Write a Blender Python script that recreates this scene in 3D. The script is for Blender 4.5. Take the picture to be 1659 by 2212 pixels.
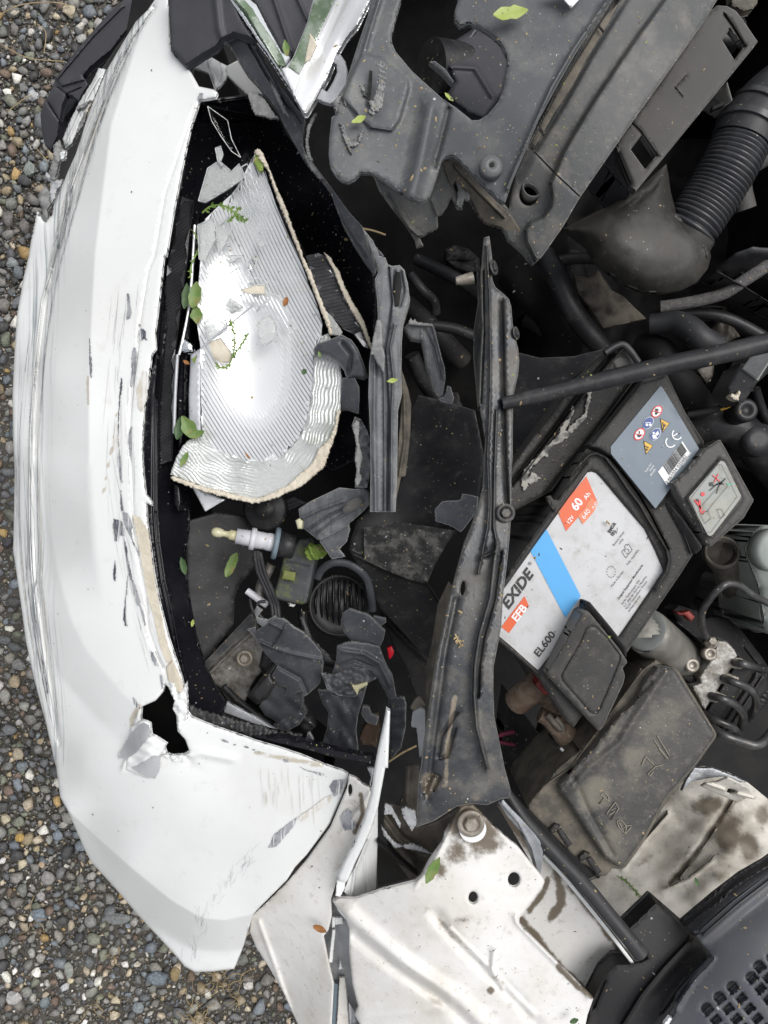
import bpy, math, random
import numpy as np
from mathutils import Vector, Matrix
from mathutils.geometry import delaunay_2d_cdt

for o in list(bpy.data.objects):
    bpy.data.objects.remove(o)
SC = bpy.context.scene
COL = SC.collection
RNG = np.random.default_rng(7)

# ------------------------------------------------------------------ camera, sky, sun, exposure
CAMZ, FPX, CX, CY = 1.35, 1600.0, 829.5, 1106.0
cam_d = bpy.data.cameras.new('camera')
cam = bpy.data.objects.new('camera', cam_d)
COL.objects.link(cam)
cam.location = (0, 0, CAMZ)
cam.rotation_euler = (0, 0, 0)
cam_d.sensor_fit = 'HORIZONTAL'
cam_d.sensor_width = 36
cam_d.lens = 36 * FPX / 1659
cam_d.clip_start = 0.01
cam_d.clip_end = 200
SC.camera = cam

world = bpy.data.worlds.new('World')
SC.world = world
world.use_nodes = True
wn = world.node_tree
bg = wn.nodes['Background']
sky = wn.nodes.new('ShaderNodeTexSky')
sky.sky_type = 'NISHITA'
sky.sun_disc = False
SUN_EL, SUN_AZ = math.radians(62), math.radians(65)
sky.sun_elevation = SUN_EL
sky.sun_rotation = SUN_AZ
sky.air_density = 1.0
sky.dust_density = 3.0
hs = wn.nodes.new('ShaderNodeHueSaturation')
hs.inputs['Saturation'].default_value = 0.20
wn.links.new(sky.outputs[0], hs.inputs['Color'])
wn.links.new(hs.outputs[0], bg.inputs['Color'])
bg.inputs['Strength'].default_value = 0.12
sun_d = bpy.data.lights.new('sun', 'SUN')
sun_d.energy = 1.2
sun_d.angle = math.radians(35)
sun_d.color = (1.0, 0.97, 0.93)
sun = bpy.data.objects.new('sun', sun_d)
COL.objects.link(sun)
sdir = Vector((math.sin(SUN_AZ) * math.cos(SUN_EL), math.cos(SUN_AZ) * math.cos(SUN_EL), math.sin(SUN_EL)))
sun.rotation_euler = sdir.to_track_quat('Z', 'Y').to_euler()
sun.location = sdir * 5
vs = SC.view_settings
vs.view_transform = 'Standard'
vs.look = 'None'
vs.gamma = 1
vs.use_curve_mapping = False
vs.exposure = 0.47
SC.render.engine = 'CYCLES'
SC.cycles.max_bounces = 8
SC.cycles.use_denoising = True

# ------------------------------------------------------------------ tools
def P(c, r, s):
    """points read off a 3x enlargement of one tile of the plan drawing -> plan units"""
    out = []
    for t in s.split():
        v = t.split(',')
        p = (553 * c + float(v[0]) / 3, 553 * r + float(v[1]) / 3)
        out.append(p + (float(v[2]),) if len(v) > 2 else p)
    return out

def S(s):
    out = []
    for t in s.split():
        out.append(tuple(float(q) for q in t.split(',')))
    return out

def W(px, py, z):
    k = (CAMZ - z) / FPX
    return ((px - CX) * k, -(py - CY) * k, z)

def Wn(a, z):
    k = (CAMZ - z) / FPX
    return np.stack([(a[:, 0] - CX) * k, -(a[:, 1] - CY) * k, z], 1)

def sm(t):
    t = np.clip(t, 0, 1)
    return t * t * (3 - 2 * t)

def zfun(spec, lam=2e-4):
    if callable(spec):
        return spec
    if isinstance(spec, (int, float)):
        return lambda a: np.full(len(a), float(spec))
    c = np.array(spec, float)
    q, zz = c[:, :2] / 1000.0, c[:, 2]
    n = len(c)
    if n <= 3:
        A = np.c_[np.ones(n), q]
        co = np.linalg.lstsq(A, zz, rcond=None)[0]
        return lambda a: np.c_[np.ones(len(a)), a[:, :2] / 1000.0] @ co
    def U(d2):
        return np.where(d2 > 1e-12, d2 * np.log(np.maximum(d2, 1e-12)), 0)
    d2 = ((q[:, None] - q[None]) ** 2).sum(2)
    K = U(d2) + np.eye(n) * lam
    A = np.zeros((n + 3, n + 3))
    A[:n, :n] = K
    A[:n, n] = 1
    A[:n, n + 1:] = q
    A[n:, :n] = A[:n, n:].T
    w = np.linalg.solve(A, np.r_[zz, 0, 0, 0])
    def f(a):
        p = a[:, :2] / 1000.0
        return U(((p[:, None] - q[None]) ** 2).sum(2)) @ w[:n] + w[n] + p @ w[n + 1:]
    return f

def pl_dist(a, pl):
    """distance to polyline, signed side (+ = left of travel in plan units)"""
    pl = np.array([p[:2] for p in pl], float)
    best = np.full(len(a), 1e9)
    sg = np.zeros(len(a))
    for p, q in zip(pl[:-1], pl[1:]):
        d = q - p
        L = max(float(d @ d), 1e-9)
        t = np.clip(((a - p) @ d) / L, 0, 1)
        v = a - (p + t[:, None] * d)
        dd = np.hypot(v[:, 0], v[:, 1])
        s = np.sign(d[0] * v[:, 1] - d[1] * v[:, 0])
        m = dd < best
        best[m] = dd[m]
        sg[m] = s[m]
    return best, sg

def inside(a, poly):
    poly = np.array([p[:2] for p in poly], float)
    x, y = a[:, 0], a[:, 1]
    r = np.zeros(len(a), bool)
    j = len(poly) - 1
    for i in range(len(poly)):
        xi, yi = poly[i]
        xj, yj = poly[j]
        if yi != yj:
            r ^= ((yi > y) != (yj > y)) & (x < (xj - xi) * (y - yi) / (yj - yi) + xi)
        j = i
    return r

def pg_sdist(a, poly):
    d, _ = pl_dist(a, list(poly) + [poly[0]])
    return np.where(inside(a, poly), d, -d)

def chaikin(pts, n, closed=True):
    for _ in range(n):
        o = []
        m = len(pts)
        for i in range(m if closed else m - 1):
            p, q = pts[i], pts[(i + 1) % m]
            j = (p[2],) if len(p) > 2 else ()
            o.append((p[0] * .75 + q[0] * .25, p[1] * .75 + q[1] * .25) + j)
            o.append((p[0] * .25 + q[0] * .75, p[1] * .25 + q[1] * .75) + j)
        if not closed:
            o = [pts[0]] + o + [pts[-1]]
        pts = o
    return pts

def dens(pts, step, closed=True, jag=0.0, rng=None):
    o = []
    m = len(pts)
    for i in range(m if closed else m - 1):
        p, q = pts[i], pts[(i + 1) % m]
        jg = p[2] if len(p) > 2 else jag
        L = math.hypot(q[0] - p[0], q[1] - p[1])
        st = step if jg == 0 else max(2.2, min(step, jg * 1.6))
        n = max(1, int(round(L / st)))
        nx, ny = -(q[1] - p[1]) / max(L, 1e-6), (q[0] - p[0]) / max(L, 1e-6)
        for k in range(n):
            t = k / n
            e = 0 if (jg == 0 or k == 0) else rng.uniform(-jg, jg)
            o.append((p[0] + (q[0] - p[0]) * t + nx * e, p[1] + (q[1] - p[1]) * t + ny * e))
    if not closed:
        o.append(pts[-1][:2])
    return o

def base_of(parent):
    if parent is None:
        return np.zeros(3)
    r = parent
    while r.parent is not None:
        r = r.parent
    return np.array(r.location)

def tagp(o, label=None, cat=None, group=None, kind=None):
    if label: o['label'] = label
    if cat: o['category'] = cat
    if group: o['group'] = group
    if kind: o['kind'] = kind
    return o

def obj(name, V, F, m, parent=None, smooth=True, label=None, cat=None, group=None, kind=None, sharp=None, attrs=None):
    V = np.asarray(V, float)
    if parent is None:
        b = np.array([V[:, 0].mean(), V[:, 1].mean(), V[:, 2].min()])
    else:
        b = base_of(parent)
    me = bpy.data.meshes.new(name)
    me.from_pydata((V - b).tolist(), [], [tuple(f) for f in F])
    me.polygons.foreach_set('use_smooth', [smooth] * len(me.polygons))
    if attrs:
        for k, v in attrs.items():
            at = me.attributes.new(k, 'FLOAT', 'POINT')
            at.data.foreach_set('value', np.asarray(v, np.float32))
    me.update()
    if m is not None:
        for q in (m if isinstance(m, (list, tuple)) else [m]):
            me.materials.append(q)
    o = bpy.data.objects.new(name, me)
    COL.objects.link(o)
    if parent is None:
        o.location = b
    else:
        o.parent = parent
    return tagp(o, label, cat, group, kind)

def thing(name, label, cat, px, py, z, group=None):
    o = bpy.data.objects.new(name, None)
    COL.objects.link(o)
    o.location = W(px, py, z)
    o.empty_display_size = 0.02
    return tagp(o, label, cat, group)

def sheet(name, outline, z, m, parent=None, th=0.003, holes=(), step=9, rnd=(3, 0.0008), jag=0.0, ridges=(), plates=(),
          smooth=0, noise=0.0, nscale=40, seed=0, lines=(), flat=False, attrs=None, zadd=None, **kw):
    """a formed sheet: outline and holes in plan units, height from control points, pressed ridges and plateaus"""
    rng = np.random.default_rng(seed + len(outline) * 13 + int(abs(outline[0][0])))
    f0 = zfun(z)
    if smooth: outline = chaikin(outline, smooth)
    loops = [dens(outline, step, True, jag, rng)]
    for h in holes:
        h = chaikin(h, smooth) if smooth else h
        loops.append(dens(h, min(step, 6), True, 0, rng))
    pts, edges = [], []
    for lp in loops:
        b = len(pts)
        pts += lp
        edges += [(b + i, b + (i + 1) % len(lp)) for i in range(len(lp))]
    nb = len(pts)
    A = np.array(loops[0])
    extra = []
    lo, hi = A.min(0), A.max(0)
    gx, gy = np.meshgrid(np.arange(lo[0] + step * .5, hi[0], step), np.arange(lo[1] + step * .5, hi[1], step))
    g = np.stack([gx.ravel(), gy.ravel()], 1)
    if len(g):
        g[:, 0] += ((np.arange(len(g)) // gx.shape[1]) % 2) * step * .5
        g += rng.uniform(-.08, .08, g.shape) * step
        for (pl, w, h, *_r) in ridges:
            g = g[pl_dist(g, pl)[0] > w * 1.15] if len(g) else g
        for (pg, w, h) in plates:
            g = g[pl_dist(g, list(pg) + [pg[0]])[0] > w * 1.15] if len(g) else g
        extra.append(g)
    if rnd:
        for fr in (0.12, 0.4, 1.0):
            for lp in loops:
                q = np.array(lp)
                t = np.roll(q, -1, 0) - np.roll(q, 1, 0)
                t /= np.maximum(np.hypot(t[:, 0], t[:, 1]), 1e-6)[:, None]
                nrm = np.stack([-t[:, 1], t[:, 0]], 1)
                for s_ in (1, -1):
                    extra.append(q + nrm * s_ * rnd[0] * fr)
    for (pl, w, h, *_r) in ridges:
        q = np.array(dens(pl, max(2.5, min(step * .7, w)), False))
        t = np.gradient(q, axis=0)
        t /= np.maximum(np.hypot(t[:, 0], t[:, 1]), 1e-6)[:, None]
        nrm = np.stack([-t[:, 1], t[:, 0]], 1)
        for k in (-1.1, -.7, -.35, 0, .35, .7, 1.1):
            extra.append(q + nrm * w * k)
    for (pg, w, h) in plates:
        q = np.array(dens(pg, max(2.5, min(step * .7, w * 1.5))))
        t = np.roll(q, -1, 0) - np.roll(q, 1, 0)
        t /= np.maximum(np.hypot(t[:, 0], t[:, 1]), 1e-6)[:, None]
        nrm = np.stack([-t[:, 1], t[:, 0]], 1)
        for k in (-1, -.5, 0, .5, 1):
            extra.append(q + nrm * w * k)
    lead = []
    for ln in lines:
        q = np.array(ln, float)
        ok = pg_sdist(q, loops[0]) > 0.6
        b = nb + len(lead)
        idx = {}
        for i in range(len(q)):
            if ok[i]:
                idx[i] = nb + len(lead)
                lead.append(tuple(q[i]))
        for i in range(len(q) - 1):
            if i in idx and i + 1 in idx: edges.append((idx[i], idx[i + 1]))
    if extra:
        E = np.concatenate(extra)
        sd = pg_sdist(E, loops[0])
        ok = sd > (0.25 if rnd else 1.0)
        for h in loops[1:]:
            ok &= pg_sdist(E, h) < -0.25
        E = E[ok]
        # thin out near duplicates
        key = np.round(E / 1.1).astype(np.int64)
        _, ui = np.unique(key[:, 0] * 100003 + key[:, 1], return_index=True)
        E = E[np.sort(ui)]
    else:
        E = np.zeros((0, 2))
    allp = [Vector(p[:2]) for p in pts] + [Vector(p) for p in lead] + [Vector((float(e[0]), float(e[1]))) for e in E]
    vo, eo, fo, *_ = delaunay_2d_cdt(allp, edges, [], 0, 1e-4, False)
    a = np.array([(v.x, v.y) for v in vo])
    F = np.array([f for f in fo if len(f) == 3], int)
    cen = a[F].mean(1)
    ok = inside(cen, loops[0])
    for h in loops[1:]:
        ok &= ~inside(cen, h)
    F = F[ok]
    zz = f0(a)
    for (pl, w, h, *pr) in ridges:
        d, s_ = pl_dist(a, pl)
        kind = pr[0] if pr else 'bump'
        if kind == 'bump':
            zz = zz + h * sm(1 - d / w)
        elif kind == 'sharp':
            zz = zz + h * np.clip(1 - d / w, 0, 1)
        else:
            zz = zz + h * sm(0.5 + 0.5 * d * s_ / w)
    for (pg, w, h) in plates:
        zz = zz + h * sm(0.5 + 0.5 * pg_sdist(a, pg) / w)
    if noise:
        ph = rng.uniform(0, 6.28, 12)
        nn = 0
        for k in range(6):
            an = rng.uniform(0, 6.28)
            fq = 6.28 / nscale * rng.uniform(.5, 1.8)
            nn = nn + np.sin((a[:, 0] * math.cos(an) + a[:, 1] * math.sin(an)) * fq + ph[k])
        zz = zz + noise * nn / 2.5
    if zadd is not None:
        zz = zz + zadd(a)
    if rnd:
        ds = pl_dist(a, loops[0] + [loops[0][0]])[0]
        for h in loops[1:]:
            ds = np.minimum(ds, pl_dist(a, h + [h[0]])[0])
        t = np.clip(1 - ds / rnd[0], 0, 1)
        zz = zz - rnd[1] * (t * t if rnd[0] > 7 else 1 - np.sqrt(np.maximum(1 - t * t, 0)))
        rim_v = np.clip(1 - ds / 3.2, 0, 1)
    else:
        rim_v = np.zeros(len(a))
    top = Wn(a, zz)
    # keep triangles facing up
    v0, v1, v2 = top[F[:, 0]], top[F[:, 1]], top[F[:, 2]]
    nz = np.cross(v1 - v0, v2 - v0)[:, 2]
    F[nz < 0] = F[nz < 0][:, ::-1]
    n = len(a)
    V = [top]
    faces = F.tolist()
    bot = top.copy()
    thv = th(a) if callable(th) else th
    bot[:, 2] -= thv
    V.append(bot)
    faces += (F[:, ::-1] + n).tolist()
    from collections import Counter
    ed = np.concatenate([F[:, [0, 1]], F[:, [1, 2]], F[:, [2, 0]]])
    cnt = Counter(map(tuple, np.sort(ed, 1).tolist()))
    bd = [e for e in ed.tolist() if cnt[tuple(sorted(e))] == 1]
    bi = sorted(set(i for e in bd for i in e))
    mp = {v: i for i, v in enumerate(bi)}
    nbv = len(bi)
    V.append(top[bi])
    V.append(bot[bi])
    for p, q in bd:
        faces.append((2 * n + mp[q], 2 * n + mp[p], 2 * n + nbv + mp[p], 2 * n + nbv + mp[q]))
    at = {'rim': np.concatenate([rim_v, rim_v, rim_v[bi], rim_v[bi]])}
    if attrs:
        for k, fn in attrs.items():
            va = fn(a)
            at[k] = np.concatenate([va, va, va[bi], va[bi]])
    return obj(name, np.concatenate(V), faces, m, parent, smooth=not flat, attrs=at, **kw)

def catmull(pts, n):
    p = np.array(pts, float)
    if len(p) < 3 or n < 2:
        return p
    q = np.vstack([2 * p[0] - p[1], p, 2 * p[-1] - p[-2]])
    out = []
    for i in range(1, len(q) - 2):
        for k in range(n):
            t = k / n
            out.append(.5 * (2 * q[i] + (q[i + 1] - q[i - 1]) * t + (2 * q[i - 1] - 5 * q[i] + 4 * q[i + 1] - q[i + 2]) * t * t
                             + (3 * q[i] - q[i - 1] - 3 * q[i + 1] + q[i + 2]) * t ** 3))
    out.append(p[-1])
    return np.array(out)

def tube_geo(path, r, seg=12, sub=6, corr=None, flat=1.0):
    """path: (px,py,z) in plan units; r metres or list of radii along the points; corr=(count, depth): corrugations"""
    w = np.array([W(*p[:3]) for p in path])
    rr = np.full(len(w), r) if np.isscalar(r) else np.array(r, float)
    c = catmull(np.c_[w, rr], sub)
    if corr:
        s = np.r_[0, np.cumsum(np.linalg.norm(np.diff(c[:, :3], axis=0), axis=1))]
        m = corr[0] * 6
        u = np.linspace(0, s[-1], m)
        c = np.stack([np.interp(u, s, c[:, k]) for k in range(4)], 1)
        ph = (np.arange(m) % 6)
        c[:, 3] += np.where(ph < 3, 0, -corr[1]) + np.where((ph == 0) | (ph == 3), -corr[1] * .0, 0)
    C, R = c[:, :3], c[:, 3]
    T = np.gradient(C, axis=0)
    T /= np.maximum(np.linalg.norm(T, axis=1), 1e-9)[:, None]
    up = np.array([0, 0, 1.0]) if abs(T[0][2]) < .9 else np.array([1.0, 0, 0])
    N = np.cross(T[0], up)
    N /= np.linalg.norm(N)
    V, F = [], []
    an = np.linspace(0, 2 * math.pi, seg, endpoint=False)
    for i in range(len(C)):
        N = N - T[i] * (N @ T[i])
        N /= max(np.linalg.norm(N), 1e-9)
        B = np.cross(T[i], N)
        V.append(C[i] + R[i] * (np.cos(an)[:, None] * N + flat * np.sin(an)[:, None] * B))
    V = np.concatenate(V)
    n = len(C)
    for i in range(n - 1):
        for k in range(seg):
            k2 = (k + 1) % seg
            F.append((i * seg + k, i * seg + k2, (i + 1) * seg + k2, (i + 1) * seg + k))
    b = len(V)
    V = np.concatenate([V, V[:seg], V[(n - 1) * seg:n * seg]])
    F.append(tuple(b + k for k in range(seg))[::-1])
    F.append(tuple(b + seg + k for k in range(seg)))
    return V, F

def tube(name, path, r, m, parent=None, seg=12, sub=6, corr=None, flat=1.0, **kw):
    V, F = tube_geo(path, r, seg, sub, corr, flat)
    return obj(name, V, F, m, parent, **kw)

def merge(geos):
    V, F, n = [], [], 0
    for v, f in geos:
        V.append(np.asarray(v, float))
        F += [tuple(i + n for i in q) for q in f]
        n += len(v)
    return np.concatenate(V), F

def lathe_geo(px, py, z, prof, seg=24, axis=None, phase=0):
    """prof: (r, h) metres, revolved round an axis (default up) through the plan point"""
    c = np.array(W(px, py, z))
    ax = np.array(axis if axis is not None else (0, 0, 1.0), float)
    ax /= np.linalg.norm(ax)
    u = np.cross(ax, (0, 1, 0) if abs(ax[1]) < .9 else (1, 0, 0))
    u /= np.linalg.norm(u)
    v = np.cross(ax, u)
    an = np.linspace(0, 2 * math.pi, seg, endpoint=False) + phase
    V = np.concatenate([c + r * (np.cos(an)[:, None] * u + np.sin(an)[:, None] * v) + h * ax for r, h in prof])
    F = []
    for i in range(len(prof) - 1):
        for k in range(seg):
            k2 = (k + 1) % seg
            F.append((i * seg + k, i * seg + k2, (i + 1) * seg + k2, (i + 1) * seg + k))
    F.append(tuple(range(seg))[::-1])
    F.append(tuple((len(prof) - 1) * seg + k for k in range(seg)))
    return V, F

def lathe(name, px, py, z, prof, m, parent=None, seg=24, axis=None, smooth=False, phase=0, **kw):
    V, F = lathe_geo(px, py, z, prof, seg, axis, phase)
    return obj(name, V, F, m, parent, smooth=smooth, **kw)

def hexbolt(parent, px, py, z, r, mw, mh, axis=None, name='bolt'):
    w = lathe(name, px, py, z, [(r, 0), (r, r * .10), (r * .95, r * .16), (r * .66, r * .2), (r * .62, r * .12)], mw, parent, 28, axis, True)
    lathe('hex_head', px, py, z + r * .12, [(r * .52, 0), (r * .52, r * .34), (r * .44, r * .42)], mh, w, 6, axis)
    return w

def text(s, ox, oy, ang, h, z, m, parent, align='LEFT', shear=0.0, bold=0.0, wid=1.0, ang2=None, name='lettering', base='BOTTOM_BASELINE'):
    """flat lettering: origin in plan units, ang = baseline angle above the x axis in degrees, h = cap height in plan units"""
    cu = bpy.data.curves.new('t', 'FONT')
    cu.body = s
    cu.align_x = align
    cu.shear = shear
    cu.offset = bold
    cu.resolution_u = 3
    to = bpy.data.objects.new('t', cu)
    COL.objects.link(to)
    dg = bpy.context.evaluated_depsgraph_get()
    me = bpy.data.meshes.new_from_object(to.evaluated_get(dg))
    bpy.data.objects.remove(to)
    n = len(me.vertices)
    a = np.zeros(n * 3)
    me.vertices.foreach_get('co', a)
    a = a.reshape(-1, 3)
    F = [tuple(p.vertices) for p in me.polygons]
    bpy.data.meshes.remove(me)
    k = h / 0.70
    t = math.radians(ang)
    t2 = math.radians(ang2 if ang2 is not None else ang + 90)
    p = np.stack([ox + k * (a[:, 0] * wid * math.cos(t) + a[:, 1] * math.cos(t2)), oy - k * (a[:, 0] * wid * math.sin(t) + a[:, 1] * math.sin(t2))], 1)
    zz = z(p) if callable(z) else np.full(n, z)
    return obj(name, Wn(p, zz), F, m, parent, smooth=False)

def flatpoly(name, polys, z, m, parent, step=60, **kw):
    """flat print: polygons in plan units lying on one height"""
    V, F, n = [], [], 0
    for pg in polys:
        a = np.array([p[:2] for p in pg], float)
        zz = z(a) if callable(z) else np.full(len(a), z)
        w = Wn(a, zz)
        ar = sum(w[i][0] * w[(i + 1) % len(w)][1] - w[(i + 1) % len(w)][0] * w[i][1] for i in range(len(w)))
        idx = list(range(n, n + len(a)))
        if ar < 0: idx = idx[::-1]
        V.append(w)
        F.append(tuple(idx))
        n += len(a)
    return obj(name, np.concatenate(V), F, m, parent, smooth=False, **kw)

def circ(cx, cy, r, n=24, ry=None, rot=0):
    ry = ry or r
    c, s = math.cos(rot), math.sin(rot)
    return [(cx + r * math.cos(t) * c - ry * math.sin(t) * s, cy + r * math.cos(t) * s + ry * math.sin(t) * c)
            for t in np.linspace(0, 2 * math.pi, n, endpoint=False)]

def strip(pl, w):
    """a polygon of constant width along a polyline"""
    q = np.array([p[:2] for p in pl], float)
    t = np.gradient(q, axis=0)
    t /= np.maximum(np.hypot(t[:, 0], t[:, 1]), 1e-6)[:, None]
    n = np.stack([-t[:, 1], t[:, 0]], 1)
    w = np.asarray(w) * np.ones(len(q))
    return [tuple(p) for p in (q + n * w[:, None] / 2)] + [tuple(p) for p in (q - n * w[:, None] / 2)[::-1]]

# ------------------------------------------------------------------ materials
TONE = dict(dusty_grey_plastic=.84, grimy_grey_plastic=.66, matte_grey_plastic=.66, terminal_lid_plastic=.55, dusty_black_lid=.8, dusty_duct_plastic=.48, dusty_white_label=.74, charcoal_plastic=.85,
            battery_black_plastic=.62, dust_covered_plastic=.72, rust_connector=.8, black_rubber=.8, dirty_black_steel=.85, slate_blue_label=.8, cowl_dark_plastic=.7, grey_print=1.0, dusty_grey_label=.85, milky_green_tank=.9, pink_wire=.6)
def mat(name, col, rough=0.5, metal=0.0, col2=None, vscale=25, dust=None, specks=None, bump=None, coat=0.0, spec=0.5,
        streak=None, attr=None, trans=0.0, ior=1.45, alpha=1.0, dust2=None, contrast=(.4, .65)):
    k_ = TONE.get(name, 1.0)
    if k_ != 1.0:
        tn = lambda c: tuple(q * k_ for q in c)
        col, col2 = tn(col), tn(col2) if col2 else None
        dust = (tn(dust[0]),) + tuple(dust[1:]) if dust else None
        dust2 = (tn(dust2[0]),) + tuple(dust2[1:]) if dust2 else None
    m = bpy.data.materials.new(name)
    m.use_nodes = True
    nt = m.node_tree
    N, L = nt.nodes, nt.links
    b = N['Principled BSDF']
    b.inputs['Roughness'].default_value = rough
    b.inputs['Metallic'].default_value = metal
    b.inputs['Specular IOR Level'].default_value = spec
    b.inputs['IOR'].default_value = ior
    if coat:
        b.inputs['Coat Weight'].default_value = coat
        b.inputs['Coat Roughness'].default_value = 0.06
    if trans:
        b.inputs['Transmission Weight'].default_value = trans
    if alpha < 1: b.inputs['Alpha'].default_value = alpha
    tc = N.new('ShaderNodeTexCoord')
    def noise(scale, det=5, ro=.6, vec=None):
        n = N.new('ShaderNodeTexNoise')
        n.inputs['Scale'].default_value = scale
        n.inputs['Detail'].default_value = det
        n.inputs['Roughness'].default_value = ro
        L.new(vec or tc.outputs['Object'], n.inputs['Vector'])
        return n.outputs['Fac']
    def ramp(fac, a, c):
        n = N.new('ShaderNodeMapRange')
        n.interpolation_type = 'SMOOTHSTEP'
        n.inputs['From Min'].default_value = a
        n.inputs['From Max'].default_value = c
        L.new(fac, n.inputs['Value'])
        return n.outputs['Result']
    def mul(x, y):
        n = N.new('ShaderNodeMath')
        n.operation = 'MULTIPLY'
        L.new(x, n.inputs[0])
        if isinstance(y, (int, float)): n.inputs[1].default_value = y
        else: L.new(y, n.inputs[1])
        return n.outputs[0]
    def mix(fac, a, c):
        n = N.new('ShaderNodeMix')
        n.data_type = 'RGBA'
        L.new(fac, n.inputs[0])
        for s_, v in ((n.inputs[6], a), (n.inputs[7], c)):
            if isinstance(v, tuple): s_.default_value = v + (1,) if len(v) == 3 else v
            else: L.new(v, s_)
        return n.outputs[2]
    cur = tuple(col)
    if col2:
        cur = mix(ramp(noise(vscale), *contrast), cur, tuple(col2))
    rgh = None
    for d in (dust, dust2):
        if d:
            dc, amt, sc, lo, hi = d
            f = mul(mul(ramp(noise(sc, 9, .68), lo, hi), amt), 1.0)
            cur = mix(f, cur, tuple(dc))
            n = N.new('ShaderNodeMapRange')
            n.inputs['To Min'].default_value = rough
            n.inputs['To Max'].default_value = max(rough, .85)
            L.new(f, n.inputs['Value'])
            rgh = n.outputs['Result']
    if streak:
        sc_, dirs, amt, lo, hi, at = streak
        mp = N.new('ShaderNodeMapping')
        mp.inputs['Scale'].default_value = dirs
        L.new(tc.outputs['Object'], mp.inputs['Vector'])
        f = ramp(noise(1.0, 6, .65, mp.outputs['Vector']), lo, hi)
        f = mul(f, amt)
        if at:
            a_ = N.new('ShaderNodeAttribute')
            a_.attribute_name = at
            f = mul(f, a_.outputs['Fac'])
        cur = mix(f, cur, tuple(sc_))
    if attr:
        for (an, ac, nsc) in attr:
            a_ = N.new('ShaderNodeAttribute')
            a_.attribute_name = an
            n = N.new('ShaderNodeMath')
            n.operation = 'ADD'
            L.new(a_.outputs['Fac'], n.inputs[0])
            nn = N.new('ShaderNodeMath')
            nn.operation = 'MULTIPLY_ADD'
            L.new(noise(nsc, 8, .7), nn.inputs[0])
            nn.inputs[1].default_value = 1.3
            nn.inputs[2].default_value = -.65
            L.new(nn.outputs[0], n.inputs[1])
            f = ramp(n.outputs[0], .35, .75)
            f = mul(f, ramp(a_.outputs['Fac'], .02, .2))
            cur = mix(f, cur, tuple(ac))
    if specks:
        dc, amt, sc = specks
        v = N.new('ShaderNodeTexVoronoi')
        v.inputs['Scale'].default_value = sc
        L.new(tc.outputs['Object'], v.inputs['Vector'])
        n = N.new('ShaderNodeMapRange')
        n.inputs['From Min'].default_value = .16
        n.inputs['From Max'].default_value = .07
        L.new(v.outputs['Distance'], n.inputs['Value'])
        sx = N.new('ShaderNodeSeparateColor')
        L.new(v.outputs['Color'], sx.inputs[0])
        f = mul(n.outputs['Result'], ramp(sx.outputs[0], 1 - amt, 1 - amt + .05))
        f = mul(f, ramp(noise(sc * .07, 4), .35, .6))
        cur = mix(f, cur, tuple(dc))
    if isinstance(cur, tuple): b.inputs['Base Color'].default_value = cur + (1,)
    else: L.new(cur, b.inputs['Base Color'])
    if rgh is not None: L.new(rgh, b.inputs['Roughness'])
    if bump:
        st, sc, dist = bump
        n = N.new('ShaderNodeBump')
        n.inputs['Strength'].default_value = st
        n.inputs['Distance'].default_value = dist
        L.new(noise(sc, 6, .6), n.inputs['Height'])
        L.new(n.outputs[0], b.inputs['Normal'])
    return m

TAN = (.30, .26, .20)
GREYD = (.22, .22, .21)
M = {}
M['white'] = mat('white_paint', (.78, .79, .785), .32, coat=.3, col2=(.74, .755, .745), vscale=6, specks=((.12, .11, .10), 0.036, 260), bump=(.05, 30, .002))
M['bumper'] = mat('scuffed_white_paint', (.78, .79, .78), .3, coat=.6, dust=((.60, .585, .54), .3, 7, .46, .75), dust2=((.5, .48, .44), .22, 60, .56, .72), col2=(.74, .755, .745), vscale=5, specks=((.1, .1, .1), .05, 220),
                  streak=((.25, .285, .30), (300, 5, 40), .95, .49, .62, 'scuff'), attr=[('grime', (.52, .48, .40), 60)], bump=(.05, 30, .002))
M['wing'] = mat('dirty_white_paint', (.76, .75, .73), .42, col2=(.70, .68, .64), vscale=14, attr=[('grime', (.17, .14, .105), 55)],
                specks=((.12, .10, .08), .14, 240), dust=((.50, .45, .38), .5, 16, .44, .70), dust2=((.34, .29, .23), .35, 120, .56, .68), bump=(.08, 60, .002))
M['innerwing'] = mat('grimy_white_metal', (.66, .63, .57), .5, col2=(.54, .50, .43), vscale=18, attr=[('grime', (.17, .145, .11), 34)],
                     specks=((.12, .10, .08), 0.15, 260), dust=((.34, .30, .24), .7, 40, .45, .7), dust2=((.2, .17, .13), .5, 140, .56, .7), bump=(.3, 80, .003))
M['baremetal'] = mat('torn_zinc_metal', (.40, .42, .44), .45, metal=.5, col2=(.28, .29, .30), vscale=60, bump=(.4, 90, .003))
M['greyunder'] = mat('grey_primer_and_shade', (.44, .45, .46), .55, col2=(.36, .37, .385), vscale=40, bump=(.2, 80, .002))
M['scuffgrey'] = mat('grey_scrape', (.34, .35, .37), .6, col2=(.17, .18, .20), vscale=90, bump=(.3, 200, .001), streak=((.66, .66, .66), (420, 20, 40), .9, .54, .60, None))
M['scuffblack'] = mat('dark_scrape', (.055, .06, .075), .6, col2=(.10, .11, .13), vscale=160, streak=((.62, .63, .64), (480, 16, 40), .95, .52, .58, None))
M['scufftan'] = mat('tan_scrape', (.55, .51, .43), .6, col2=(.68, .66, .62), vscale=120, streak=((.72, .72, .71), (420, 14, 40), .95, .48, .56, None))
M['cream'] = mat('broken_cream_plastic', (.66, .60, .49), .55, col2=(.56, .50, .40), vscale=60, bump=(.6, 120, .003))
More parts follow.
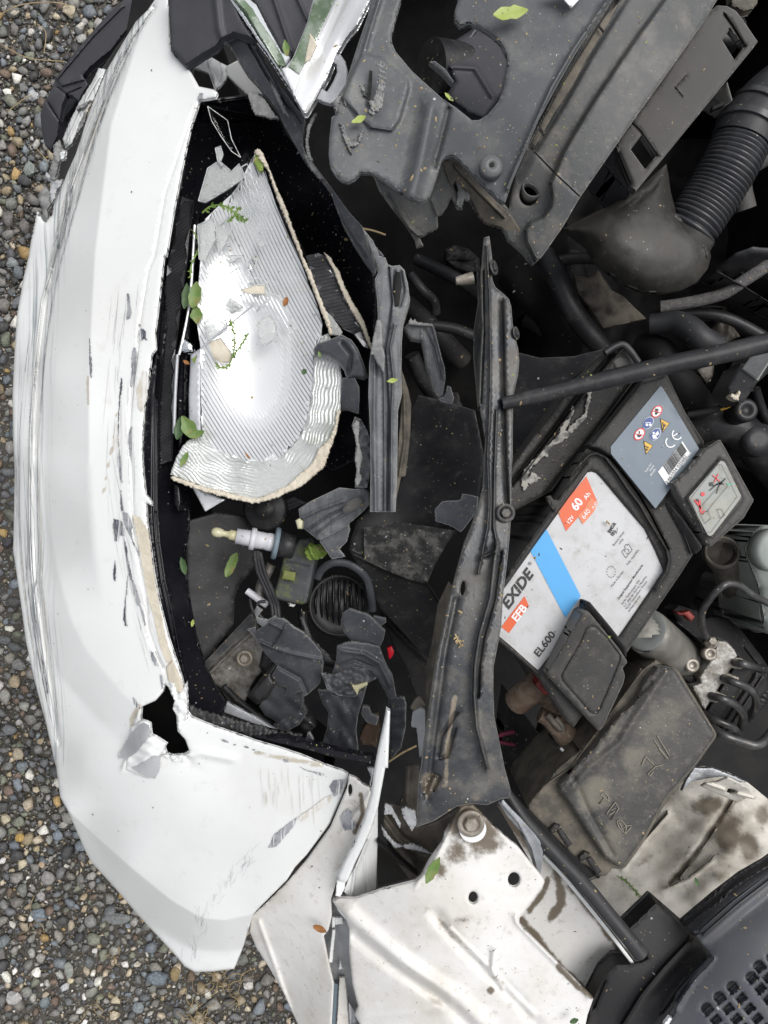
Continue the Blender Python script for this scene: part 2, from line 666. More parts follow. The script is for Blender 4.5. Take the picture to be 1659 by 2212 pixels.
M['cover'] = mat('dusty_grey_plastic', (.098, .105, .113), .46, col2=(.122, .128, .133), vscale=14, dust=((.26, .25, .23), .42, 30, .46, .72),
                 dust2=((.34, .32, .28), .35, 190, .56, .7), specks=((.5, .46, .38), 0.18, 300), bump=(.15, 350, .001), attr=[('rim', (.20, .205, .205), 260)])
M['cover2'] = mat('grimy_grey_plastic', (.115, .119, .122), .52, col2=(.15, .15, .148), vscale=16, dust=((.29, .27, .235), .6, 34, .44, .68),
                  dust2=((.36, .33, .28), .4, 170, .54, .7), specks=((.5, .46, .38), 0.21, 300), bump=(.25, 300, .0012), attr=[('rim', (.24, .235, .22), 260)])
M['bracket'] = mat('matte_grey_plastic', (.105, .10, .096), .65, col2=(.125, .118, .11), vscale=20, specks=((.4, .36, .3), 0.072, 300), bump=(.15, 400, .0008), attr=[('rim', (.16, .155, .15), 260)])
M['splitter'] = mat('charcoal_plastic', (.058, .058, .068), .55, col2=(.075, .075, .085), vscale=14, specks=((.25, .25, .25), 0.03, 300), bump=(.15, 500, .0006))
M['black'] = mat('black_plastic', (.016, .016, .018), .45, col2=(.028, .028, .03), vscale=30, dust=((.12, .115, .105), .35, 60, .5, .75), specks=((.45, .43, .38), 0.18, 260), bump=(.2, 160, .001), attr=[('rim', (.06, .06, .058), 260)])
M['deep'] = mat('dark_engine_plastic', (.011, .011, .012), .6, col2=(.019, .018, .017), vscale=24, dust=((.035, .032, .028), .3, 60, .5, .75), bump=(.2, 120, .001), spec=.2)
M['gloss'] = mat('gloss_black_plastic', (.008, .008, .011), .12, spec=.3, col2=(.012, .012, .015), vscale=20, specks=((.5, .5, .5), .28, 210))
M['torn'] = mat('torn_grey_plastic', (.052, .056, .066), .42, col2=(.075, .08, .09), vscale=30, dust=((.22, .22, .22), .32, 50, .5, .75), dust2=((.3, .3, .29), .3, 260, .56, .7), specks=((.5, .48, .42), 0.09, 300), bump=(.12, 90, .001), attr=[('rim', (.24, .24, .24), 260)])
M['tornbar'] = mat('scraped_grey_plastic', (.13, .137, .145), .5, col2=(.085, .09, .10), vscale=40, dust=((.32, .32, .31), .45, 60, .48, .7), streak=((.04, .042, .05), (240, 14, 60), .5, .5, .62, None), specks=((.5, .48, .42), 0.12, 300), bump=(.25, 120, .0015), attr=[('rim', (.34, .34, .33), 260)])
M['fray'] = mat('frayed_grey_plastic', (.26, .26, .255), .7, col2=(.15, .152, .155), vscale=110, bump=(.3, 220, .001))
M['brace'] = mat('dirty_black_steel', (.055, .059, .066), .36, metal=.35, col2=(.10, .10, .10), vscale=30, dust=((.21, .195, .17), .6, 42, .45, .7), specks=((.5, .47, .38), 0.21, 260), bump=(.3, 110, .0018), attr=[('rim', (.22, .215, .20), 260), ('grime', (.24, .205, .16), 70)])
M['battery'] = mat('battery_black_plastic', (.034, .033, .032), .55, col2=(.05, .048, .045), vscale=35, dust=((.17, .155, .135), .5, 60, .5, .74), specks=((.42, .37, .28), 0.21, 300), bump=(.5, 420, .001), attr=[('rim', (.09, .085, .08), 260)])
M['fuse'] = mat('dusty_black_lid', (.058, .057, .055), .45, col2=(.08, .077, .072), vscale=22, dust=((.21, .19, .155), .6, 20, .44, .68), dust2=((.28, .25, .2), .35, 200, .52, .68), specks=((.5, .44, .33), 0.21, 300), bump=(.25, 320, .0012), attr=[('rim', (.12, .115, .105), 260), ('grime', (.155, .14, .112), 38)])
M['flange'] = mat('dust_covered_plastic', (.10, .09, .075), .7, col2=(.20, .175, .14), vscale=40, dust=((.26, .23, .18), .6, 60, .42, .66), specks=((.45, .4, .3), 0.18, 300), bump=(.3, 200, .0012))
M['lid'] = mat('terminal_lid_plastic', (.07, .068, .066), .5, col2=(.09, .086, .08), vscale=35, dust=((.22, .20, .17), .45, 60, .48, .72), specks=((.45, .42, .34), 0.18, 300), bump=(.25, 320, .001), attr=[('rim', (.15, .145, .135), 260)])
M['labelwhite'] = mat('dusty_white_label', (.72, .73, .75), .4, col2=(.66, .66, .67), vscale=40, dust=((.50, .46, .39), .55, 70, .48, .72), specks=((.4, .36, .3), .4, 320))
M['labelblue'] = mat('slate_blue_label', (.15, .20, .255), .4, col2=(.17, .22, .27), vscale=40, dust=((.28, .30, .32), .2, 90, .5, .75), specks=((.45, .45, .42), .2, 320))
M['labelgrey'] = mat('dusty_grey_label', (.33, .35, .33), .45, col2=(.38, .38, .34), vscale=50, dust=((.30, .26, .19), .6, 60, .5, .72), specks=((.25, .2, .14), .3, 320))
M['blue'] = mat('blue_print', (.075, .36, .72), .4)
M['orange'] = mat('orange_print', (.68, .115, .035), .4)
M['ink'] = mat('black_print', (.018, .018, .02), .45)
M['inkgrey'] = mat('grey_print', (.06, .06, .065), .45)
M['print'] = mat('white_print', (.78, .79, .8), .4)
M['red'] = mat('red_print', (.62, .02, .03), .4)
M['navy'] = mat('navy_print', (.02, .06, .25), .4)
M['yellow'] = mat('yellow_print', (.72, .40, .02), .4)
M['green'] = mat('green_print', (.03, .5, .3), .4)
M['chrome'] = mat('chrome', (.90, .91, .92), .2, metal=.45, bump=(.03, 30, .001))
M['chromedirty'] = mat('dusty_chrome', (.80, .82, .83), .16, metal=1.0, dust=((.5, .5, .47), .25, 60, .5, .75), specks=((.2, .18, .14), .2, 240))
M['lens'] = mat('ribbed_lens', (.56, .58, .57), .2, metal=.2, col2=(.40, .42, .41), vscale=30, dust=((.26, .31, .17), .5, 30, .55, .70), bump=(.1, 60, .002))
M['greenreflect'] = mat('painted_green_reflection', (.15, .21, .13), .12, metal=.3, col2=(.36, .41, .35), vscale=35, dust=((.55, .58, .54), .5, 50, .5, .62))  # green reflections of foliage, put into the colour of the trim insets
M['darklens'] = mat('smoked_ribbed_lens', (.12, .122, .13), .18, metal=.5, col2=(.17, .17, .18), vscale=50)
M['ribdark'] = mat('painted_rib_dark', (.19, .195, .20), .2, metal=.6)  # dark reflections between the chrome ribs, painted in three tones
M['ribmid'] = mat('painted_rib_mid', (.34, .345, .35), .2, metal=.5)
M['ribpale'] = mat('painted_rib_pale', (.56, .565, .57), .2, metal=.45)
M['glass'] = mat('clear_polycarbonate', (.96, .97, .97), .06, trans=1.0, ior=1.2)
M['glasscr'] = mat('crazed_polycarbonate', (.75, .77, .76), .22, trans=.55, ior=1.2, bump=(.5, 120, .002), dust=((.7, .71, .7), .4, 80, .5, .65))
M['silver'] = mat('grey_silver_plastic', (.46, .47, .50), .4, metal=.15, col2=(.36, .37, .39), vscale=40)
M['alu'] = mat('cast_aluminium', (.42, .41, .39), .5, metal=.45, col2=(.20, .185, .16), vscale=90, dust=((.14, .12, .1), .6, 70, .46, .66), specks=((.06, .05, .045), .5, 320), bump=(.5, 160, .002))
M['steelbolt'] = mat('dirty_zinc_bolt', (.42, .39, .34), .45, metal=.5, col2=(.25, .22, .18), vscale=120, bump=(.3, 200, .001))
M['washer'] = mat('greasy_washer', (.22, .195, .16), .5, metal=.3, col2=(.32, .29, .25), vscale=120, bump=(.3, 200, .001))
M['blackbolt'] = mat('dark_bolt', (.045, .045, .048), .5, metal=.3, col2=(.08, .078, .075), vscale=120, dust=((.2, .19, .17), .4, 120, .5, .7))
M['rubber'] = mat('black_rubber', (.028, .029, .032), .5, col2=(.042, .042, .045), vscale=40, dust=((.12, .115, .105), .35, 70, .5, .75), specks=((.4, .37, .3), 0.072, 300), bump=(.15, 250, .0008))
M['bellows'] = mat('bellows_rubber', (.042, .043, .048), .26, col2=(.055, .055, .058), vscale=40, specks=((.4, .37, .3), 0.072, 300))
M['duct'] = mat('dusty_duct_plastic', (.06, .058, .054), .36, col2=(.09, .086, .078), vscale=22, dust=((.19, .175, .15), .6, 26, .42, .68), specks=((.45, .42, .35), 0.18, 260), bump=(.2, 220, .001))
M['cowl'] = mat('cowl_plastic', (.088, .094, .108), .5, col2=(.105, .11, .122), vscale=18, dust=((.13, .12, .105), .5, 20, .42, .7), specks=((.5, .48, .42), 0.12, 260), bump=(.2, 420, .0008))
M['cowldark'] = mat('cowl_dark_plastic', (.030, .029, .031), .6, col2=(.042, .040, .040), vscale=18, dust=((.14, .12, .1), .4, 20, .5, .7), specks=((.5, .48, .42), 0.12, 260), bump=(.25, 420, .0008))
M['rust'] = mat('rusty_connector', (.13, .085, .06), .7, col2=(.20, .15, .11), vscale=80, dust=((.22, .18, .14), .5, 90, .45, .66), bump=(.6, 160, .003))
M['redplastic'] = mat('red_plastic', (.26, .03, .025), .5, col2=(.18, .035, .03), vscale=80, dust=((.2, .14, .1), .4, 90, .5, .7))
M['redglow'] = mat('red_lens', (.75, .01, .03), .3)
M['grease'] = mat('greasy_brown_metal', (.10, .088, .074), .5, col2=(.17, .15, .125), vscale=40, dust=((.30, .27, .22), .45, 70, .5, .7), bump=(.4, 110, .002), metal=.2)
M['tank'] = mat('milky_green_tank', (.36, .39, .36), .45, col2=(.29, .32, .29), vscale=30, dust=((.2, .2, .16), .4, 50, .5, .72))
M['socketwhite'] = mat('white_socket_plastic', (.62, .62, .66), .4, col2=(.56, .56, .6), vscale=50)
M['socketamber'] = mat('ivory_bulb_glass', (.55, .53, .36), .25, col2=(.5, .46, .28), vscale=50)
M['seal'] = mat('grey_rubber_seal', (.17, .22, .26), .5)
M['lime'] = mat('green_foam', (.17, .25, .04), .6, col2=(.24, .33, .08), vscale=100, bump=(.6, 140, .004))
M['relay'] = mat('relay_plastic', (.07, .075, .08), .4, col2=(.10, .105, .11), vscale=40, dust=((.16, .19, .07), .6, 28, .52, .6), specks=((.4, .4, .36), 0.15, 300))
M['soil'] = mat('damp_soil', (.06, .052, .042), .9, col2=(.11, .10, .088), vscale=30, dust=((.13, .12, .10), .6, 160, .45, .6), bump=(1.0, 110, .008))
M['leaf'] = mat('fresh_leaf', (.12, .20, .05), .45, col2=(.19, .24, .08), vscale=70, dust=((.25, .17, .06), .7, 60, .56, .66), bump=(.3, 200, .001))
M['leaflime'] = mat('lime_leaf', (.32, .40, .09), .45, col2=(.38, .44, .14), vscale=120, bump=(.3, 200, .001))
M['leafdark'] = mat('dark_leaf', (.045, .09, .03), .5, col2=(.06, .11, .04), vscale=120, bump=(.3, 200, .001))
M['leafbrown'] = mat('brown_leaf', (.30, .12, .03), .6, col2=(.20, .09, .03), vscale=120)
M['sprig'] = mat('sprig_green', (.17, .26, .05), .5, col2=(.11, .19, .04), vscale=100)
M['straw'] = mat('dry_straw', (.42, .33, .18), .7, col2=(.30, .22, .12), vscale=60)
M['pipe'] = mat('painted_steel_pipe', (.055, .055, .056), .3, metal=.5, col2=(.10, .10, .10), vscale=60, dust=((.2, .18, .16), .35, 90, .5, .7))
M['wirepink'] = mat('pink_wire', (.35, .04, .11), .5)
M['wireyellow'] = mat('yellow_wire', (.6, .36, .06), .5)
M['stringed'] = mat('braided_sleeve', (.085, .08, .08), .8, col2=(.13, .125, .12), vscale=200, bump=(.8, 500, .002))
# ================================================================== ground and gravel
def make_ground():
    n = 60
    xs = np.sign(np.linspace(-1, 1, n)) * np.abs(np.linspace(-1, 1, n)) ** 3 * 40
    V = [(x, y, 0.0 if abs(x) > 3 or abs(y) > 3 else 0.004 * math.sin(x * 7) * math.cos(y * 5)) for y in xs for x in xs]
    F = [(j * n + i, j * n + i + 1, (j + 1) * n + i + 1, (j + 1) * n + i) for j in range(n - 1) for i in range(n - 1)]
    return obj('ground', V, F, M['soil'], kind='structure')
make_ground()

def stone_mat():
    m = bpy.data.materials.new('gravel_stone')
    m.use_nodes = True
    N, L = m.node_tree.nodes, m.node_tree.links
    b = N['Principled BSDF']
    b.inputs['Roughness'].default_value = .62
    a = N.new('ShaderNodeAttribute')
    a.attribute_name = 'col'
    tc = N.new('ShaderNodeTexCoord')
    n1 = N.new('ShaderNodeTexNoise')
    n1.inputs['Scale'].default_value = 260
    n1.inputs['Detail'].default_value = 6
    L.new(tc.outputs['Object'], n1.inputs['Vector'])
    mr = N.new('ShaderNodeMapRange')
    mr.inputs['From Min'].default_value = .3
    mr.inputs['From Max'].default_value = .7
    mr.inputs['To Min'].default_value = .6
    mr.inputs['To Max'].default_value = 1.25
    L.new(n1.outputs['Fac'], mr.inputs['Value'])
    mx = N.new('ShaderNodeVectorMath')
    mx.operation = 'SCALE'
    L.new(a.outputs['Color'], mx.inputs[0])
    L.new(mr.outputs[0], mx.inputs['Scale'])
    L.new(mx.outputs[0], b.inputs['Base Color'])
    bp = N.new('ShaderNodeBump')
    bp.inputs['Strength'].default_value = .5
    bp.inputs['Distance'].default_value = .002
    L.new(n1.outputs['Fac'], bp.inputs['Height'])
    L.new(bp.outputs[0], b.inputs['Normal'])
    return m
M['stone'] = stone_mat()

import bmesh
def stone_shapes(n, pts, seed):
    r = np.random.default_rng(seed)
    out = []
    for k in range(n):
        bm = bmesh.new()
        d = r.normal(size=(pts, 3))
        d /= np.linalg.norm(d, axis=1)[:, None]
        d *= r.uniform(.72, 1.05, (pts, 1))
        d *= np.array([1, r.uniform(.6, .95), r.uniform(.5, .8)])
        for p in d: bm.verts.new(p)
        g = bmesh.ops.convex_hull(bm, input=bm.verts)
        bmesh.ops.delete(bm, geom=[v for v in bm.verts if not v.link_faces], context='VERTS')
        bmesh.ops.triangulate(bm, faces=bm.faces)
        bm.verts.index_update()
        out.append((np.array([v.co[:] for v in bm.verts]), np.array([[v.index for v in f.verts] for f in bm.faces])))
        bm.free()
    return out

PAL = np.array([(.15, .15, .145), (.12, .125, .13), (.155, .175, .195), (.06, .06, .062), (.40, .345, .26), (.30, .245, .165),
                (.36, .25, .11), (.60, .585, .55), (.15, .11, .085), (.165, .175, .135), (.27, .265, .25), (.20, .19, .175)])
PALW = np.array([.17, .15, .10, .09, .08, .055, .011, .04, .07, .06, .11, .13])
PALW /= PALW.sum()
EDGE = np.array(S('-260,430 0,340 240,180 480,60 600,40 900,30 1200,60 1400,80 1650,160 1800,240 2000,420 2120,560 2300,760 2500,860'))
def scatter_gravel():
    r = np.random.default_rng(21)
    big = stone_shapes(14, 24, 5)
    small = stone_shapes(10, 12, 6)
    fine = stone_shapes(6, 7, 8)
    N = 120000
    y = r.uniform(-260, 2480, N)
    xe = np.interp(y, EDGE[:, 0], EDGE[:, 1])
    x = -480 + r.uniform(0, 1, N) * (xe + 480 + 190)
    rad = np.clip(np.exp(r.normal(math.log(5.0), .48, N)), 2.2, 20)
    # larger stones towards the top of the yard
    order = np.argsort(-rad)
    x, y, rad = x[order], y[order], rad[order]
    cells, keep = {}, np.zeros(N, bool)
    for i in range(N):
        cx_, cy_ = int(x[i] // 30), int(y[i] // 30)
        ok = True
        if rad[i] > 3.2:
            for a_ in (-1, 0, 1):
                for b_ in (-1, 0, 1):
                    for j in cells.get((cx_ + a_, cy_ + b_), ()):
                        if (x[i] - x[j]) ** 2 + (y[i] - y[j]) ** 2 < (.66 * (rad[i] + rad[j])) ** 2:
                            ok = False
                            break
                    if not ok: break
                if not ok: break
            if ok: cells.setdefault((cx_, cy_), []).append(i)
        keep[i] = ok
    x, y, rad = x[keep], y[keep], rad[keep]
    NF = 32000
    yf = r.uniform(-260, 2480, NF)
    xf = -330 + r.uniform(0, 1, NF) * (np.interp(yf, EDGE[:, 0], EDGE[:, 1]) + 450)
    x, y, rad = np.r_[x, xf], np.r_[y, yf], np.r_[rad, r.uniform(1.2, 2.6, NF)]
    VV, FF, CC, n = [], [], [], 0
    k0 = CAMZ / FPX
    ci = r.choice(len(PAL), len(x), p=PALW)
    for i in range(len(x)):
        sv, sf = big[r.integers(14)] if rad[i] > 8 else small[r.integers(10)] if rad[i] > 2.6 else fine[r.integers(6)]
        an = r.uniform(0, 6.283)
        c, s = math.cos(an), math.sin(an)
        R = np.array([[c, -s, 0], [s, c, 0], [0, 0, 1]])
        tl = r.uniform(-.35, .35)
        R = R @ np.array([[1, 0, 0], [0, math.cos(tl), -math.sin(tl)], [0, math.sin(tl), math.cos(tl)]])
        s_ = rad[i] * k0
        v = (sv * s_) @ R.T + np.array([(x[i] - CX) * k0, -(y[i] - CY) * k0, s_ * .25 + (r.uniform(0, .004) if rad[i] < 4 else 0)])
        VV.append(v)
        FF.append(sf + n)
        n += len(v)
        CC.append(np.tile(PAL[ci[i]] * r.uniform(.9, 1.6) * np.array([1, r.uniform(.97, 1.02), r.uniform(.93, 1.02)]), (len(v), 1)))
    V, F, C = np.concatenate(VV), np.concatenate(FF), np.concatenate(CC)
    me = bpy.data.meshes.new('gravel')
    me.vertices.add(len(V))
    me.vertices.foreach_set('co', V.ravel())
    me.loops.add(F.size)
    me.loops.foreach_set('vertex_index', F.ravel())
    me.polygons.add(len(F))
    me.polygons.foreach_set('loop_start', np.arange(0, F.size, 3))
    me.polygons.foreach_set('loop_total', np.full(len(F), 3))
    at = me.attributes.new('col', 'FLOAT_COLOR', 'POINT')
    at.data.foreach_set('color', np.c_[C, np.ones(len(C))].astype(np.float32).ravel())
    me.update(calc_edges=True)
    me.validate()
    me.materials.append(M['stone'])
    o = bpy.data.objects.new('gravel', me)
    COL.objects.link(o)
    o['kind'] = 'stuff'
scatter_gravel()

def pebble(px, py, rx, ry, ang, col, label, seed):
    sv, sf = stone_shapes(1, 40, seed)[0]
    sv = sv / np.abs(sv).max(0)
    k0 = CAMZ / FPX
    a = math.radians(ang)
    v = sv * np.array([rx, ry, min(rx, ry) * .7]) * k0
    v = np.stack([v[:, 0] * math.cos(a) - v[:, 1] * math.sin(a), v[:, 0] * math.sin(a) + v[:, 1] * math.cos(a), v[:, 2]], 1)
    v += np.array([(px - CX) * k0, -(py - CY) * k0, min(rx, ry) * k0 * .45 + .004])
    o = obj('pebble', v, sf.tolist(), M['stone'], None, smooth=False, label=label, cat='stone', group='larger stones standing out of the gravel')
    at = o.data.attributes.new('col', 'FLOAT_COLOR', 'POINT')
    at.data.foreach_set('color', np.tile(np.array(col + (1,), np.float32), len(v)))
for i, q in enumerate([
    (157, 33, 17, 14, -20, (.50, .43, .31), 'large cream pebble beside the top of the charcoal splitter'),
    (178, 62, 10, 8, 30, (.58, .56, .50), 'white rounded pebble just below the large cream one'),
    (70, 371, 14, 17, 20, (.26, .29, .27), 'grey-green oval pebble left of the frayed bumper edge'),
    (77, 213, 13, 12, 10, (.42, .43, .43), 'pale grey pebble near the tip of the charcoal splitter'),
    (43, 311, 11, 13, 40, (.34, .28, .18), 'tan pebble left of the charcoal splitter end'),
    (35, 32, 12, 7, 10, (.55, .50, .40), 'flat yellowish white pebble under the dry straw stalk'),
    (31, 571, 14, 11, 0, (.28, .30, .30), 'smooth grey pebble beside the scraped bumper edge'),
    (260, 1976, 33, 14, -6, (.19, .20, .195), 'long flat slate stone below the bumper corner'),
    (90, 1971, 20, 15, -18, (.20, .24, .28), 'blue-grey stone left of the long slate stone'),
    (48, 1806, 11, 10, 20, (.50, .33, .10), 'bright ochre stone left of the bumper lower edge'),
    (95, 1864, 8, 8, 0, (.52, .40, .27), 'orange-beige pebble near the bumper lower edge'),
    (153, 2090, 11, 19, 5, (.25, .27, .24), 'upright greenish grey stone in the lower gravel'),
    (341, 2106, 24, 16, 8, (.16, .19, .22), 'dark blue-grey block next to the bumper tip'),
    (381, 2098, 12, 17, -15, (.27, .20, .10), 'brown stone next to the bumper tip'),
    (208, 2050, 7, 6, 0, (.66, .65, .63), 'small pure white round pebble in the lower gravel'),
    (299, 2079, 9, 7, 0, (.60, .55, .46), 'cream round pebble left of the dark blue-grey block'),
    (36, 2148, 15, 16, 30, (.44, .43, .42), 'pale mottled stone near the lower left corner'),
    (144, 2126, 11, 8, 40, (.52, .53, .53), 'white oblong pebble below the greenish grey stone'),
    (538, 2123, 11, 9, 10, (.60, .57, .53), 'pale pebble between the bumper tip and the wing'),
    (43, 1690, 9, 15, 20, (.26, .29, .33), 'bluish oblong pebble left of the bumper at mid height'),
]):
    pebble(*q[:7], 100 + i)

def dry_stalks():
    r = np.random.default_rng(4)
    g = []
    def stalk(pts, rad):
        g.append(tube_geo([(x, y, z) for x, y, z in pts], rad, 5, 4))
    stalk([(-20, 45, .02), (40, 12, .03), (110, 5, .03), (150, 12, .02)], .0009)
    stalk([(0, 95, .015), (60, 125, .02), (140, 133, .015)], .0008)
    stalk([(95, 115, .015), (99, 70, .02), (80, 52, .02)], .0008)
    stalk([(18, 240, .015), (50, 215, .02), (70, 205, .02)], .0008)
    stalk([(78, 320, .02), (105, 350, .015)], .0008)
    for cx_, cy_, n in ((470, 2110, 26), (425, 2190, 22), (505, 2140, 14), (250, 2060, 8), (75, 1985, 6), (200, 2180, 8)):
        for k in range(n):
            a = r.uniform(0, 6.28)
            x0, y0 = cx_ + r.normal(0, 12), cy_ + r.normal(0, 14)
            L = r.uniform(12, 45)
            stalk([(x0, y0, .012), (x0 + .5 * L * math.cos(a), y0 + .5 * L * math.sin(a), .025), (x0 + L * math.cos(a + .4), y0 + L * math.sin(a + .4), .014)], r.uniform(.0004, .0008))
    V, F = merge(g)
    obj('dry_grass', V, F, M['straw'], kind='stuff')
dry_stalks()

# ================================================================== bumper cover
def near(pl, w, k=1.0):
    return lambda a: k * np.clip(1 - pl_dist(a, pl)[0] / w, 0, 1)
def anyof(*fs):
    return lambda a: np.clip(np.maximum.reduce([f(a) for f in fs]), 0, 1)
def blob(x, y, rx, ry=None, k=1.0):
    ry = ry or rx
    return lambda a: k * np.clip(1.3 - np.hypot((a[:, 0] - x) / rx, (a[:, 1] - y) / ry), 0, 1)
def zero(a):
    return np.zeros(len(a))

BPTS = S('''360,-60,.70 362,40,.70 400,150,.703 425,215,.704 400,400,.703 345,700,.702 318,1000,.702 318,1200,.702 345,1350,.703 400,1500,.708
 480,1560,.712 620,1600,.718 750,1680,.722 316,30,.690 240,270,.690 205,550,.690 192,800,.690 194,1000,.690 200,1200,.690 255,1400,.692 275,1500,.694
 300,-60,.67 130,400,.655 62,553,.642 90,500,.654 32,800,.632 28,1000,.632 38,1300,.632 70,1480,.634 120,1650,.636 140,1740,.640 75,800,.655 78,1000,.655 90,1300,.655
 190,1800,.634 300,1950,.632 420,2105,.630 505,2098,.635 180,1640,.665 280,1640,.690 145,1750,.650 280,1874,.664 430,1985,.672 545,1975,.680
 320,1760,.685 420,1700,.702 420,1850,.688 500,1800,.702 520,1900,.690 600,1820,.708 640,1720,.716 560,1940,.69 500,1680,.705''')
CRA = S('345,-80 316,30 240,270 205,550 192,800 192,1000 205,1200 240,1400')
CRB = S('70,900 95,1060 108,1150 125,1240 155,1340 187,1406 267,1500 330,1560')
CRC = S('120,1700 145,1750 280,1872 367,1943 433,1982 483,1988 545,1975')
def soft_ramp(d, D, w):
    f = lambda t: np.where(t > w, t, np.where(t < -w, 0, (t + w) ** 2 / (4 * w)))
    return f(d) - f(d - D)
def crease(a):
    y = a[:, 1]
    out = np.zeros(len(a))
    for pl, s_, D, y0, y1, fw, w in ((CRA, .00028, 100, -500, 1150, 200, 3), (CRB, .00016, 80, 1030, 1560, 120, 5), (CRC, .00030, 70, 1700, 9999, 60, 2.5)):
        d, sg = pl_dist(a, pl)
        k = sm((y - y0 + fw) / fw) * sm((y1 + fw - y) / fw)
        out -= s_ * k * soft_ramp(d * (sg if pl is not CRC else sg), D, w)
    return out
BP_ = np.array(BPTS)
BP_[:, 2] -= crease(BP_[:, :2])
BZ_ = zfun(BP_.tolist(), 3e-3)
def BZ(a):
    return BZ_(a) + crease(a)
bump_edge = (P(0, 0, '1000,0 962,60') + P(0, 0, '880,140 800,270 700,440 640,580 600,670 545,830 490,1000 440,1110 400,1210')
             + P(0, 0, '350,1330,1.2 335,1400,2.5 290,1440,3 240,1370,1.5 200,1560')
             + P(0, 1, '185,0 150,150 110,380 95,600 80,900 85,1200 95,1400 90,1659')
             + P(0, 2, '85,250 130,560 170,850 220,1080 300,1380 350,1600')
             + P(0, 3, '365,0 390,190 435,270 540,510 590,610 730,760 900,960 1050,1120 1150,1230 1195,1285 1260,1322 1380,1318 1518,1302 1545,1240 1580,1150 1635,960')
             + P(1, 3, '0,925 60,865 200,725 255,640 330,560 480,360 560,180 600,60 598,38 560,14 440,-25')
             + P(1, 2, '300,1575 150,1525 0,1482') + P(0, 2, '1600,1460 1460,1412 1330,1365 1240,1325 1216,1290')
             + P(0, 2, '1200,1180 1185,1090 1140,950 1100,830 1060,680 1040,600 1000,400 975,200 955,60')
             + P(0, 1, '950,1600 985,1620,1 985,1590,1 945,1540 930,1400 920,1250 935,1000 960,830 985,640 1012,600 1005,500 1020,400 1065,0')
             + P(0, 0, '1080,1659 1130,1350 1200,1000 1240,820 1296,650 1400,632 1412,600 1385,580 1290,560 1240,470 1200,420 1110,330 1090,0')
             + S('363,-70 340,-70'))
hole = P(0, 2, '920,1262 1010,1222 1058,1165 1068,1115 1090,1135 1112,1180 1132,1222 1125,1270 1142,1320 1150,1420 1200,1475 1224,1540 1215,1590 1150,1590 1080,1560 1062,1510 985,1440 930,1400 915,1330')
bumper = thing('bumper_cover', 'scraped white front bumper cover, torn open beside the broken headlight', 'bumper', 200, 1100, .45)
scuffline = S('300,40 225,190 150,380 105,553 75,760 62,1000 70,1240 100,1450 130,1640')
hp = np.array([(p[0], p[1]) for p in hole])
sheet('bumper_skin', bump_edge, BZ, M['bumper'], bumper, th=lambda a: .0035 + .16 * (pl_dist(a, bump_edge[9:47])[0] < 3), holes=[hole], step=9, rnd=(5, .003),
      ridges=[(CRA[1:6], 3, .0), (CRB, 4, .0), (CRC, 3, .0),
              (P(0, 0, '1000,40 880,220 780,420 690,640 600,880 520,1120 440,1360 370,1659') + P(0, 1, '300,300 250,700 225,1100 230,1659') + P(0, 2, '235,400 300,900 380,1500'), 7, -.004),
              (P(0, 0, '985,60 860,240 760,440 660,680 560,940 450,1250 380,1560') + P(0, 1, '270,300 225,700 200,1100 190,1500') + P(0, 2, '190,100 205,400 235,700'), 3.2, .003),
              (P(0, 0, '1260,700 1190,900 1070,1250 1000,1659') + P(0, 1, '960,100 920,350 905,450'), 2.0, -.0016, 'sharp'),
              (P(0, 1, '905,450 890,620 860,850 840,1100 850,1350 860,1600') + P(0, 2, '870,100 900,280 950,560 960,760 1010,900 1060,1010'), 3.5, -.003),
              (P(0, 2, '900,1300 860,1500 800,1659'), 9, .003), (P(0, 2, '1160,1590 1300,1560 1500,1600'), 14, .004)],
      attrs={'scuff': lambda a: np.clip(1.25 - pl_dist(a, scuffline)[0] / np.interp(a[:, 1], [0, 300, 900, 1400, 1700], [16, 30, 40, 36, 18]), 0, 1) * (a[:, 1] < 1720) * (a[:, 1] > 0),
             'grime': anyof(near(P(0, 2, '900,1260 850,1350 870,1500'), 12), near(P(0, 2, '1010,700 1060,900 1160,1080'), 9),
                            near(P(1, 2, '0,1560 200,1600 420,1640'), 10), near(P(0, 1, '760,1000 740,1200 700,1350 670,1560'), 5), near(P(0, 1, '570,780 572,960'), 4))})
def decal(name, pg, m, host=BZ, off=.0012, parent=bumper, jag=1.0, step=5, **kw):
    return sheet(name, pg, lambda a: host(a) + off, m, parent, th=.0004, step=step, rnd=None, jag=jag, **kw)
def offs(w_, h_):
    return None
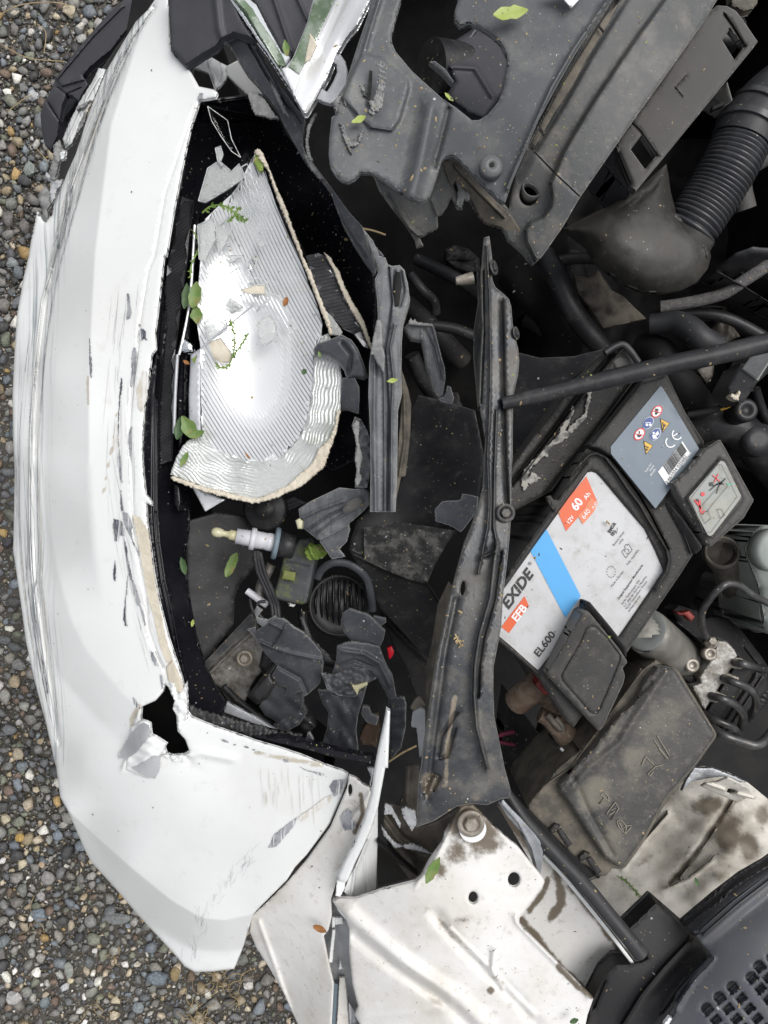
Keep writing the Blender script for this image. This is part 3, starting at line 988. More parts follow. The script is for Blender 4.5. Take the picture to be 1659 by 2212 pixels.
# gouges and scrapes on the skin
for pg, mm in [
    (P(0, 1, '822,240 836,245 840,290 852,370 838,405 818,408 828,330'), 'scuffgrey'),
    (P(0, 1, '905,470 930,472 945,490 942,520 955,545 930,535 905,552 900,510'), 'scuffblack'),
    (P(0, 1, '862,595 880,592 882,640 878,700 868,800 850,850 842,845 855,740 850,660'), 'scuffgrey'),
    (P(0, 1, '785,785 792,800 790,870 780,915 772,1000 768,1110 765,1180 771,1240 765,1240 764,1100 770,960 776,860'), 'scuffblack'),
    (P(0, 1, '772,1245 785,1330 790,1400 788,1440 795,1470 780,1465 770,1380 768,1290'), 'scuffgrey'),
    (P(0, 1, '784,1515 790,1600 798,1650 785,1655 778,1590'), 'scuffblack'),
    (P(0, 2, '738,42 790,60 800,120 805,160 780,150 765,190 745,190 735,130 730,80'), 'scuffblack'),
    (P(0, 2, '795,0 830,10 850,60 862,100 850,120 858,180 890,240 902,285 870,220 830,130 800,70'), 'scuffgrey'),
    (P(0, 2, '800,160 820,230 835,330 850,400 860,460 845,440 825,330 808,230'), 'scuffblack'),
    (P(0, 2, '848,420 880,480 890,520 910,580 905,615 890,600 862,520'), 'scuffgrey'),
    (P(0, 2, '905,600 930,650 945,730 938,738 920,670'), 'scuffgrey'),
    (P(0, 2, '745,310 750,380 748,450 738,445 732,400'), 'scuffblack'),
    (P(0, 2, '830,400 822,520 815,660 825,740 812,740 798,690 810,560'), 'scuffblack'),
    (P(0, 2, '970,900 990,910 1010,950 1030,1000 1005,995 985,960'), 'scuffgrey'),
    (P(0, 2, '1035,1050 1050,1060 1058,1140 1048,1150'), 'scuffgrey'),
    (P(0, 2, '860,1200 885,1230 900,1265 925,1272 890,1275 868,1240'), 'scuffgrey'),
    (P(0, 1, '578,530 584,600 594,700 592,790 584,780 580,680'), 'scuffblack'),
    (P(0, 1, '885,860 930,740 965,760 955,880 940,960 915,1010 895,980'), 'scufftan'),
    (P(0, 1, '840,1130 852,1100 850,1280 852,1340 840,1290 830,1190'), 'scuffgrey'),
    (P(0, 1, '755,1060 762,1120 745,1240 728,1280 738,1160'), 'scufftan'),
    (P(0, 2, '860,20 900,30 960,120 975,220 985,320 1010,480 1040,640 1080,840 1120,960 1080,980 1040,880 1000,700 960,560 930,400 905,250'), 'cream'),
    (P(0, 2, '260,900 280,980 300,1100 312,1175 304,1175 285,1060 262,940'), 'scuffblack'),
    (P(0, 2, '190,250 200,350 215,500 232,640 240,712 232,712 215,560 196,380'), 'scuffblack'),
    (P(0, 1, '240,630 232,760 214,900 200,1050 190,1250 184,1250 194,1020 212,840 228,700'), 'scuffgrey'),
    (P(0, 0, '490,1090 500,1095 470,1220 430,1400 395,1600 388,1600 420,1400 460,1220'), 'scuffgrey'),
    (P(0, 0, '790,330 760,440 690,640 640,790 632,785 690,600 750,410'), 'scuffgrey'),
    (P(0, 0, '770,420 750,480 720,540 735,460'), 'scufftan'),
    (P(1, 2, '175,1610 200,1605 212,1620 190,1622'), 'scuffgrey'),
    (P(1, 3, '280,-10 330,15 400,28 448,42 420,52 370,30 310,12'), 'scuffgrey'),
    (P(1, 3, '505,80 585,75 560,130 545,170 505,185 490,150 475,120'), 'scuffgrey'),
    (P(1, 3, '80,520 120,430 200,370 265,320 250,370 200,430 130,510'), 'scuffgrey'),
    (P(1, 3, '270,320 360,260 450,190 505,170 470,230 380,290 290,350'), 'scufftan'),
]:
    decal('scuff_mark', pg, M[mm])
for pg in (circ(486, 1601, 9, 14, 2.2, .35), circ(507, 1609, 3, 10, 1.6), circ(532, 1614, 6, 12, 1.8, .3), circ(618, 1643, 8, 14, 2.0, .25), circ(548, 1620, 3, 10, 1.4), circ(560, 1625, 3, 10, 1.4), circ(330, 1745, 2, 8, 1.5)):
    decal('stone_chip', pg, M['scuffgrey'], jag=.4, step=2.5)
def scratches():
    r = np.random.default_rng(12)
    EL = catmull([p + (0,) for p in S('300,40 205,190 130,380 92,553 55,760 36,1000 42,1240 75,1450 118,1640')], 8)
    EI = catmull([p + (0,) for p in S('316,30 225,250 165,450 122,620 98,800 90,1000 94,1240 117,1450 150,1600')], 8)
    out = {'scuffgrey': [], 'scuffblack': [], 'scufftan': []}
    n = len(EL)
    for _ in range(95):
        f = r.uniform(0, 1) ** .8
        L = int(r.integers(4, 22))
        i0 = int(r.integers(0, n - L))
        c = EL[i0:i0 + L, :2] * (1 - f) + EI[i0:i0 + L, :2] * f
        w = r.uniform(.3, 1.1) * np.sin(np.linspace(.15, 3.0, L))
        out[r.choice(['scuffgrey', 'scuffblack', 'scufftan'], p=[.66, .04, .3])].append(strip(c, w))
    for _ in range(70):
        y0 = r.uniform(600, 1350)
        x0 = np.interp(y0, [600, 1000, 1350], [270, 255, 300]) + r.normal(0, 16)
        L = r.uniform(30, 160)
        sl = np.interp(y0, [600, 1000, 1350], [-.12, .06, .3]) + r.normal(0, .06)
        c = [(x0 + sl * t, y0 + t) for t in np.linspace(0, L, 6)]
        out[r.choice(['scuffgrey', 'scufftan'], p=[.6, .4])].append(strip(c, r.uniform(.3, .9) * np.sin(np.linspace(.2, 2.95, 6))))
    for _ in range(34):
        x0, y0 = r.uniform(560, 690), r.uniform(1650, 1720)
        L = r.uniform(14, 70)
        c = [(x0 + .04 * t, y0 + t) for t in np.linspace(0, L, 4)]
        out['scufftan'].append(strip(c, r.uniform(.4, 1.4) * np.sin(np.linspace(.2, 2.95, 4))))
    hp_ = [(p[0], p[1]) for p in hole]
    for k, pls in out.items():
        keep = [q for q in pls if np.all(pg_sdist(np.array(q), bump_edge) > 3) and not np.any(inside(np.array(q), hp_))]
        flatpoly('fine_scratch', keep, lambda a: BZ(a) + .0016, M[k], bumper, kind='stuff')
scratches()
# crazing at the corner: hairline cracks joined into one part
def crazing():
    r = np.random.default_rng(3)
    polys = []
    for k in range(60):
        t = r.uniform(0, 1)
        x, y = np.interp(t, [0, .45, 1], [410, 440, 545]), np.interp(t, [0, .45, 1], [2090, 1985, 1840])
        x += r.normal(0, 9)
        an = math.radians(np.interp(t, [0, .5, 1], [92, 80, 55]) + r.normal(0, 14))
        L = r.uniform(10, 32)
        pl = [(x, y)]
        for j in range(5):
            x -= math.cos(an) * L / 5 * -1
            y -= math.sin(an) * L / 5
            an += r.normal(0, .17)
            pl.append((x, y))
        polys.append(strip(pl, .32))
    flatpoly('hairline_crack', polys, lambda a: BZ(a) + .0012, M['scuffgrey'], bumper, kind='stuff')
crazing()
# split-off lower lip strip and its shredded end
lip = P(0, 0, '640,440 590,540 515,660 450,790 405,900 425,965 470,930 520,820 560,740 600,665 640,570 690,450')
sheet('torn_lip_strip', lip, S('210,150,.665 135,300,.64 200,220,.66'), M['bumper'], bumper, th=.004, step=6, rnd=(4, .003), jag=.8,
      ridges=[(P(0, 0, '640,500 560,640 430,930'), 5, .003)], attrs={'scuff': lambda a: np.full(len(a), .8), 'grime': near(P(0, 0, '600,660 560,740 470,930'), 7)})
for pg, zz, mm in [
    (P(0, 0, '385,905 400,960 430,980 415,1020 380,1060 370,1150 345,1180 320,1150 325,1090 345,1040 345,940'), .645, 'fray'),
    (P(0, 0, '300,1110 350,1150 380,1165 410,1160 400,1200 370,1230 360,1290 330,1320 320,1250 330,1180 290,1160'), .642, 'greyunder'),
    (P(0, 0, '245,1260 300,1200 325,1260 330,1330 310,1360 320,1440 280,1450 270,1340 248,1300'), .638, 'fray'),
    (P(0, 0, '590,640 605,655 560,690 500,720 490,700 540,670'), .66, 'fray'),
    (P(0, 0, '600,670 570,720 555,790 490,890 465,930 500,840 540,730'), .655, 'fray'),
    (P(0, 0, '390,990 425,970 420,1030 390,1035'), .65, 'white')]:
    sheet('torn_shred', pg, zz, M[mm], bumper, th=.004, step=4, rnd=(4, .003), jag=1.3, noise=.0015, nscale=18)
def FLZ(a):
    return BZ(a) + .004 + .013 * np.exp(-((a[:, 0] - 318) / 34) ** 2 - ((a[:, 1] - 1608) / 40) ** 2)
# curled flap below the hole, and its torn rim
sheet('curled_flap', P(0, 2, '925,1345 975,1365 985,1440 1040,1470 1085,1500 1060,1550 1030,1590') + P(0, 3, '1035,0 1020,40 960,70 880,45 815,10') + P(0, 2, '812,1640 830,1560 790,1590 765,1600 760,1570 800,1510 830,1450 850,1390'),
      FLZ, M['white'], bumper, th=.003, step=4.5, rnd=(5, .003), jag=.9, noise=.0018, nscale=30)
decal('flap_underside', P(0, 2, '925,1365 965,1385 980,1430 940,1490 880,1560 820,1600 770,1595 800,1520 850,1430'), M['greyunder'], FLZ, .003)
decal('flap_painted_shade', P(0, 2, '900,1640 1000,1580 1040,1590') + P(0, 3, '1035,10 1005,70 940,55 880,20 850,0'), M['greyunder'], FLZ, .003)  # grey patch paints the shade lying on the flap
for pg in (P(0, 2, '1085,1085 1130,1105 1160,1180 1210,1100 1215,1290 1220,1325 1165,1430 1150,1400 1142,1320 1118,1270 1132,1222 1108,1180'),
           P(0, 2, '1060,1560 1110,1575 1180,1572 1225,1545 1228,1600 1180,1628 1100,1610 1045,1580')):
    sheet('torn_hole_rim', pg, lambda a: BZ(a) + .003, M['white'], bumper, th=.004, step=4, rnd=(4, .003), jag=1.1, noise=.002, nscale=16)
sheet('rust_stain_edge', P(0, 2, '1075,1000 1120,960 1170,1075 1195,1160 1160,1180 1110,1110 1085,1085'), lambda a: BZ(a) + .002, M['cream'], bumper, th=.003, step=4, rnd=(3, .002), jag=.8)
# folded corner of skin up by the grille
sheet('cracked_corner_tab', P(0, 0, '1210,425 1330,345 1420,400 1480,430 1460,520 1410,575 1395,590 1350,470'), S('410,150,.685 470,140,.66 470,190,.675'), M['white'], bumper, th=.003, step=5, noise=.002, nscale=25,
      ridges=[(P(0, 0, '1330,350 1360,480 1395,585'), 4, -.004), (P(0, 0, '1420,400 1440,470 1410,570'), 3, .003)])
sheet('inner_flange', P(0, 0, '1465,430 1560,380 1659,470 1720,560 1700,610 1600,615 1540,560 1470,490'), S('490,140,.66 560,160,.65 530,205,.645'), M['white'], bumper, th=.003, step=6)
decal('paint_chip', P(0, 0, '1295,600 1315,605 1310,635 1285,650 1280,630'), M['scuffgrey'])
for q in [(327, 151), (284, 414), (190, 1273), (116, 1390), (200, 1760), (256, 1796), (430, 1650), (540, 1745), (128, 470)]:
    decal('stone_chip', circ(q[0], q[1], 1.5, 7), M['scuffblack'])

# dark beam and liner behind the bumper skin
sheet('bumper_beam', S('300,-80 420,-80 420,300 360,700 340,1100 370,1450 560,1640 700,1760 640,1840 420,1800 300,1700 240,1500 190,1100 190,700 230,300'),
      S('300,0,.56 300,1000,.56 300,1600,.58 500,1750,.60'), M['deep'], th=.25, step=30, label='black bumper beam seen through the tear in the white skin', cat='bumper beam')
sheet('bumper_liner', P(0, 0, '960,60 760,300 580,560 420,900 360,1140 330,1400 560,1400 700,800 900,300'), S('320,20,.50 130,380,.42 200,400,.5'), M['black'], th=.03, step=15,
      label='black plastic liner showing in the long slit of the torn bumper', cat='bumper liner')

# lower splitter
sp = thing('front_splitter', 'broken charcoal lower splitter sticking out past the bumper', 'splitter', 200, 150, .25)
sheet('splitter_blade', P(0, 0, '800,0 940,0 960,60 835,180 760,275 720,330 655,380 600,425 590,430 538,490 550,520 400,560 360,510 480,340 600,205') + S('') + P(0, 0, '700,90'), S('300,0,.40 150,200,.36 120,165,.36'), M['splitter'], sp, th=.012, step=9, rnd=(5, .004),
      ridges=[(P(0, 0, '790,40 600,230 370,505'), 6, .004)])
sheet('splitter_corner', P(0, 0, '360,505 545,500 570,548 510,655 470,620 430,610 400,690 385,780 300,650 340,560'), S('130,180,.355 185,190,.36 130,250,.34'), M['splitter'], sp, th=.01, step=6, rnd=(3, .002), ridges=[(P(0, 0, '380,570 430,610 520,570'), 3, -.003)])
sheet('splitter_end_cap', P(0, 0, '292,640 320,690 385,785 375,880 330,975 292,945 270,840 262,740'), S('95,220,.35 125,290,.33 95,310,.32'), M['splitter'], sp, th=.02, step=6, rnd=(4, .003))
sheet('splitter_mount', P(0, 0, '540,490 620,430 720,340 830,200 700,520 520,680 400,900 380,880 400,690 430,610 470,610 510,650 570,548'), S('200,150,.30 130,280,.28 220,120,.31'), M['deep'], sp, th=.05, step=10)
sheet('splitter_web', P(0, 0, '440,610 500,640 470,700 420,760 395,850 385,780 400,690'), .315, M['splitter'], sp, th=.01, step=6)

# ================================================================== wing (fender) and its mount
wing = thing('front_wing', 'crumpled white front wing with a split seam beside the bumper', 'fender', 650, 1950, .5)
WZ = zfun(S('740,1680,.732 790,1710,.735 560,1960,.672 650,1850,.700 720,1950,.712 560,2000,.665 640,2212,.660 720,2080,.702 720,2230,.695 770,1790,.735 600,2140,.640 660,1960,.700 650,2300,.655 740,2300,.69'))
sheet('wing_front_face', P(1, 3, '602,45 650,62 690,100 735,125 745,160 730,260 700,360 640,520 575,640 520,740 488,850 492,960 470,1050 438,1090 470,1250 505,1400 490,1659') + S('725,2300 660,2300') + P(1, 3, '270,1659 190,1480 90,1300 0,1160')
      + P(1, 3, '-40,1060 -30,960 60,880 200,740 330,590 480,390 590,130'), WZ, M['wing'], wing, th=.003, step=8, rnd=(4, .002), holes=[circ(756.5, 1706, 4.5, 16, 12.5)],
      ridges=[(P(1, 3, '20,1000 110,1250 250,1659'), 8, .004), (P(1, 3, '740,160 640,320 560,420'), 9, .003), (P(1, 3, '720,270 660,430 590,600'), 8, .003)],
      attrs={'grime': anyof(blob(770, 1740, 30, 50, .45), near(P(1, 3, '680,160 690,300 640,420'), 10))})
decal('scraped_patch', P(1, 3, '600,265 625,290 615,330 650,370 640,395 605,400 575,410 560,370 550,320 570,290'), M['scuffgrey'], WZ, .0032, wing)
strip_z = S('830,1540,.80 840,1640,.79 790,1800,.76 740,1920,.735 775,1760,.765')
sheet('folded_edge', P(1, 2, '845,1272 870,1290 866,1400 856,1659') + P(1, 3, '838,0 820,100 790,260 745,400 690,520 640,620 600,720 580,745 535,735 530,700 575,600 640,480 700,330 745,170 768,0')
      + P(1, 2, '790,1540 825,1380'), strip_z, M['white'], wing, th=.006, step=6, rnd=(6, .004), attrs={'grime': zero})
sheet('folded_inner_face', P(1, 3, '790,262 788,480 778,780 700,820 640,832 605,850 570,800 600,720 690,520 745,400'), S('815,1740,.735 810,1900,.70 750,1930,.715'), M['white'], wing, th=.004, step=7,
      ridges=[(P(1, 3, '720,470 640,660 620,830'), 5, .005), (P(1, 3, '700,560 715,820'), 4, -.003)], attrs={'grime': zero})
sheet('torn_seam', P(1, 3, '500,820 560,800 650,860 640,900 600,960 610,1060 605,1180 640,1400 665,1545 640,1600 680,1700') + S('790,2310 715,2310') + P(1, 3, '480,1659 500,1400 466,1260 432,1110 445,1060 485,960 488,850'),
      S('720,1950,.69 760,2000,.70 720,2212,.655 760,2200,.665'), M['greyunder'], wing, th=.003, step=6, jag=.5, noise=.001, nscale=20)
for pg, mm, zz in [(P(1, 3, '490,965 515,965 512,1030 492,1035'), 'white', .7), (P(1, 3, '515,970 555,965 570,1010 515,1015'), 'white', .70), (P(1, 3, '495,1045 516,1045 495,1260 470,1262'), 'white', .695),
                   (P(1, 3, '545,1240 555,1285 568,1298 535,1308'), 'white', .69), (P(1, 3, '500,1390 535,1400 530,1659 485,1700'), 'seal', .68), (P(1, 3, '540,1360 575,1355 590,1480 600,1659 520,1720'), 'wing', .684),
                   (P(1, 3, '600,1520 640,1570 670,1640 600,1659'), 'scuffgrey', .684), (P(1, 3, '500,845 540,840 600,870 640,900 590,930 600,1000 560,960 530,920'), 'white', .714),
                   (P(1, 3, '640,880 680,860 690,900 730,925 690,945 650,930'), 'white', .716), (P(1, 3, '525,725 580,730 575,780 545,835 515,830'), 'white', .728)]:
    sheet('paint_shard', pg, zz, M[mm], wing, th=.002, step=5, jag=.6, rnd=(2, .001), attrs={'grime': zero})

MZ = zfun(S('1000,1740,.775 1060,1750,.775 1100,1850,.765 1170,1910,.76 1040,1920,.765 940,1830,.765 900,1900,.76 740,1945,.725 740,2100,.715 780,2212,.71 900,2100,.745 1020,2050,.757 1150,2050,.75 1060,2212,.735 1270,2160,.735 1250,2280,.73 900,2300,.72'))
mount_out = (P(1, 3, '1318,245 1350,236 1405,236 1440,270 1530,365 1659,480') + P(2, 3, '30,500 130,625 205,715 212,738 195,775 48,975 48,1008 75,1040 300,1265 528,1492 515,1530 490,1600 470,1700') + S('1260,2310 780,2310')
             + P(1, 3, '672,1659 640,1600 662,1545 625,1400 602,1180 604,1040 575,960 520,900 495,862 540,840 640,845 820,785 1030,732 1070,700 1120,600 1210,475 1222,420 1290,310'))
wm = thing('wing_mount_panel', 'dirty white wing mounting panel with a big hex bolt and two round holes', 'body panel', 1020, 1950, .62)
sheet('mount_panel', mount_out, MZ, M['wing'], wm, th=.003, step=9, rnd=(5, .003), holes=[circ(1022, 1939, 10, 18, 13.5), circ(1110, 1900, 13, 18, 16)],
      ridges=[(P(1, 3, '590,930 700,1040 1000,1290 1320,1500 1480,1659'), 26, .009), (P(1, 3, '640,1090 900,1300 1250,1540 1400,1700'), 18, -.006),
              (P(1, 3, '1170,960 1290,1100 1480,1300 1700,1500') + P(2, 3, '150,1659'), 20, -.006), (P(1, 3, '1250,1040 1540,1330 1800,1600'), 12, .006),
              (P(1, 3, '1540,1190 1530,1330 1600,1430'), 8, .005), (P(1, 3, '700,1600 1000,1580 1250,1530'), 22, .004), (P(1, 3, '1040,760 1180,560 1330,270'), 7, .003),
              (P(2, 3, '20,960 30,1000 500,1480'), 9, .004)],
      attrs={'grime': anyof(blob(1012, 1772, 60, 62, 1.0), blob(1045, 1805, 58, 60, .9), blob(985, 1840, 36, 46, .8), blob(950, 1880, 28, 34, .6), blob(1010, 1990, 60, 28, .42), blob(1080, 2020, 40, 60, .40), near(P(1, 3, '1180,980 1400,1200 1600,1400'), 22, .55),
                             near(P(2, 3, '520,1480 430,1420 300,1290'), 14), blob(1060, 2140, 12), blob(860, 1990, 40, 25, .25), blob(930, 1960, 60, 40, .36))})
lathe('clean_paint_ring', 1021, 1790, .7775, [(.0105, 0), (.0105, .0006)], M['white'], wm, 28, smooth=False)
hexbolt(wm, 1017, 1778, .779, .0105, M['washer'], M['steelbolt'])
# outer face under the panel, stained, with its edge strips
ws = thing('wing_side_flange', 'mud stained white flange between the mounting panel and the black seal', 'body panel', 1190, 1990, .6)
sheet('stained_face', P(1, 3, '1560,235 1659,330') + P(2, 3, '100,500 205,560 480,880 740,1190 690,1240 640,1290 600,1400 520,1500 300,1280 40,1010 40,970 200,740'),
      S('1110,1740,.70 1260,1980,.69 1340,2070,.69 1270,2150,.68 1150,1980,.69'), M['wing'], ws, th=.003, step=7, rnd=None, holes=[circ(1299, 2116, 8, 14, 11)],
      attrs={'grime': anyof(near(P(2, 3, '290,680 310,780 320,880 250,980'), 20), blob(1215, 1960, 22, 30, .5), near(P(2, 3, '400,760 600,1020 720,1200'), 26), near(P(2, 3, '60,980 300,1280 540,1500'), 18), near(P(2, 3, '640,1250 560,1350 500,1460'), 26), near(P(1, 3, '1560,250 1800,520'), 40),
                             near(P(2, 3, '230,720 210,800 110,930'), 12))})
for k, dx in enumerate((0, 9)):
    tube('folded_edge', [(p[0] + dx * .7, p[1] - dx, z) for p, z in zip(P(2, 3, '200,565 330,700 480,880 640,1080 790,1275'), (.735, .733, .73, .727, .72))], .0016, M['alu'] if k else M['white'], ws, 8)
sheet('bent_bright_flange', P(1, 3, '1570,225 1600,205 1659,270') + P(2, 3, '60,330 140,420 203,500 200,560 185,690 155,690 130,600 70,430 0,350') + P(1, 3, '1630,320'), S('1080,1745,.765 1170,1850,.75 1160,1900,.74'), M['baremetal'], ws, th=.002, step=6,
      ridges=[(P(1, 3, '1590,225 1700,350') + P(2, 3, '130,520 170,680'), 4, .003)])
# ================================================================== headlight
hl = thing('headlight_housing', 'gloss black headlight housing, smashed open and empty at its lower end', 'headlight', 480, 900, .5)
HZ = zfun(S('437,215,.70 560,200,.69 350,700,.688 320,1100,.69 320,1000,.69 345,1350,.695 405,1530,.70 600,1600,.71 770,1660,.72 420,240,.69 700,430,.67 800,560,.66 790,700,.65 480,420,.60 560,300,.61 640,500,.60 600,700,.59 460,900,.60 720,700,.60 730,950,.60 560,1100,.60 400,1100,.64 400,700,.62 420,1400,.655 480,1500,.66'))
sheet('housing_shell', P(0, 0, '1306,655 1340,640 1500,625 1659,605') + P(1, 0, '60,640 150,760 200,860 300,1000 430,1150 500,1250 600,1400 690,1550 740,1659')
      + P(1, 1, '760,80 790,300 770,480 740,640 735,900 740,1200 640,1330 500,1400 440,1380 300,1500 100,1580 0,1610') + P(0, 1, '1500,1590 1240,1500 1225,1659')
      + P(0, 2, '1225,100 1195,300 1215,500 1270,800 1330,1000 1400,1140 1465,1240 1440,1300 1659,1385') + P(1, 2, '200,1430 420,1500 640,1550 760,1570 775,1620')
      + P(1, 2, '740,1640 500,1590 300,1535 0,1465') + P(0, 2, '1460,1395 1300,1340 1235,1310 1212,1260 1195,1150 1150,940 1105,800 1065,660 1035,560 1000,380 978,200 958,0')
      + P(0, 1, '950,1600 935,1400 925,1250 940,1000 965,830 1005,640 1020,500 1040,300 1065,50') + P(0, 0, '1085,1659 1140,1330 1205,1000 1250,800'),
      HZ, M['gloss'], hl, th=.004, step=11, rnd=(4, .003),
      ridges=[(P(0, 1, '1075,0 1045,300 1025,600 1005,900 1000,1300 1000,1659') + P(0, 2, '1015,200 1050,450 1095,650 1140,900 1200,1150 1225,1280'), 8, .005), (P(1, 0, '480,1250 600,1430 700,1600'), 3, .004),
              (P(0, 0, '1340,690 1480,720 1659,760'), 5, .006), (P(1, 0, '0,1000 200,1400 330,1659'), 9, -.01)])
# smoked ribbed strip along the bumper side
strip_o = P(0, 0, '1180,1270 1255,1300 1230,1480 1215,1659') + P(0, 1, '1205,60 1170,330 1135,600 1120,900 1118,1200 1112,1325 1060,1345 1020,1350 1015,1200 1020,900 1045,600 1060,300 1085,60') + P(0, 0, '1110,1620 1140,1450')
def rib_lines(p0, p1, n, d0, d1, L, st):
    out = []
    for k in range(n):
        t = k / (n - 1)
        x, y = p0[0] + (p1[0] - p0[0]) * t, p0[1] + (p1[1] - p0[1]) * t
        dx, dy = d0[0] + (d1[0] - d0[0]) * t, d0[1] + (d1[1] - d0[1]) * t
        h = math.hypot(dx, dy)
        out.append([(x + dx / h * s, y + dy / h * s) for s in np.arange(-L, L, st)])
    return out
SL = rib_lines((385, 425), (350, 1010), 150, (.8, -.6), (.8, -.6), 40, 9)
def sl_z(a):
    u = a[:, 1] + .75 * (a[:, 0] - 370)
    return .664 + .0022 * (np.floor((u + 1e-6) / 3.93).astype(int) % 2)
SLP = [(370, 425 + 3.93 * k) for k in range(150)]
SL = [[(370 + s, y - .75 * s) for s in np.arange(-40, 41, 10)] for (_, y) in [(0, 393 + 3.93 * k) for k in range(170)]]
def sl_z(a):
    u = (a[:, 1] + .75 * (a[:, 0] - 370) - 393) / 3.93
    k = np.abs((u % 2) - 1)
    return .672 + .003 * k + .00008 * (a[:, 0] - 370)
sheet('ribbed_side_lens', strip_o, sl_z, M['darklens'], hl, th=.003, step=50, rnd=None, lines=SL, flat=True)
sheet('silver_divider', P(0, 1, '1235,640 1310,590 1300,900 1305,1150 1225,1130 1222,900') , S('410,780,.678 430,900,.678 410,950,.678'), M['silver'], hl, th=.02, step=8, rnd=(3, .002))
sheet('dark_divider', P(0, 0, '1290,1380 1255,1500 1240,1659') + P(0, 1, '1250,0 1220,350 1175,640 1150,900 1150,1150 1160,1250 1195,1150 1215,900 1215,640 1245,350 1262,60') + P(0, 0, '1275,1600'), S('420,480,.675 400,780,.672 390,970,.67'), M['gloss'], hl, th=.02, step=7, rnd=(3, .002),
      ridges=[(P(0, 1, '1235,100 1200,640 1190,1100'), 3, .005)])
tube('chrome_trim', [(p[0], p[1], .681) for p in P(0, 1, '1262,-200 1245,100 1225,330 1180,560 1160,640')], .0013, M['chrome'], hl, 6)
tube('chrome_trim', [(p[0], p[1], .681) for p in P(0, 1, '1150,640 1135,900 1128,1150')], .0016, M['silver'], hl, 6)
sheet('side_marker_bulb', P(0, 1, '1165,560 1200,530 1245,560 1252,620 1150,630'), .682, M['chromedirty'], hl, th=.01, step=5, rnd=(7, .006))
sheet('lower_visor', P(0, 1, '1125,1480 1160,1490 1170,1600 1155,1659 1130,1600'), .672, M['gloss'], hl, th=.02, step=6)

# ribbed chrome reflector
main = P(1, 0, '-10,1000 10,1020 60,1110 130,1330 200,1500 275,1659') + P(1, 1, '330,150 400,330 430,440 425,520 390,620 382,720 372,850 340,1050 290,1180 180,1300 60,1340') + P(0, 1, '1600,1335 1500,1310 1400,1260 1310,1175 1302,900 1300,600 1270,400 1285,200 1300,0') + P(0, 0, '1310,1500 1330,1420 1420,1330 1500,1260 1560,1180 1600,1090')
rf = thing('headlight_reflector', 'broken chrome ribbed headlight reflector with a torn cream edge', 'reflector', 560, 760, .6)
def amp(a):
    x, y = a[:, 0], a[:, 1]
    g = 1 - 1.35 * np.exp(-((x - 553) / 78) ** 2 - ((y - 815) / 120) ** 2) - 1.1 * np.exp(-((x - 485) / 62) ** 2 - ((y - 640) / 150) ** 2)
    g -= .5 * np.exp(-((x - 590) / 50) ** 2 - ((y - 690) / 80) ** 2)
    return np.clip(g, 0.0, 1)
TH0 = math.radians(61)
CURV = .00022
def rib_u(a):
    x, y = a[:, 0] - 560, a[:, 1] - 720
    s = x * math.cos(TH0) + y * math.sin(TH0)
    u = x * math.sin(TH0) - y * math.cos(TH0)
    return u - CURV * s * s * np.sign(1), s
RS = 7.6
RL = []
for k in range(-40, 50):
    for fr in (0.0, 0.76):
        u0 = (k + fr) * RS
        ln = []
        for s in np.arange(-460, 440, 13):
            u = u0 + CURV * s * s
            ln.append((560 + s * math.cos(TH0) + u * math.sin(TH0), 720 + s * math.sin(TH0) - u * math.cos(TH0)))
        RL.append(ln)
RZ = zfun(S('560,340,.690 650,540,.684 700,700,.680 690,900,.678 620,1020,.678 520,1080,.68 430,1000,.682 425,700,.682 430,480,.685 540,700,.668 550,850,.666 540,520,.676'))
def main_z(a):
    u, s = rib_u(a)
    f = (u / RS) % 1.0
    prof = np.where(f < .76, f / .76, (1 - f) / .24)
    return RZ(a) + .0010 * amp(a) * (prof - .5)
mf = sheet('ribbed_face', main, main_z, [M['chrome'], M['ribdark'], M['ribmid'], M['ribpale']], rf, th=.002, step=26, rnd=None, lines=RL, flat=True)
me = mf.data
nv = len(me.vertices)
co = np.zeros(nv * 3)
me.vertices.foreach_get('co', co)
co = co.reshape(-1, 3) + base_of(rf)
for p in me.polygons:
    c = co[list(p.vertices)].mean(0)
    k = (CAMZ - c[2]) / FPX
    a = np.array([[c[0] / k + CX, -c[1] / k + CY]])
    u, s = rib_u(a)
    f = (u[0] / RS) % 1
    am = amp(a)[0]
    if am > .2 and f > .76: p.material_index = 1 if am > .72 else 2 if am > .45 else 3  # painted rib tone grows paler towards the bright centre
ring = P(1, 1, '425,520 470,500 530,640 558,780 552,900 545,1000 525,1130 470,1230 440,1340 380,1385 300,1462 200,1520 80,1555 0,1580') + P(0, 1, '1500,1545 1300,1490 1135,1430 1105,1418 1110,1390 1145,1300 1180,1235 1225,1190 1312,1165 1400,1250 1500,1300 1600,1325') \
       + P(1, 1, '60,1332 180,1292 285,1172 335,1045 366,850 376,720 384,620')
sheet('outer_ring_lens', ring, lambda a: RZ(a) + .003 + .0008 * np.sin(2 * math.pi * (pl_dist(a, main + [main[0]])[0] + 2.2 * np.sin(a[:, 0] / 9) + 1.6 * np.sin(a[:, 1] / 7)) / 7.0), M['lens'], rf, th=.003, step=2.6, rnd=(2, .001), jag=.7)
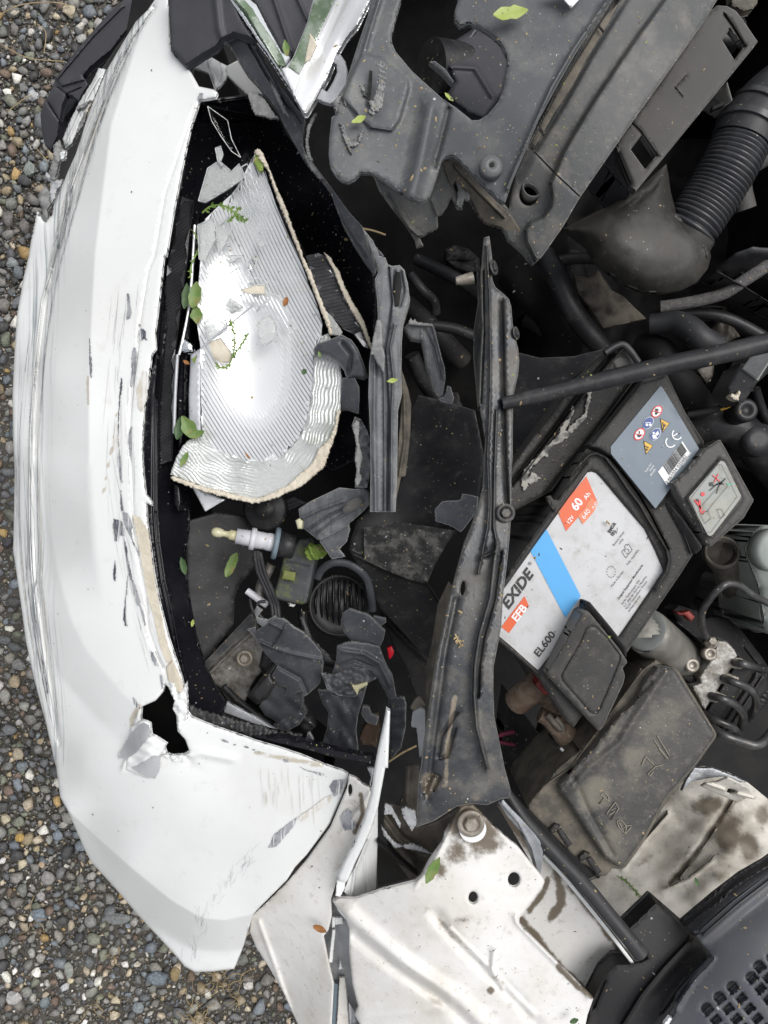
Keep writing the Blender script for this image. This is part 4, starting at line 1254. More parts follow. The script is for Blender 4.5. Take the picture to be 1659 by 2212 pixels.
for pg in (P(1, 0, '-15,985 10,960 40,985 75,1060 110,1150 150,1250 190,1335 240,1480 300,1640 300,1659') + P(1, 1, '320,30 360,110 385,190 430,300 470,400 495,500 478,512 452,430 412,330 364,200 316,80') + P(1, 0, '262,1600 214,1480 150,1320 75,1100'),
           P(1, 1, '548,1000 520,1000 515,1090 480,1180 400,1260 370,1330 300,1400 200,1490 80,1545 0,1575') + P(0, 1, '1500,1540 1300,1490 1130,1430 1103,1432 1130,1460 1300,1520 1500,1575 1640,1605') + P(1, 1, '60,1590 150,1560 300,1490 380,1420 440,1370 470,1290 520,1140')):
    sheet('broken_cream_edge', pg, lambda a: RZ(a) + .0085, M['cream'], rf, th=.004, step=4, rnd=(3, .0015), jag=1.6, noise=.0006, nscale=14)
sheet('edge_tint', P(1, 0, '-10,1010 15,1000 50,1060 45,1110 15,1110 -15,1050'), lambda a: RZ(a) + .0065, M['lime'], rf, th=.002, step=4, jag=.8)
# the second, darker piece of lens behind it
ld = thing('broken_lens_piece', 'dark ribbed lens piece with a cream broken rim right of the reflector', 'lens piece', 690, 620, .62)
LR = [[(x, 533 + 4 * k - .25 * (x - 690)) for x in np.arange(640, 770, 14)] for k in range(-4, 60)]
sheet('ribbed_plate', P(1, 1, '320,0 400,-20 470,0 530,160 610,330 700,480 745,600 700,590 620,500 560,470 500,400 440,330 400,230 350,90'), lambda a: .66 + .0018 * np.abs((((a[:, 1] + .25 * (a[:, 0] - 690) - 533) / 4) % 2) - 1), M['darklens'], ld, th=.003, step=30, rnd=None, lines=LR, flat=True)
sheet('broken_rim', P(1, 1, '440,-25 475,0 540,100 580,210 640,320 700,420 730,520 750,570 745,605 720,560 680,460 610,340 545,210 500,90'), .667, M['cream'], ld, th=.004, step=3.5, rnd=(2.5, .0012), jag=1.4)
sheet('clear_corner', P(1, 1, '430,330 500,400 560,490 550,520 490,510 450,440'), .669, M['glasscr'], ld, th=.003, step=5, jag=.8)
sheet('cream_point_fragment', P(0, 1, '1240,1490 1460,1580 1330,1655'), .66, M['chrome'], None, th=.002, step=10, label='small bright mirror triangle poking out under the reflector', cat='mirror fragment')

# torn edge strip running along the top of the housing, up to the grille
es = thing('headlight_edge_strip', 'frayed dark grey strip along the upper edge of the headlight opening', 'plastic strip', 620, 330, .6)
sheet('upper_strip', P(0, 0, '1090,-60 1450,-60 1659,280') + P(1, 0, '130,520 250,680 320,770 300,930 340,1040 370,1060 440,1150 520,1260 600,1370 700,1480 780,1600 830,1659') + P(1, 1, '790,40 770,120 700,30 640,-60') + P(1, 0, '560,1450 480,1240 400,1130 330,1060 210,860 130,700 0,540') + P(0, 0, '1600,480 1500,310 1440,240'),
      S('400,0,.705 480,60,.715 620,250,.70 640,340,.69 740,450,.685 830,570,.685'), M['torn'], es, th=.006, step=7, rnd=(3, .002), jag=.5,
      ridges=[(P(1, 0, '0,330 130,560 300,830 420,1050 600,1290 800,1600'), 4, .005), (P(0, 0, '1480,-40 1620,300') + P(1, 0, '60,480 240,740'), 3, -.004), (P(1, 0, '400,1180 560,1420 720,1659'), 2.5, .003)])
sheet('grille_flap', P(0, 0, '1090,-70 1480,-70 1560,120 1640,250 1520,210 1440,245 1400,300 1310,350 1215,412 1205,430 1195,420 1120,335 1108,320'), S('370,0,.72 480,0,.735 400,140,.712'), M['splitter'], es, th=.01, step=8, rnd=(4, .003), ridges=[(P(0, 0, '1130,335 1200,415'), 4, -.002), (P(0, 0, '1400,-20 1420,180 1440,240'), 12, .004)])
for pg, z_ in ((P(1, 0, '-60,595 10,605 60,650 120,740 150,765 90,770 40,750 0,745 -30,700'), .702), (P(1, 0, '300,990 340,1010 400,1110 440,1160 400,1150 350,1090'), .695), (P(1, 0, '70,480 110,500 130,560 190,700 215,760 170,720 110,590'), .708),
               (P(1, 0, '380,730 395,735 350,830 340,900 345,970 370,1040 340,1040 320,950 330,820'), .715), (P(0, 0, '1380,0 1430,0 1450,40 1500,110 1510,150 1560,170 1580,220 1540,210 1490,150 1440,70'), .728)):
    sheet('frayed_edge', pg, z_, M['fray'], es, th=.002, step=3.5, rnd=(2, .001), jag=1.4, noise=.0006, nscale=10)

# clear shards
M['edgeglint'] = mat('painted_edge_glint', (.62, .64, .63), .3, col2=(.3, .32, .32), vscale=200)  # pale colour paints the glint along the shard edges
def shard(pg, z_, label, m='glass'):
    g = 'broken headlight glass' if 'scattered' not in label else 'scattered lens fragments'
    o = sheet('glass_shard', pg, z_, M[m], None, th=.0025, step=14, rnd=(1.5, .0006), label=label, cat='glass shard', group=g)
    zf = zfun(z_)
    flatpoly('edge_glint_strip', [strip([pg[i], pg[(i + 1) % len(pg)]], 1.5) for i in range(len(pg))], lambda a: zf(a) + .0006, M['edgeglint'], o)
shard(P(0, 0, '1345,688 1475,780 1500,900 1560,1020 1500,980 1430,880 1370,780'), S('450,230,.70 490,260,.69 518,338,.685'), 'long pointed clear shard hanging in the top corner of the headlight')
shard(P(0, 0, '1345,1090 1420,1040 1500,1110 1550,1060 1580,1150 1480,1220 1330,1310 1285,1300'), S('450,360,.70 520,360,.705 430,430,.695'), 'largest crazed clear shard at the upper end of the reflector', 'glasscr')
shard(P(0, 0, '1395,960 1430,945 1445,1000 1430,1040 1440,1080 1410,1040'), .705, 'tiny hooked shard above the crazed shard', 'glasscr')
shard(P(0, 0, '1565,1080 1600,1060 1720,1290 1690,1330 1600,1200'), .705, 'narrow clear shard along the ribs near the reflector tip')
shard(P(0, 1, '1465,125 1555,70 1620,110 1610,200 1560,260 1500,210'), .698, 'square clear shard in the middle of the reflector')
shard(P(1, 1, '0,420 90,380 130,440 135,520 60,585 20,530'), .694, 'faceted clear shard at the bright centre of the reflector', 'glasscr')
shard(P(1, 1, '60,230 150,260 250,440 265,480 180,510 80,330'), .696, 'long clear shard lying across the ribs')
shard(P(0, 1, '1320,430 1400,380 1470,420 1470,480 1400,520 1340,560'), .696, 'dull grey shard beside the fern sprig', 'glasscr')
shard(P(0, 1, '1350,560 1430,530 1510,640 1490,690 1420,690 1380,660'), .697, 'cream tinted fragment inside the curl of the fern sprig', 'cream')
shard(P(0, 1, '1280,-200 1380,-250 1400,-120 1330,30 1290,20'), .694, 'cloudy shard on the left edge of the reflector', 'glasscr')
shard(P(0, 1, '1555,220 1659,185 1720,190 1720,250 1590,240'), .699, 'cream splinter above the faceted shard', 'cream')
shard(P(0, 0, '1395,1500 1480,1400 1500,1480 1470,1560 1420,1640'), .694, 'small cloudy chip below the green sprig', 'glasscr')
rs = np.random.default_rng(19)
for k in range(16):
    cx_, cy_ = (rs.normal(505, 38), rs.normal(620, 75)) if k < 12 else (rs.normal(470, 12), rs.normal(430, 30))
    R_ = rs.uniform(8, 24)
    a0 = np.sort(rs.uniform(0, 6.283, int(rs.integers(4, 7))))
    pg = [(cx_ + R_ * rs.uniform(.6, 1.1) * math.cos(t), cy_ + R_ * rs.uniform(.5, 1.0) * math.sin(t)) for t in a0]
    if np.all(pg_sdist(np.array(pg), main) > 2):
        shard(pg, float(RZ(np.array([[cx_, cy_]]))[0]) + .006 + .002 * (k % 4), 'small clear broken lens fragment scattered over the upper half of the reflector', 'glasscr' if k % 2 else 'glass')
for k, pts in enumerate([((1640, 320), (1480, 450), (1300, 600))]):
    tube('broken_wire', [(p[0] / 3, 553 + p[1] / 3, .70) for p in pts], .0008, M['silver' if k == 0 else 'black'], None, 5, label=('thin bare wire crossing the reflector face', 'fine curled black hair wire on the reflector')[k], cat='wire')

# ================================================================== chrome V of the grille
cv = thing('chrome_trim_corner', 'chrome grille trim corner with green reflections and a loop tab', 'chrome trim', 640, 120, .7)
CZ = zfun(S('483,-40,.735 540,-40,.73 560,110,.735 660,245,.735 690,0,.725 800,0,.745 632,125,.72'))
sheet('chrome_arm', P(0, 0, '1430,-90 1540,-90') + P(1, 0, '-20,0 10,25 90,180 180,335 235,365 205,430 170,440 250,620 170,500 60,330 0,250') , lambda a: CZ(a) , M['chromedirty'], cv, th=.008, step=7, rnd=(5, .004), jag=.4, ridges=[(P(0, 0, '1560,0') + P(1, 0, '40,200 180,420'), 6, .004, 'step')])
sheet('chrome_arm', P(1, 0, '400,-120 820,-120 740,0 660,160 590,240 530,340 480,480 420,580 385,650 330,735 310,735 245,620 165,445 205,425 240,370 330,150'), CZ, M['chrome'], cv, th=.008, step=7, rnd=(4, .003),
      ridges=[(P(1, 0, '560,-100 400,260 290,520 255,620'), 5, .008, 'step'), (P(1, 0, '700,-60 540,250 400,560 330,690'), 10, .003, 'step')])
sheet('painted_reflection_inset', P(1, 0, '410,-110 560,-110 440,140 330,380 280,480 210,430 250,360 330,160'), lambda a: CZ(a) + .0125, M['greenreflect'], cv, th=.001, step=8, jag=.6)
sheet('painted_reflection_inset', P(0, 0, '1470,-60 1530,-60') + P(1, 0, '-20,60 20,130 110,260 180,380 190,430 140,420 60,290 -10,170 -60,80'), lambda a: CZ(a) + .0085, M['greenreflect'], cv, th=.001, step=8, jag=.6)
sheet('peeled_film', P(1, 0, '350,210 395,290 350,390 315,400 335,300'), lambda a: CZ(a) + .0140, M['cream'], cv, th=.001, step=6, jag=1)
sheet('loop_tab', P(1, 0, '510,365 545,350 580,400 595,460 590,540 545,620 520,655 485,675 430,660 395,640 430,570 470,480'), .735, M['silver'], cv, th=.004, step=6, rnd=(3, .002), holes=[P(1, 0, '520,420 525,470 500,530 460,595 430,575 470,480 500,410')])
sheet('emblem_backing', P(0, 0, '1540,-90') + P(1, 0, '420,-110 330,160 250,350 190,370 120,230 0,20'), S('540,0,.70 700,0,.70 625,120,.705'), M['splitter'], cv, th=.01, step=10, ridges=[(P(1, 0, '100,-60 230,330'), 8, .004), (P(1, 0, '250,-60 330,120'), 7, .004)])
# ================================================================== radiator cover and the strip beside it
rc = thing('radiator_cover', 'dusty grey plastic cover with a round cut-out and gouged corner', 'plastic cover', 900, 250, .7)
rc_out = (P(1, 0, '760,-120 740,0 725,100 690,200 640,350 600,480 580,545 530,620 498,670 520,740 490,760 475,900 470,1000 480,1080 520,1140 560,1172 600,1180 640,1160 680,1120 740,1118 800,1150 1000,1290 1060,1310 1105,1295 1130,1260 1160,1180 1205,1040 1230,1015 1270,1008 1310,1030 1450,1175 1590,1308 1615,1312')
          + P(2, 0, '0,1180 60,1040 180,760 310,520 420,330 530,160 640,0 700,-120') + P(1, 0, '1310,-120 1310,0 1285,80 1290,130 1320,168 1380,150 1450,172 1530,225 1590,280 1622,350 1632,420 1610,560 1570,660 1500,745 1445,778 1400,780 1300,700 1210,640 1120,560 1010,460 905,335 882,280 878,235 905,120 940,0 950,-120'))
RCZ = zfun(S('720,0,.775 700,120,.775 680,250,.77 720,400,.765 830,430,.76 900,440,.755 980,350,.765 1080,430,.765 1000,250,.775 1100,60,.785 1200,0,.79 1130,250,.785 850,0,.775 860,150,.772 1100,-60,.79'))
sheet('cover_plate', rc_out, RCZ, M['cover'], rc, th=.005, step=9, rnd=(4, .003),
      ridges=[(P(1, 0, '1130,700 1090,900 1050,1100 1010,1260'), 26, .010), (P(1, 0, '1250,700 1200,900 1150,1080'), 10, -.005),
              (P(2, 0, '-30,1220 120,860 260,560 400,320 640,-30'), 7, .006), (P(1, 0, '800,0 720,260 700,330'), 8, .004)],
      plates=[(P(1, 0, '690,340 820,380 890,440 985,525 990,570 965,660 930,780 880,850 740,830 560,640 620,480'), 4, .004)],
      zadd=lambda a: -.004 * np.exp(-((a[:, 0] - 790) / 22) ** 2 - ((a[:, 1] - 215) / 40) ** 2) * (1 + .8 * np.sin(a[:, 0] * .9) * np.sin(a[:, 1] * .7)))
for pg, dz in ((P(1, 0, '760,430 800,395 830,400 845,500 830,640 810,700 760,760 730,740 740,690 790,560 790,440'), .004), (P(1, 0, '660,540 700,560 720,640 690,600'), .003), (P(1, 0, '540,790 570,810 590,880 620,930 660,920 670,860 700,840 680,910 650,945 610,950 620,1000 600,980 570,900'), .003),
               (P(1, 0, '560,640 620,560 700,470 730,440 720,500 650,600 580,690'), .002), (P(1, 0, '500,660 560,600 540,680 520,740'), .002), (P(1, 0, '720,650 760,650 830,600 820,700 760,730'), .005)):
    sheet('gouge_burr', pg, lambda a, dz=dz: RCZ(a) + dz, M['fray'], rc, th=.0015, step=3.2, rnd=(2, .0012), jag=1.6, noise=.0007, nscale=8)
sheet('gouge_slot', P(1, 0, '735,455 755,460 750,560 735,680 722,660 730,560'), lambda a: RCZ(a) + .0042, M['deep'], rc, th=.001, step=6, rnd=None)
pl = lathe('push_pin', 1061, 360, .776, [(.0089, -.006), (.0089, .001), (.008, .0022), (.005, .0032), (.0024, .0034), (.0018, .0018)], M['cover'], rc, 32, smooth=True)
lathe('star_socket', 1062, 356, .7794, [(.0019, 0), (.0017, .0001)], M['deep'], pl, 6)
sheet('white_sticker_corner', P(2, 0, '200,-60 330,-10 385,50 450,-20 480,-100'), .80, M['print'], rc, th=.001, step=20)

tr = thing('cover_side_tray', 'long stepped grey tray with a round hole at its broken end', 'plastic cover', 1250, 250, .68)
TZ = zfun(S('1230,0,.775 1400,0,.77 1550,0,.75 1330,300,.757 1250,420,.745 1150,420,.74 1140,560,.72 1220,480,.735 1060,440,.73 1100,500,.725'))
sheet('tray', P(2, 0, '620,-120 640,0 520,180 330,500 200,760 100,950 30,1120 -10,1300') + P(1, 0, '1640,1360 1600,1310 1480,1190 1340,1060 1270,1020 1300,1150 1340,1230,1.6 1380,1290,1.6 1450,1400,1.6 1490,1440,1.6 1590,1470,1.4 1640,1560')
      + P(2, 0, '30,1600 90,1659,.8') + P(2, 1, '95,15 135,55') + P(2, 0, '200,1655 330,1470 440,1280 640,990 800,760 1060,400 1250,130 1330,0 1400,-120'), TZ, M['cover2'], tr, th=.005, step=9, rnd=(4, .003),
      holes=[circ(1106 + 108 / 3, 1265 / 3, 20, 26, 23)],
      ridges=[(P(2, 0, '1000,-20 760,310 500,700 330,990 275,1130 250,1180 260,1260 250,1340 200,1410 120,1440 85,1490 90,1560 140,1659'), 5, -.012, 'step'), (P(2, 0, '760,-20 520,360 330,700 150,990'), 6, -.006, 'step'),
              (P(2, 0, '700,-40 480,330 300,640 120,960'), 9, -.012), (P(2, 0, '150,990 280,1125 440,1275'), 1.6, -.003)])
lathe('sleeve', 1106 + 112 / 3, 1265 / 3, .712, [(.0092, 0), (.0092, .018), (.0082, .018), (.0082, 0)], M['cover2'], tr, 28, smooth=True)
for pg in (P(2, 0, '565,160 600,200 590,210 560,170'), P(2, 0, '185,820 215,870 205,880 175,840'), P(2, 0, '130,920 155,960 140,970 120,940')):
    sheet('clip_slot', pg, .762 if pg[0][1] > 100 else .772, M['deep'], tr, th=.001, step=6, rnd=None)
sheet('tan_channel', P(2, 0, '700,10 620,160 480,390 390,560 270,740 190,880 150,950 120,930 200,780 330,540 480,300 600,110'), lambda a: TZ(a) - .0035, M['flange'], tr, th=.002, step=8, jag=.4)
# torn panel under the cover
up = thing('torn_under_panel', 'dusty torn panel hanging below the cover with a jagged lower edge', 'plastic panel', 960, 450, .6)
sheet('panel', P(1, 0, '760,1130 900,1230 1060,1320 1120,1290 1210,1050 1260,1150 1300,1260,1.5 1340,1350,1.5 1310,1350,1.3 1270,1280,1.3 1210,1380,1.3 1175,1395 1180,1470,1 1130,1500 1085,1525 1060,1540 1085,1590,.8 1040,1600 1030,1550 960,1440 880,1340 800,1230'), S('830,400,.725 960,450,.72 900,510,.70 960,380,.73'), M['cover2'], up, th=.004, step=7, rnd=(3, .002), ridges=[(P(1, 0, '860,1280 1000,1480 1060,1530'), 5, .004), (P(1, 0, '1140,1300 1180,1400'), 5, .004)])
sheet('panel_return', P(1, 0, '1210,1050 1310,1030 1420,1180 1580,1330 1659,1400') + P(2, 0, '60,1500 20,1560') + P(1, 0, '1590,1470 1480,1440 1450,1400 1390,1290 1330,1200 1290,1170 1270,1230 1240,1150'), S('980,380,.735 1090,470,.72 1030,470,.715'), M['flange'], up, th=.004, step=7, jag=.9, ridges=[(P(1, 0, '1290,1080 1430,1230 1600,1400'), 5, .005)])
sheet('frayed_tuft', P(1, 0, '1295,1150 1320,1170 1350,1230 1390,1260 1380,1300 1350,1290 1330,1350 1300,1330 1310,1240'), .73, M['fray'], up, th=.003, step=3, jag=1.5, noise=.0007, nscale=7)
# fan motor seen through the cut-out
fm = thing('round_cooling_duct', 'dark cylinder and lens shape seen inside the round cut-out of the cover', 'duct', 1020, 170, .45)
tube('cylinder', [(930, 150, .66), (1090, 170, .62)], .026, M['black'], fm, 28)
sheet('fin', P(1, 0, '1180,330 1420,180 1560,230 1640,400 1600,600 1480,770 1380,740 1230,620 1290,530'), S('960,150,.68 1080,100,.66 1050,240,.69'), M['splitter'], fm, th=.01, step=9, rnd=(8, .006), ridges=[(P(1, 0, '1260,430 1420,440 1530,620'), 10, .005)])
sheet('crescent_rib', P(1, 0, '1120,400 1160,395 1230,450 1285,530 1265,540 1200,465'), .70, M['torn'], fm, th=.006, step=5, rnd=(3, .002))
tube('inner_rod', [p + (.66,) for p in P(1, 0, '1270,420 1330,320 1420,200')], .002, M['torn'], fm, 6)

# ================================================================== bracket with square windows
bk = thing('slotted_bracket', 'matte grey bracket with two square windows behind the tray', 'bracket', 1450, 200, .6)
sheet('bracket_plate', P(2, 0, '1250,100 1330,35 1395,40 1450,70 1490,120 1592,270 1560,315 1310,620 1000,1000 800,1242 770,1215 640,1000 700,900 1000,480'), S('1500,30,.735 1630,90,.735 1370,410,.725 1320,330,.72'), M['bracket'], bk, th=.006, step=9, rnd=(4, .003),
      holes=[P(2, 0, '1412,188 1505,300 1440,388 1363,262'), P(2, 0, '838,878 933,1010 862,1098 768,968')],
      ridges=[(P(2, 0, '780,800 830,850 940,1010'), 5, -.003), (P(2, 0, '1380,100 1430,170 1510,300'), 5, -.004), (P(2, 0, '1060,565 1125,490'), 1.5, -.002), (P(2, 0, '1065,565 1105,615'), 1.5, .001), (P(2, 0, '680,1000 760,1190'), 12, -.014, 'step')])
sheet('bracket_leg', P(2, 0, '600,1000 690,930 790,1230 760,1260 600,1080'), S('1306,330,.70 1340,410,.69 1370,400,.71'), M['splitter'], bk, th=.05, step=9)
sheet('hidden_clip', P(2, 0, '1395,530 1430,650 1380,690 1300,640 1310,620'), S('1560,180,.70 1580,220,.70 1540,215,.69'), M['bracket'], bk, th=.02, step=7, rnd=(4, .002))
sheet('clip_mouth', P(2, 0, '1300,685 1380,650 1378,680 1295,715'), .705, M['deep'], bk, th=.005, step=7)

# ================================================================== intake elbow and bellows hose
ie = thing('intake_elbow', 'dusty black intake elbow bulging below the bracket', 'air duct', 1400, 500, .5)
EZ = zfun(S('1250,480,.685 1330,520,.705 1430,420,.69 1400,560,.702 1500,560,.69 1300,590,.685 1450,630,.685 1360,430,.695'))
sheet('elbow_body', P(2, 0, '330,1480 450,1418 640,1330 800,1240 900,1150 1000,1062 1010,1110 1030,1250 1065,1375 1150,1440 1245,1505 1275,1600 1290,1659') + P(2, 1, '1270,80 1200,170 1100,220 1000,236 850,232 740,190 630,110 540,40 490,-60') + P(2, 0, '440,1560'),
      EZ, M['duct'], ie, th=.006, step=9, rnd=(40, .012), ridges=[(P(2, 0, '800,1320 930,1200 1000,1100'), 9, -.003), (P(2, 0, '700,1350 860,1240'), 7, -.002), (P(2, 0, '1080,1400 1240,1530 1270,1659'), 6, .004)], attrs={'grime': zero})
bh = thing('bellows_hose', 'ribbed black bellows hose leading up from the intake elbow', 'hose', 1550, 400, .5)
bp = [(1478, 510, .665), (1500, 480, .67), (1540, 420, .675), (1575, 360, .68), (1605, 300, .682)]
tube('bellows', bp, .0255, M['bellows'], bh, 40, 8, corr=(24, .0035))
tube('cuff', [(1600, 308, .682), (1622, 265, .684), (1665, 215, .686), (1740, 160, .69)], [.0268, .0262, .0255, .0255], M['rubber'], bh, 40, 6)
tube('cuff_ring', [(1612, 284, .684), (1618, 272, .684)], .0282, M['bellows'], bh, 40)
tube('hose_clamp', [(1638, 246, .686), (1645, 236, .686)], .0272, M['pipe'], bh, 40)
tube('elbow_collar', [(1470, 524, .664), (1486, 498, .668)], .0268, M['duct'], bh, 40)

# ================================================================== broken upright and its pieces
ur = thing('broken_upright', 'cracked vertical grey plastic upright beside the headlight', 'plastic bar', 840, 800, .55)
UZ = zfun(S('830,580,.715 880,600,.712 800,830,.725 850,1100,.73 870,850,.72 800,1000,.73 830,1105,.73'))
sheet('upright_bar', P(1, 0, '690,1480 760,1560 800,1659') + P(1, 1, '838,10 855,55 885,65 930,58 962,90 985,180 998,290 985,330 955,440 945,560 942,760 945,900 920,1000 915,1400 905,1659 738,1659 742,1400 740,1150 728,900 735,680 770,520 790,400 785,260 770,150 800,90') + P(1, 0, '740,1600'), UZ, M['tornbar'], ur, th=.02, step=7, rnd=(3, .002), jag=.3,
      ridges=[(P(1, 1, '860,80 880,300 855,500 835,600 850,800 858,1000 850,1659'), 3.5, -.006), (P(1, 1, '800,420 815,600 830,800 835,1200 835,1659'), 3.5, .004), (P(1, 1, '900,450 870,590 890,780 880,1000 875,1659'), 4, .005),
              (P(1, 1, '900,100 890,230 930,330 960,230 940,100'), 4, -.005), (P(1, 1, '770,660 765,1000 775,1659'), 7, .003)])
sheet('split_front_lip', P(1, 1, '782,415 805,412 818,440 820,580 838,650 830,760 790,700 760,640 740,640 760,520'), .735, M['fray'], ur, th=.004, step=5, rnd=(3, .002), jag=.5)
sheet('rear_flange', P(1, 1, '945,740 985,860 1007,960 1000,1150 985,1300 970,1425 940,1432 905,1600 915,1300 940,1000'), S('880,830,.69 885,950,.69 860,1080,.695'), M['flange'], ur, th=.004, step=7, ridges=[(P(1, 1, '960,900 965,1200 930,1420'), 6, .004)])
sheet('inner_pocket', P(1, 1, '905,100 935,105 945,200 925,320 895,340 890,230'), .716, M['deep'], ur, th=.003, step=6)
hk = thing('snapped_hook_bracket', 'snapped L shaped grey bracket right of the upright', 'bracket', 930, 760, .6)
sheet('hook', P(1, 1, '960,465 990,430 1060,440 1148,442,.8 1160,480 1195,620,.8 1225,730,.8 1228,800 1210,900 1185,920 1140,850 1100,700 1085,600 1072,545 1040,540 1005,535'), S('880,710,.70 935,700,.705 960,850,.69'), M['tornbar'], hk, th=.012, step=5, rnd=(4, .003), ridges=[(P(1, 1, '1090,470 1150,600 1200,800'), 5, -.003), (P(1, 1, '1140,450 1190,620 1225,760'), 2.5, .003)])
sheet('hook_tip', P(1, 1, '1240,840 1262,850 1284,920 1270,960 1200,945 1180,925 1225,910'), .69, M['torn'], hk, th=.006, step=5, jag=.5)
sheet('frayed_break', P(1, 1, '1000,400 1015,420 1030,405 1040,425 1100,435 1148,440 1140,455 1050,450 985,440'), .708, M['fray'], hk, th=.004, step=3, jag=1.1)
# shattered lamp mount pieces
lm = thing('shattered_lamp_mount', 'shattered dark grey lamp mount curling over the reflector edge', 'plastic fragment', 740, 800, .6)
sheet('cowl_piece', P(1, 1, '372,600 400,565 480,540 560,510 620,545 660,600 700,700 725,780 700,800 640,790 590,800 570,740 530,690 470,650 400,640 378,650'), S('680,750,.70 760,760,.715 770,810,.705 740,730,.715'), M['torn'], lm, th=.005, step=5, rnd=(8, .007), jag=.3, ridges=[(P(1, 1, '560,560 620,640 600,760'), 8, -.006)])
sheet('jagged_flap', P(1, 1, '560,790 640,790 670,850 672,920 665,1020 630,1010,1 600,1000,1 525,1000 545,900'), S('740,820,.69 770,880,.695 735,880,.68'), M['torn'], lm, th=.005, step=5, rnd=(3, .002), jag=.4)
sheet('torn_strip', P(1, 1, '640,1040,1 680,1060,.6 720,1130 740,1200 742,1400 720,1500 640,1500 650,1390,1 640,1300,1 655,1200,1 620,1100'), S('770,910,.70 800,1000,.71 780,1050,.705'), M['tornbar'], lm, th=.006, step=5, rnd=(3, .002), noise=.003, nscale=22)
sheet('fray', P(1, 1, '625,1100 650,1060 670,1080 665,1200 690,1300 670,1400 690,1440 655,1500 640,1460 655,1380 640,1320 655,1240 635,1150'), .713, M['fray'], lm, th=.003, step=3.2, jag=1.3)
sheet('lower_bracket_arm', P(1, 1, '275,1640 350,1590 540,1500 640,1510 700,1500 735,1530 740,1600 700,1650') + P(1, 2, '620,60 560,110 420,180 400,180 300,100 280,20'), S('660,1100,.685 790,1070,.70 690,1160,.68'), M['tornbar'], lm, th=.012, step=6, rnd=(4, .003), ridges=[(P(1, 2, '290,40 420,-20 560,-70'), 6, .005), (P(1, 2, '330,120 460,30 640,-60'), 4, -.004), (P(1, 2, '400,130 540,30 660,-30'), 4, .004)])
sheet('lower_bracket_web', P(1, 2, '410,190 480,120 600,50 610,110 590,190 540,240 580,290 490,305 440,230'), .675, M['torn'], lm, th=.006, step=6, jag=.8)
sheet('oval_pad', P(1, 1, '560,1640 600,1590 660,1565 700,1580 690,1620 620,1659 570,1665'), .706, M['bracket'], lm, th=.004, step=5, rnd=(4, .002))
sheet('amber_stub', P(1, 2, '255,55 280,40 305,60 300,110 270,110'), .69, M['socketamber'], lm, th=.01, step=4, rnd=(4, .003))

# ================================================================== black steel cross brace
br = thing('cross_brace', 'long dirty black steel brace running from the radiator down to the wing', 'brace', 1020, 1200, .6)
BRZ = zfun(S('1060,530,.765 1040,700,.77 1110,800,.77 1060,1000,.775 1090,1100,.775 990,1300,.785 1080,1300,.785 950,1550,.79 1070,1550,.79 910,1730,.785 1090,1720,.785 1000,1730,.79'))
br_out = (P(1, 1, '1478,-120 1512,-130 1530,0 1532,150 1550,200 1610,250 1640,280 1655,330') + P(2, 1, '5,440 20,520 40,600 48,680 38,780 10,900 5,1100 5,1300') + P(1, 1, '1655,1400 1655,1659') + P(1, 2, '1645,150 1630,300 1600,560 1590,740 1560,900 1540,1000 1538,1150 1545,1330 1580,1500 1612,1659')
          + P(1, 3, '1640,100 1650,140 1640,195 1590,200 1500,240 1400,232 1300,250 1150,345 1040,385 1042,300 1055,60 1068,0') + P(1, 2, '1075,1600 1092,1480 1130,1200 1150,1060 1175,930 1220,720 1255,560 1290,420 1350,200 1400,80 1425,0')
          + P(1, 1, '1440,1620 1470,1500 1480,1300 1488,1200 1470,1080 1446,950 1455,700 1470,470 1462,300 1458,120'))
sheet('brace_channel', br_out, BRZ, M['brace'], br, th=.004, step=8, rnd=(3, .002), holes=[circ(1000, 1271, 5.5, 18, 16, .1)],
      ridges=[(P(1, 1, '1495,-60 1515,300 1520,700 1515,1000 1500,1300 1510,1600') + P(1, 2, '1500,100 1440,400'), 3, .008), (P(1, 1, '1590,300 1600,800 1610,1300 1630,1659'), 7, -.007), (P(1, 2, '1560,200 1520,560 1450,800 1420,1000 1415,1200 1430,1400 1500,1659'), 6, .012),
              (P(1, 2, '1590,260 1550,560 1480,820 1450,1000 1440,1200'), 4, -.006), (P(1, 2, '1300,560 1230,900 1190,1200 1150,1500') + P(1, 3, '1110,200'), 12, -.004), (P(1, 1, '1475,100 1480,500 1460,950'), 3, -.005),
              (P(1, 1, '1560,1000 1545,1400') + P(1, 2, '1540,100 1570,250 1540,260 1450,300'), 4, .004), (P(1, 2, '1300,1300 1200,1450 1180,1600 1240,1580 1290,1400'), 7, -.005), (P(1, 3, '1100,80 1090,160 1150,40 1190,60 1150,140'), 7, -.006)],
      attrs={'grime': anyof(blob(930, 1690, 28, 40, .8), blob(960, 1600, 22, 30, .4), blob(950, 1500, 20, 50, .3), near(P(1, 2, '1290,1200 1240,1500') + P(1, 3, '1230,120'), 10), blob(1030, 1720, 30, 22, .55), blob(1070, 1540, 14, 30, .35))})
for (x, y, z_, r_) in ((1066, 578, .765, .0055), (1114, 720, .765, .0048), (1092, 1108, .775, .0068)):
    hexbolt(br, x, y, z_ + .003, r_ * 1.1, M['blackbolt'], M['blackbolt'], axis=(.8, .1, .6) if x > 1100 or y < 600 else (0, 0, 1))
tube('stud', [(1022, 600, .75), (1004, 604, .75), (985, 607, .75)], [.005, .0045, .0032], M['steelbolt'], br, 12, 3)
sheet('torn_tab', P(1, 1, '1160,1640 1210,1590 1330,1580 1340,1540 1440,1560 1430,1659') + P(1, 2, '1330,130 1260,90 1165,60'), S('950,1090,.72 1020,1080,.73 980,1140,.72'), M['torn'], br, th=.006, step=6, jag=.8)
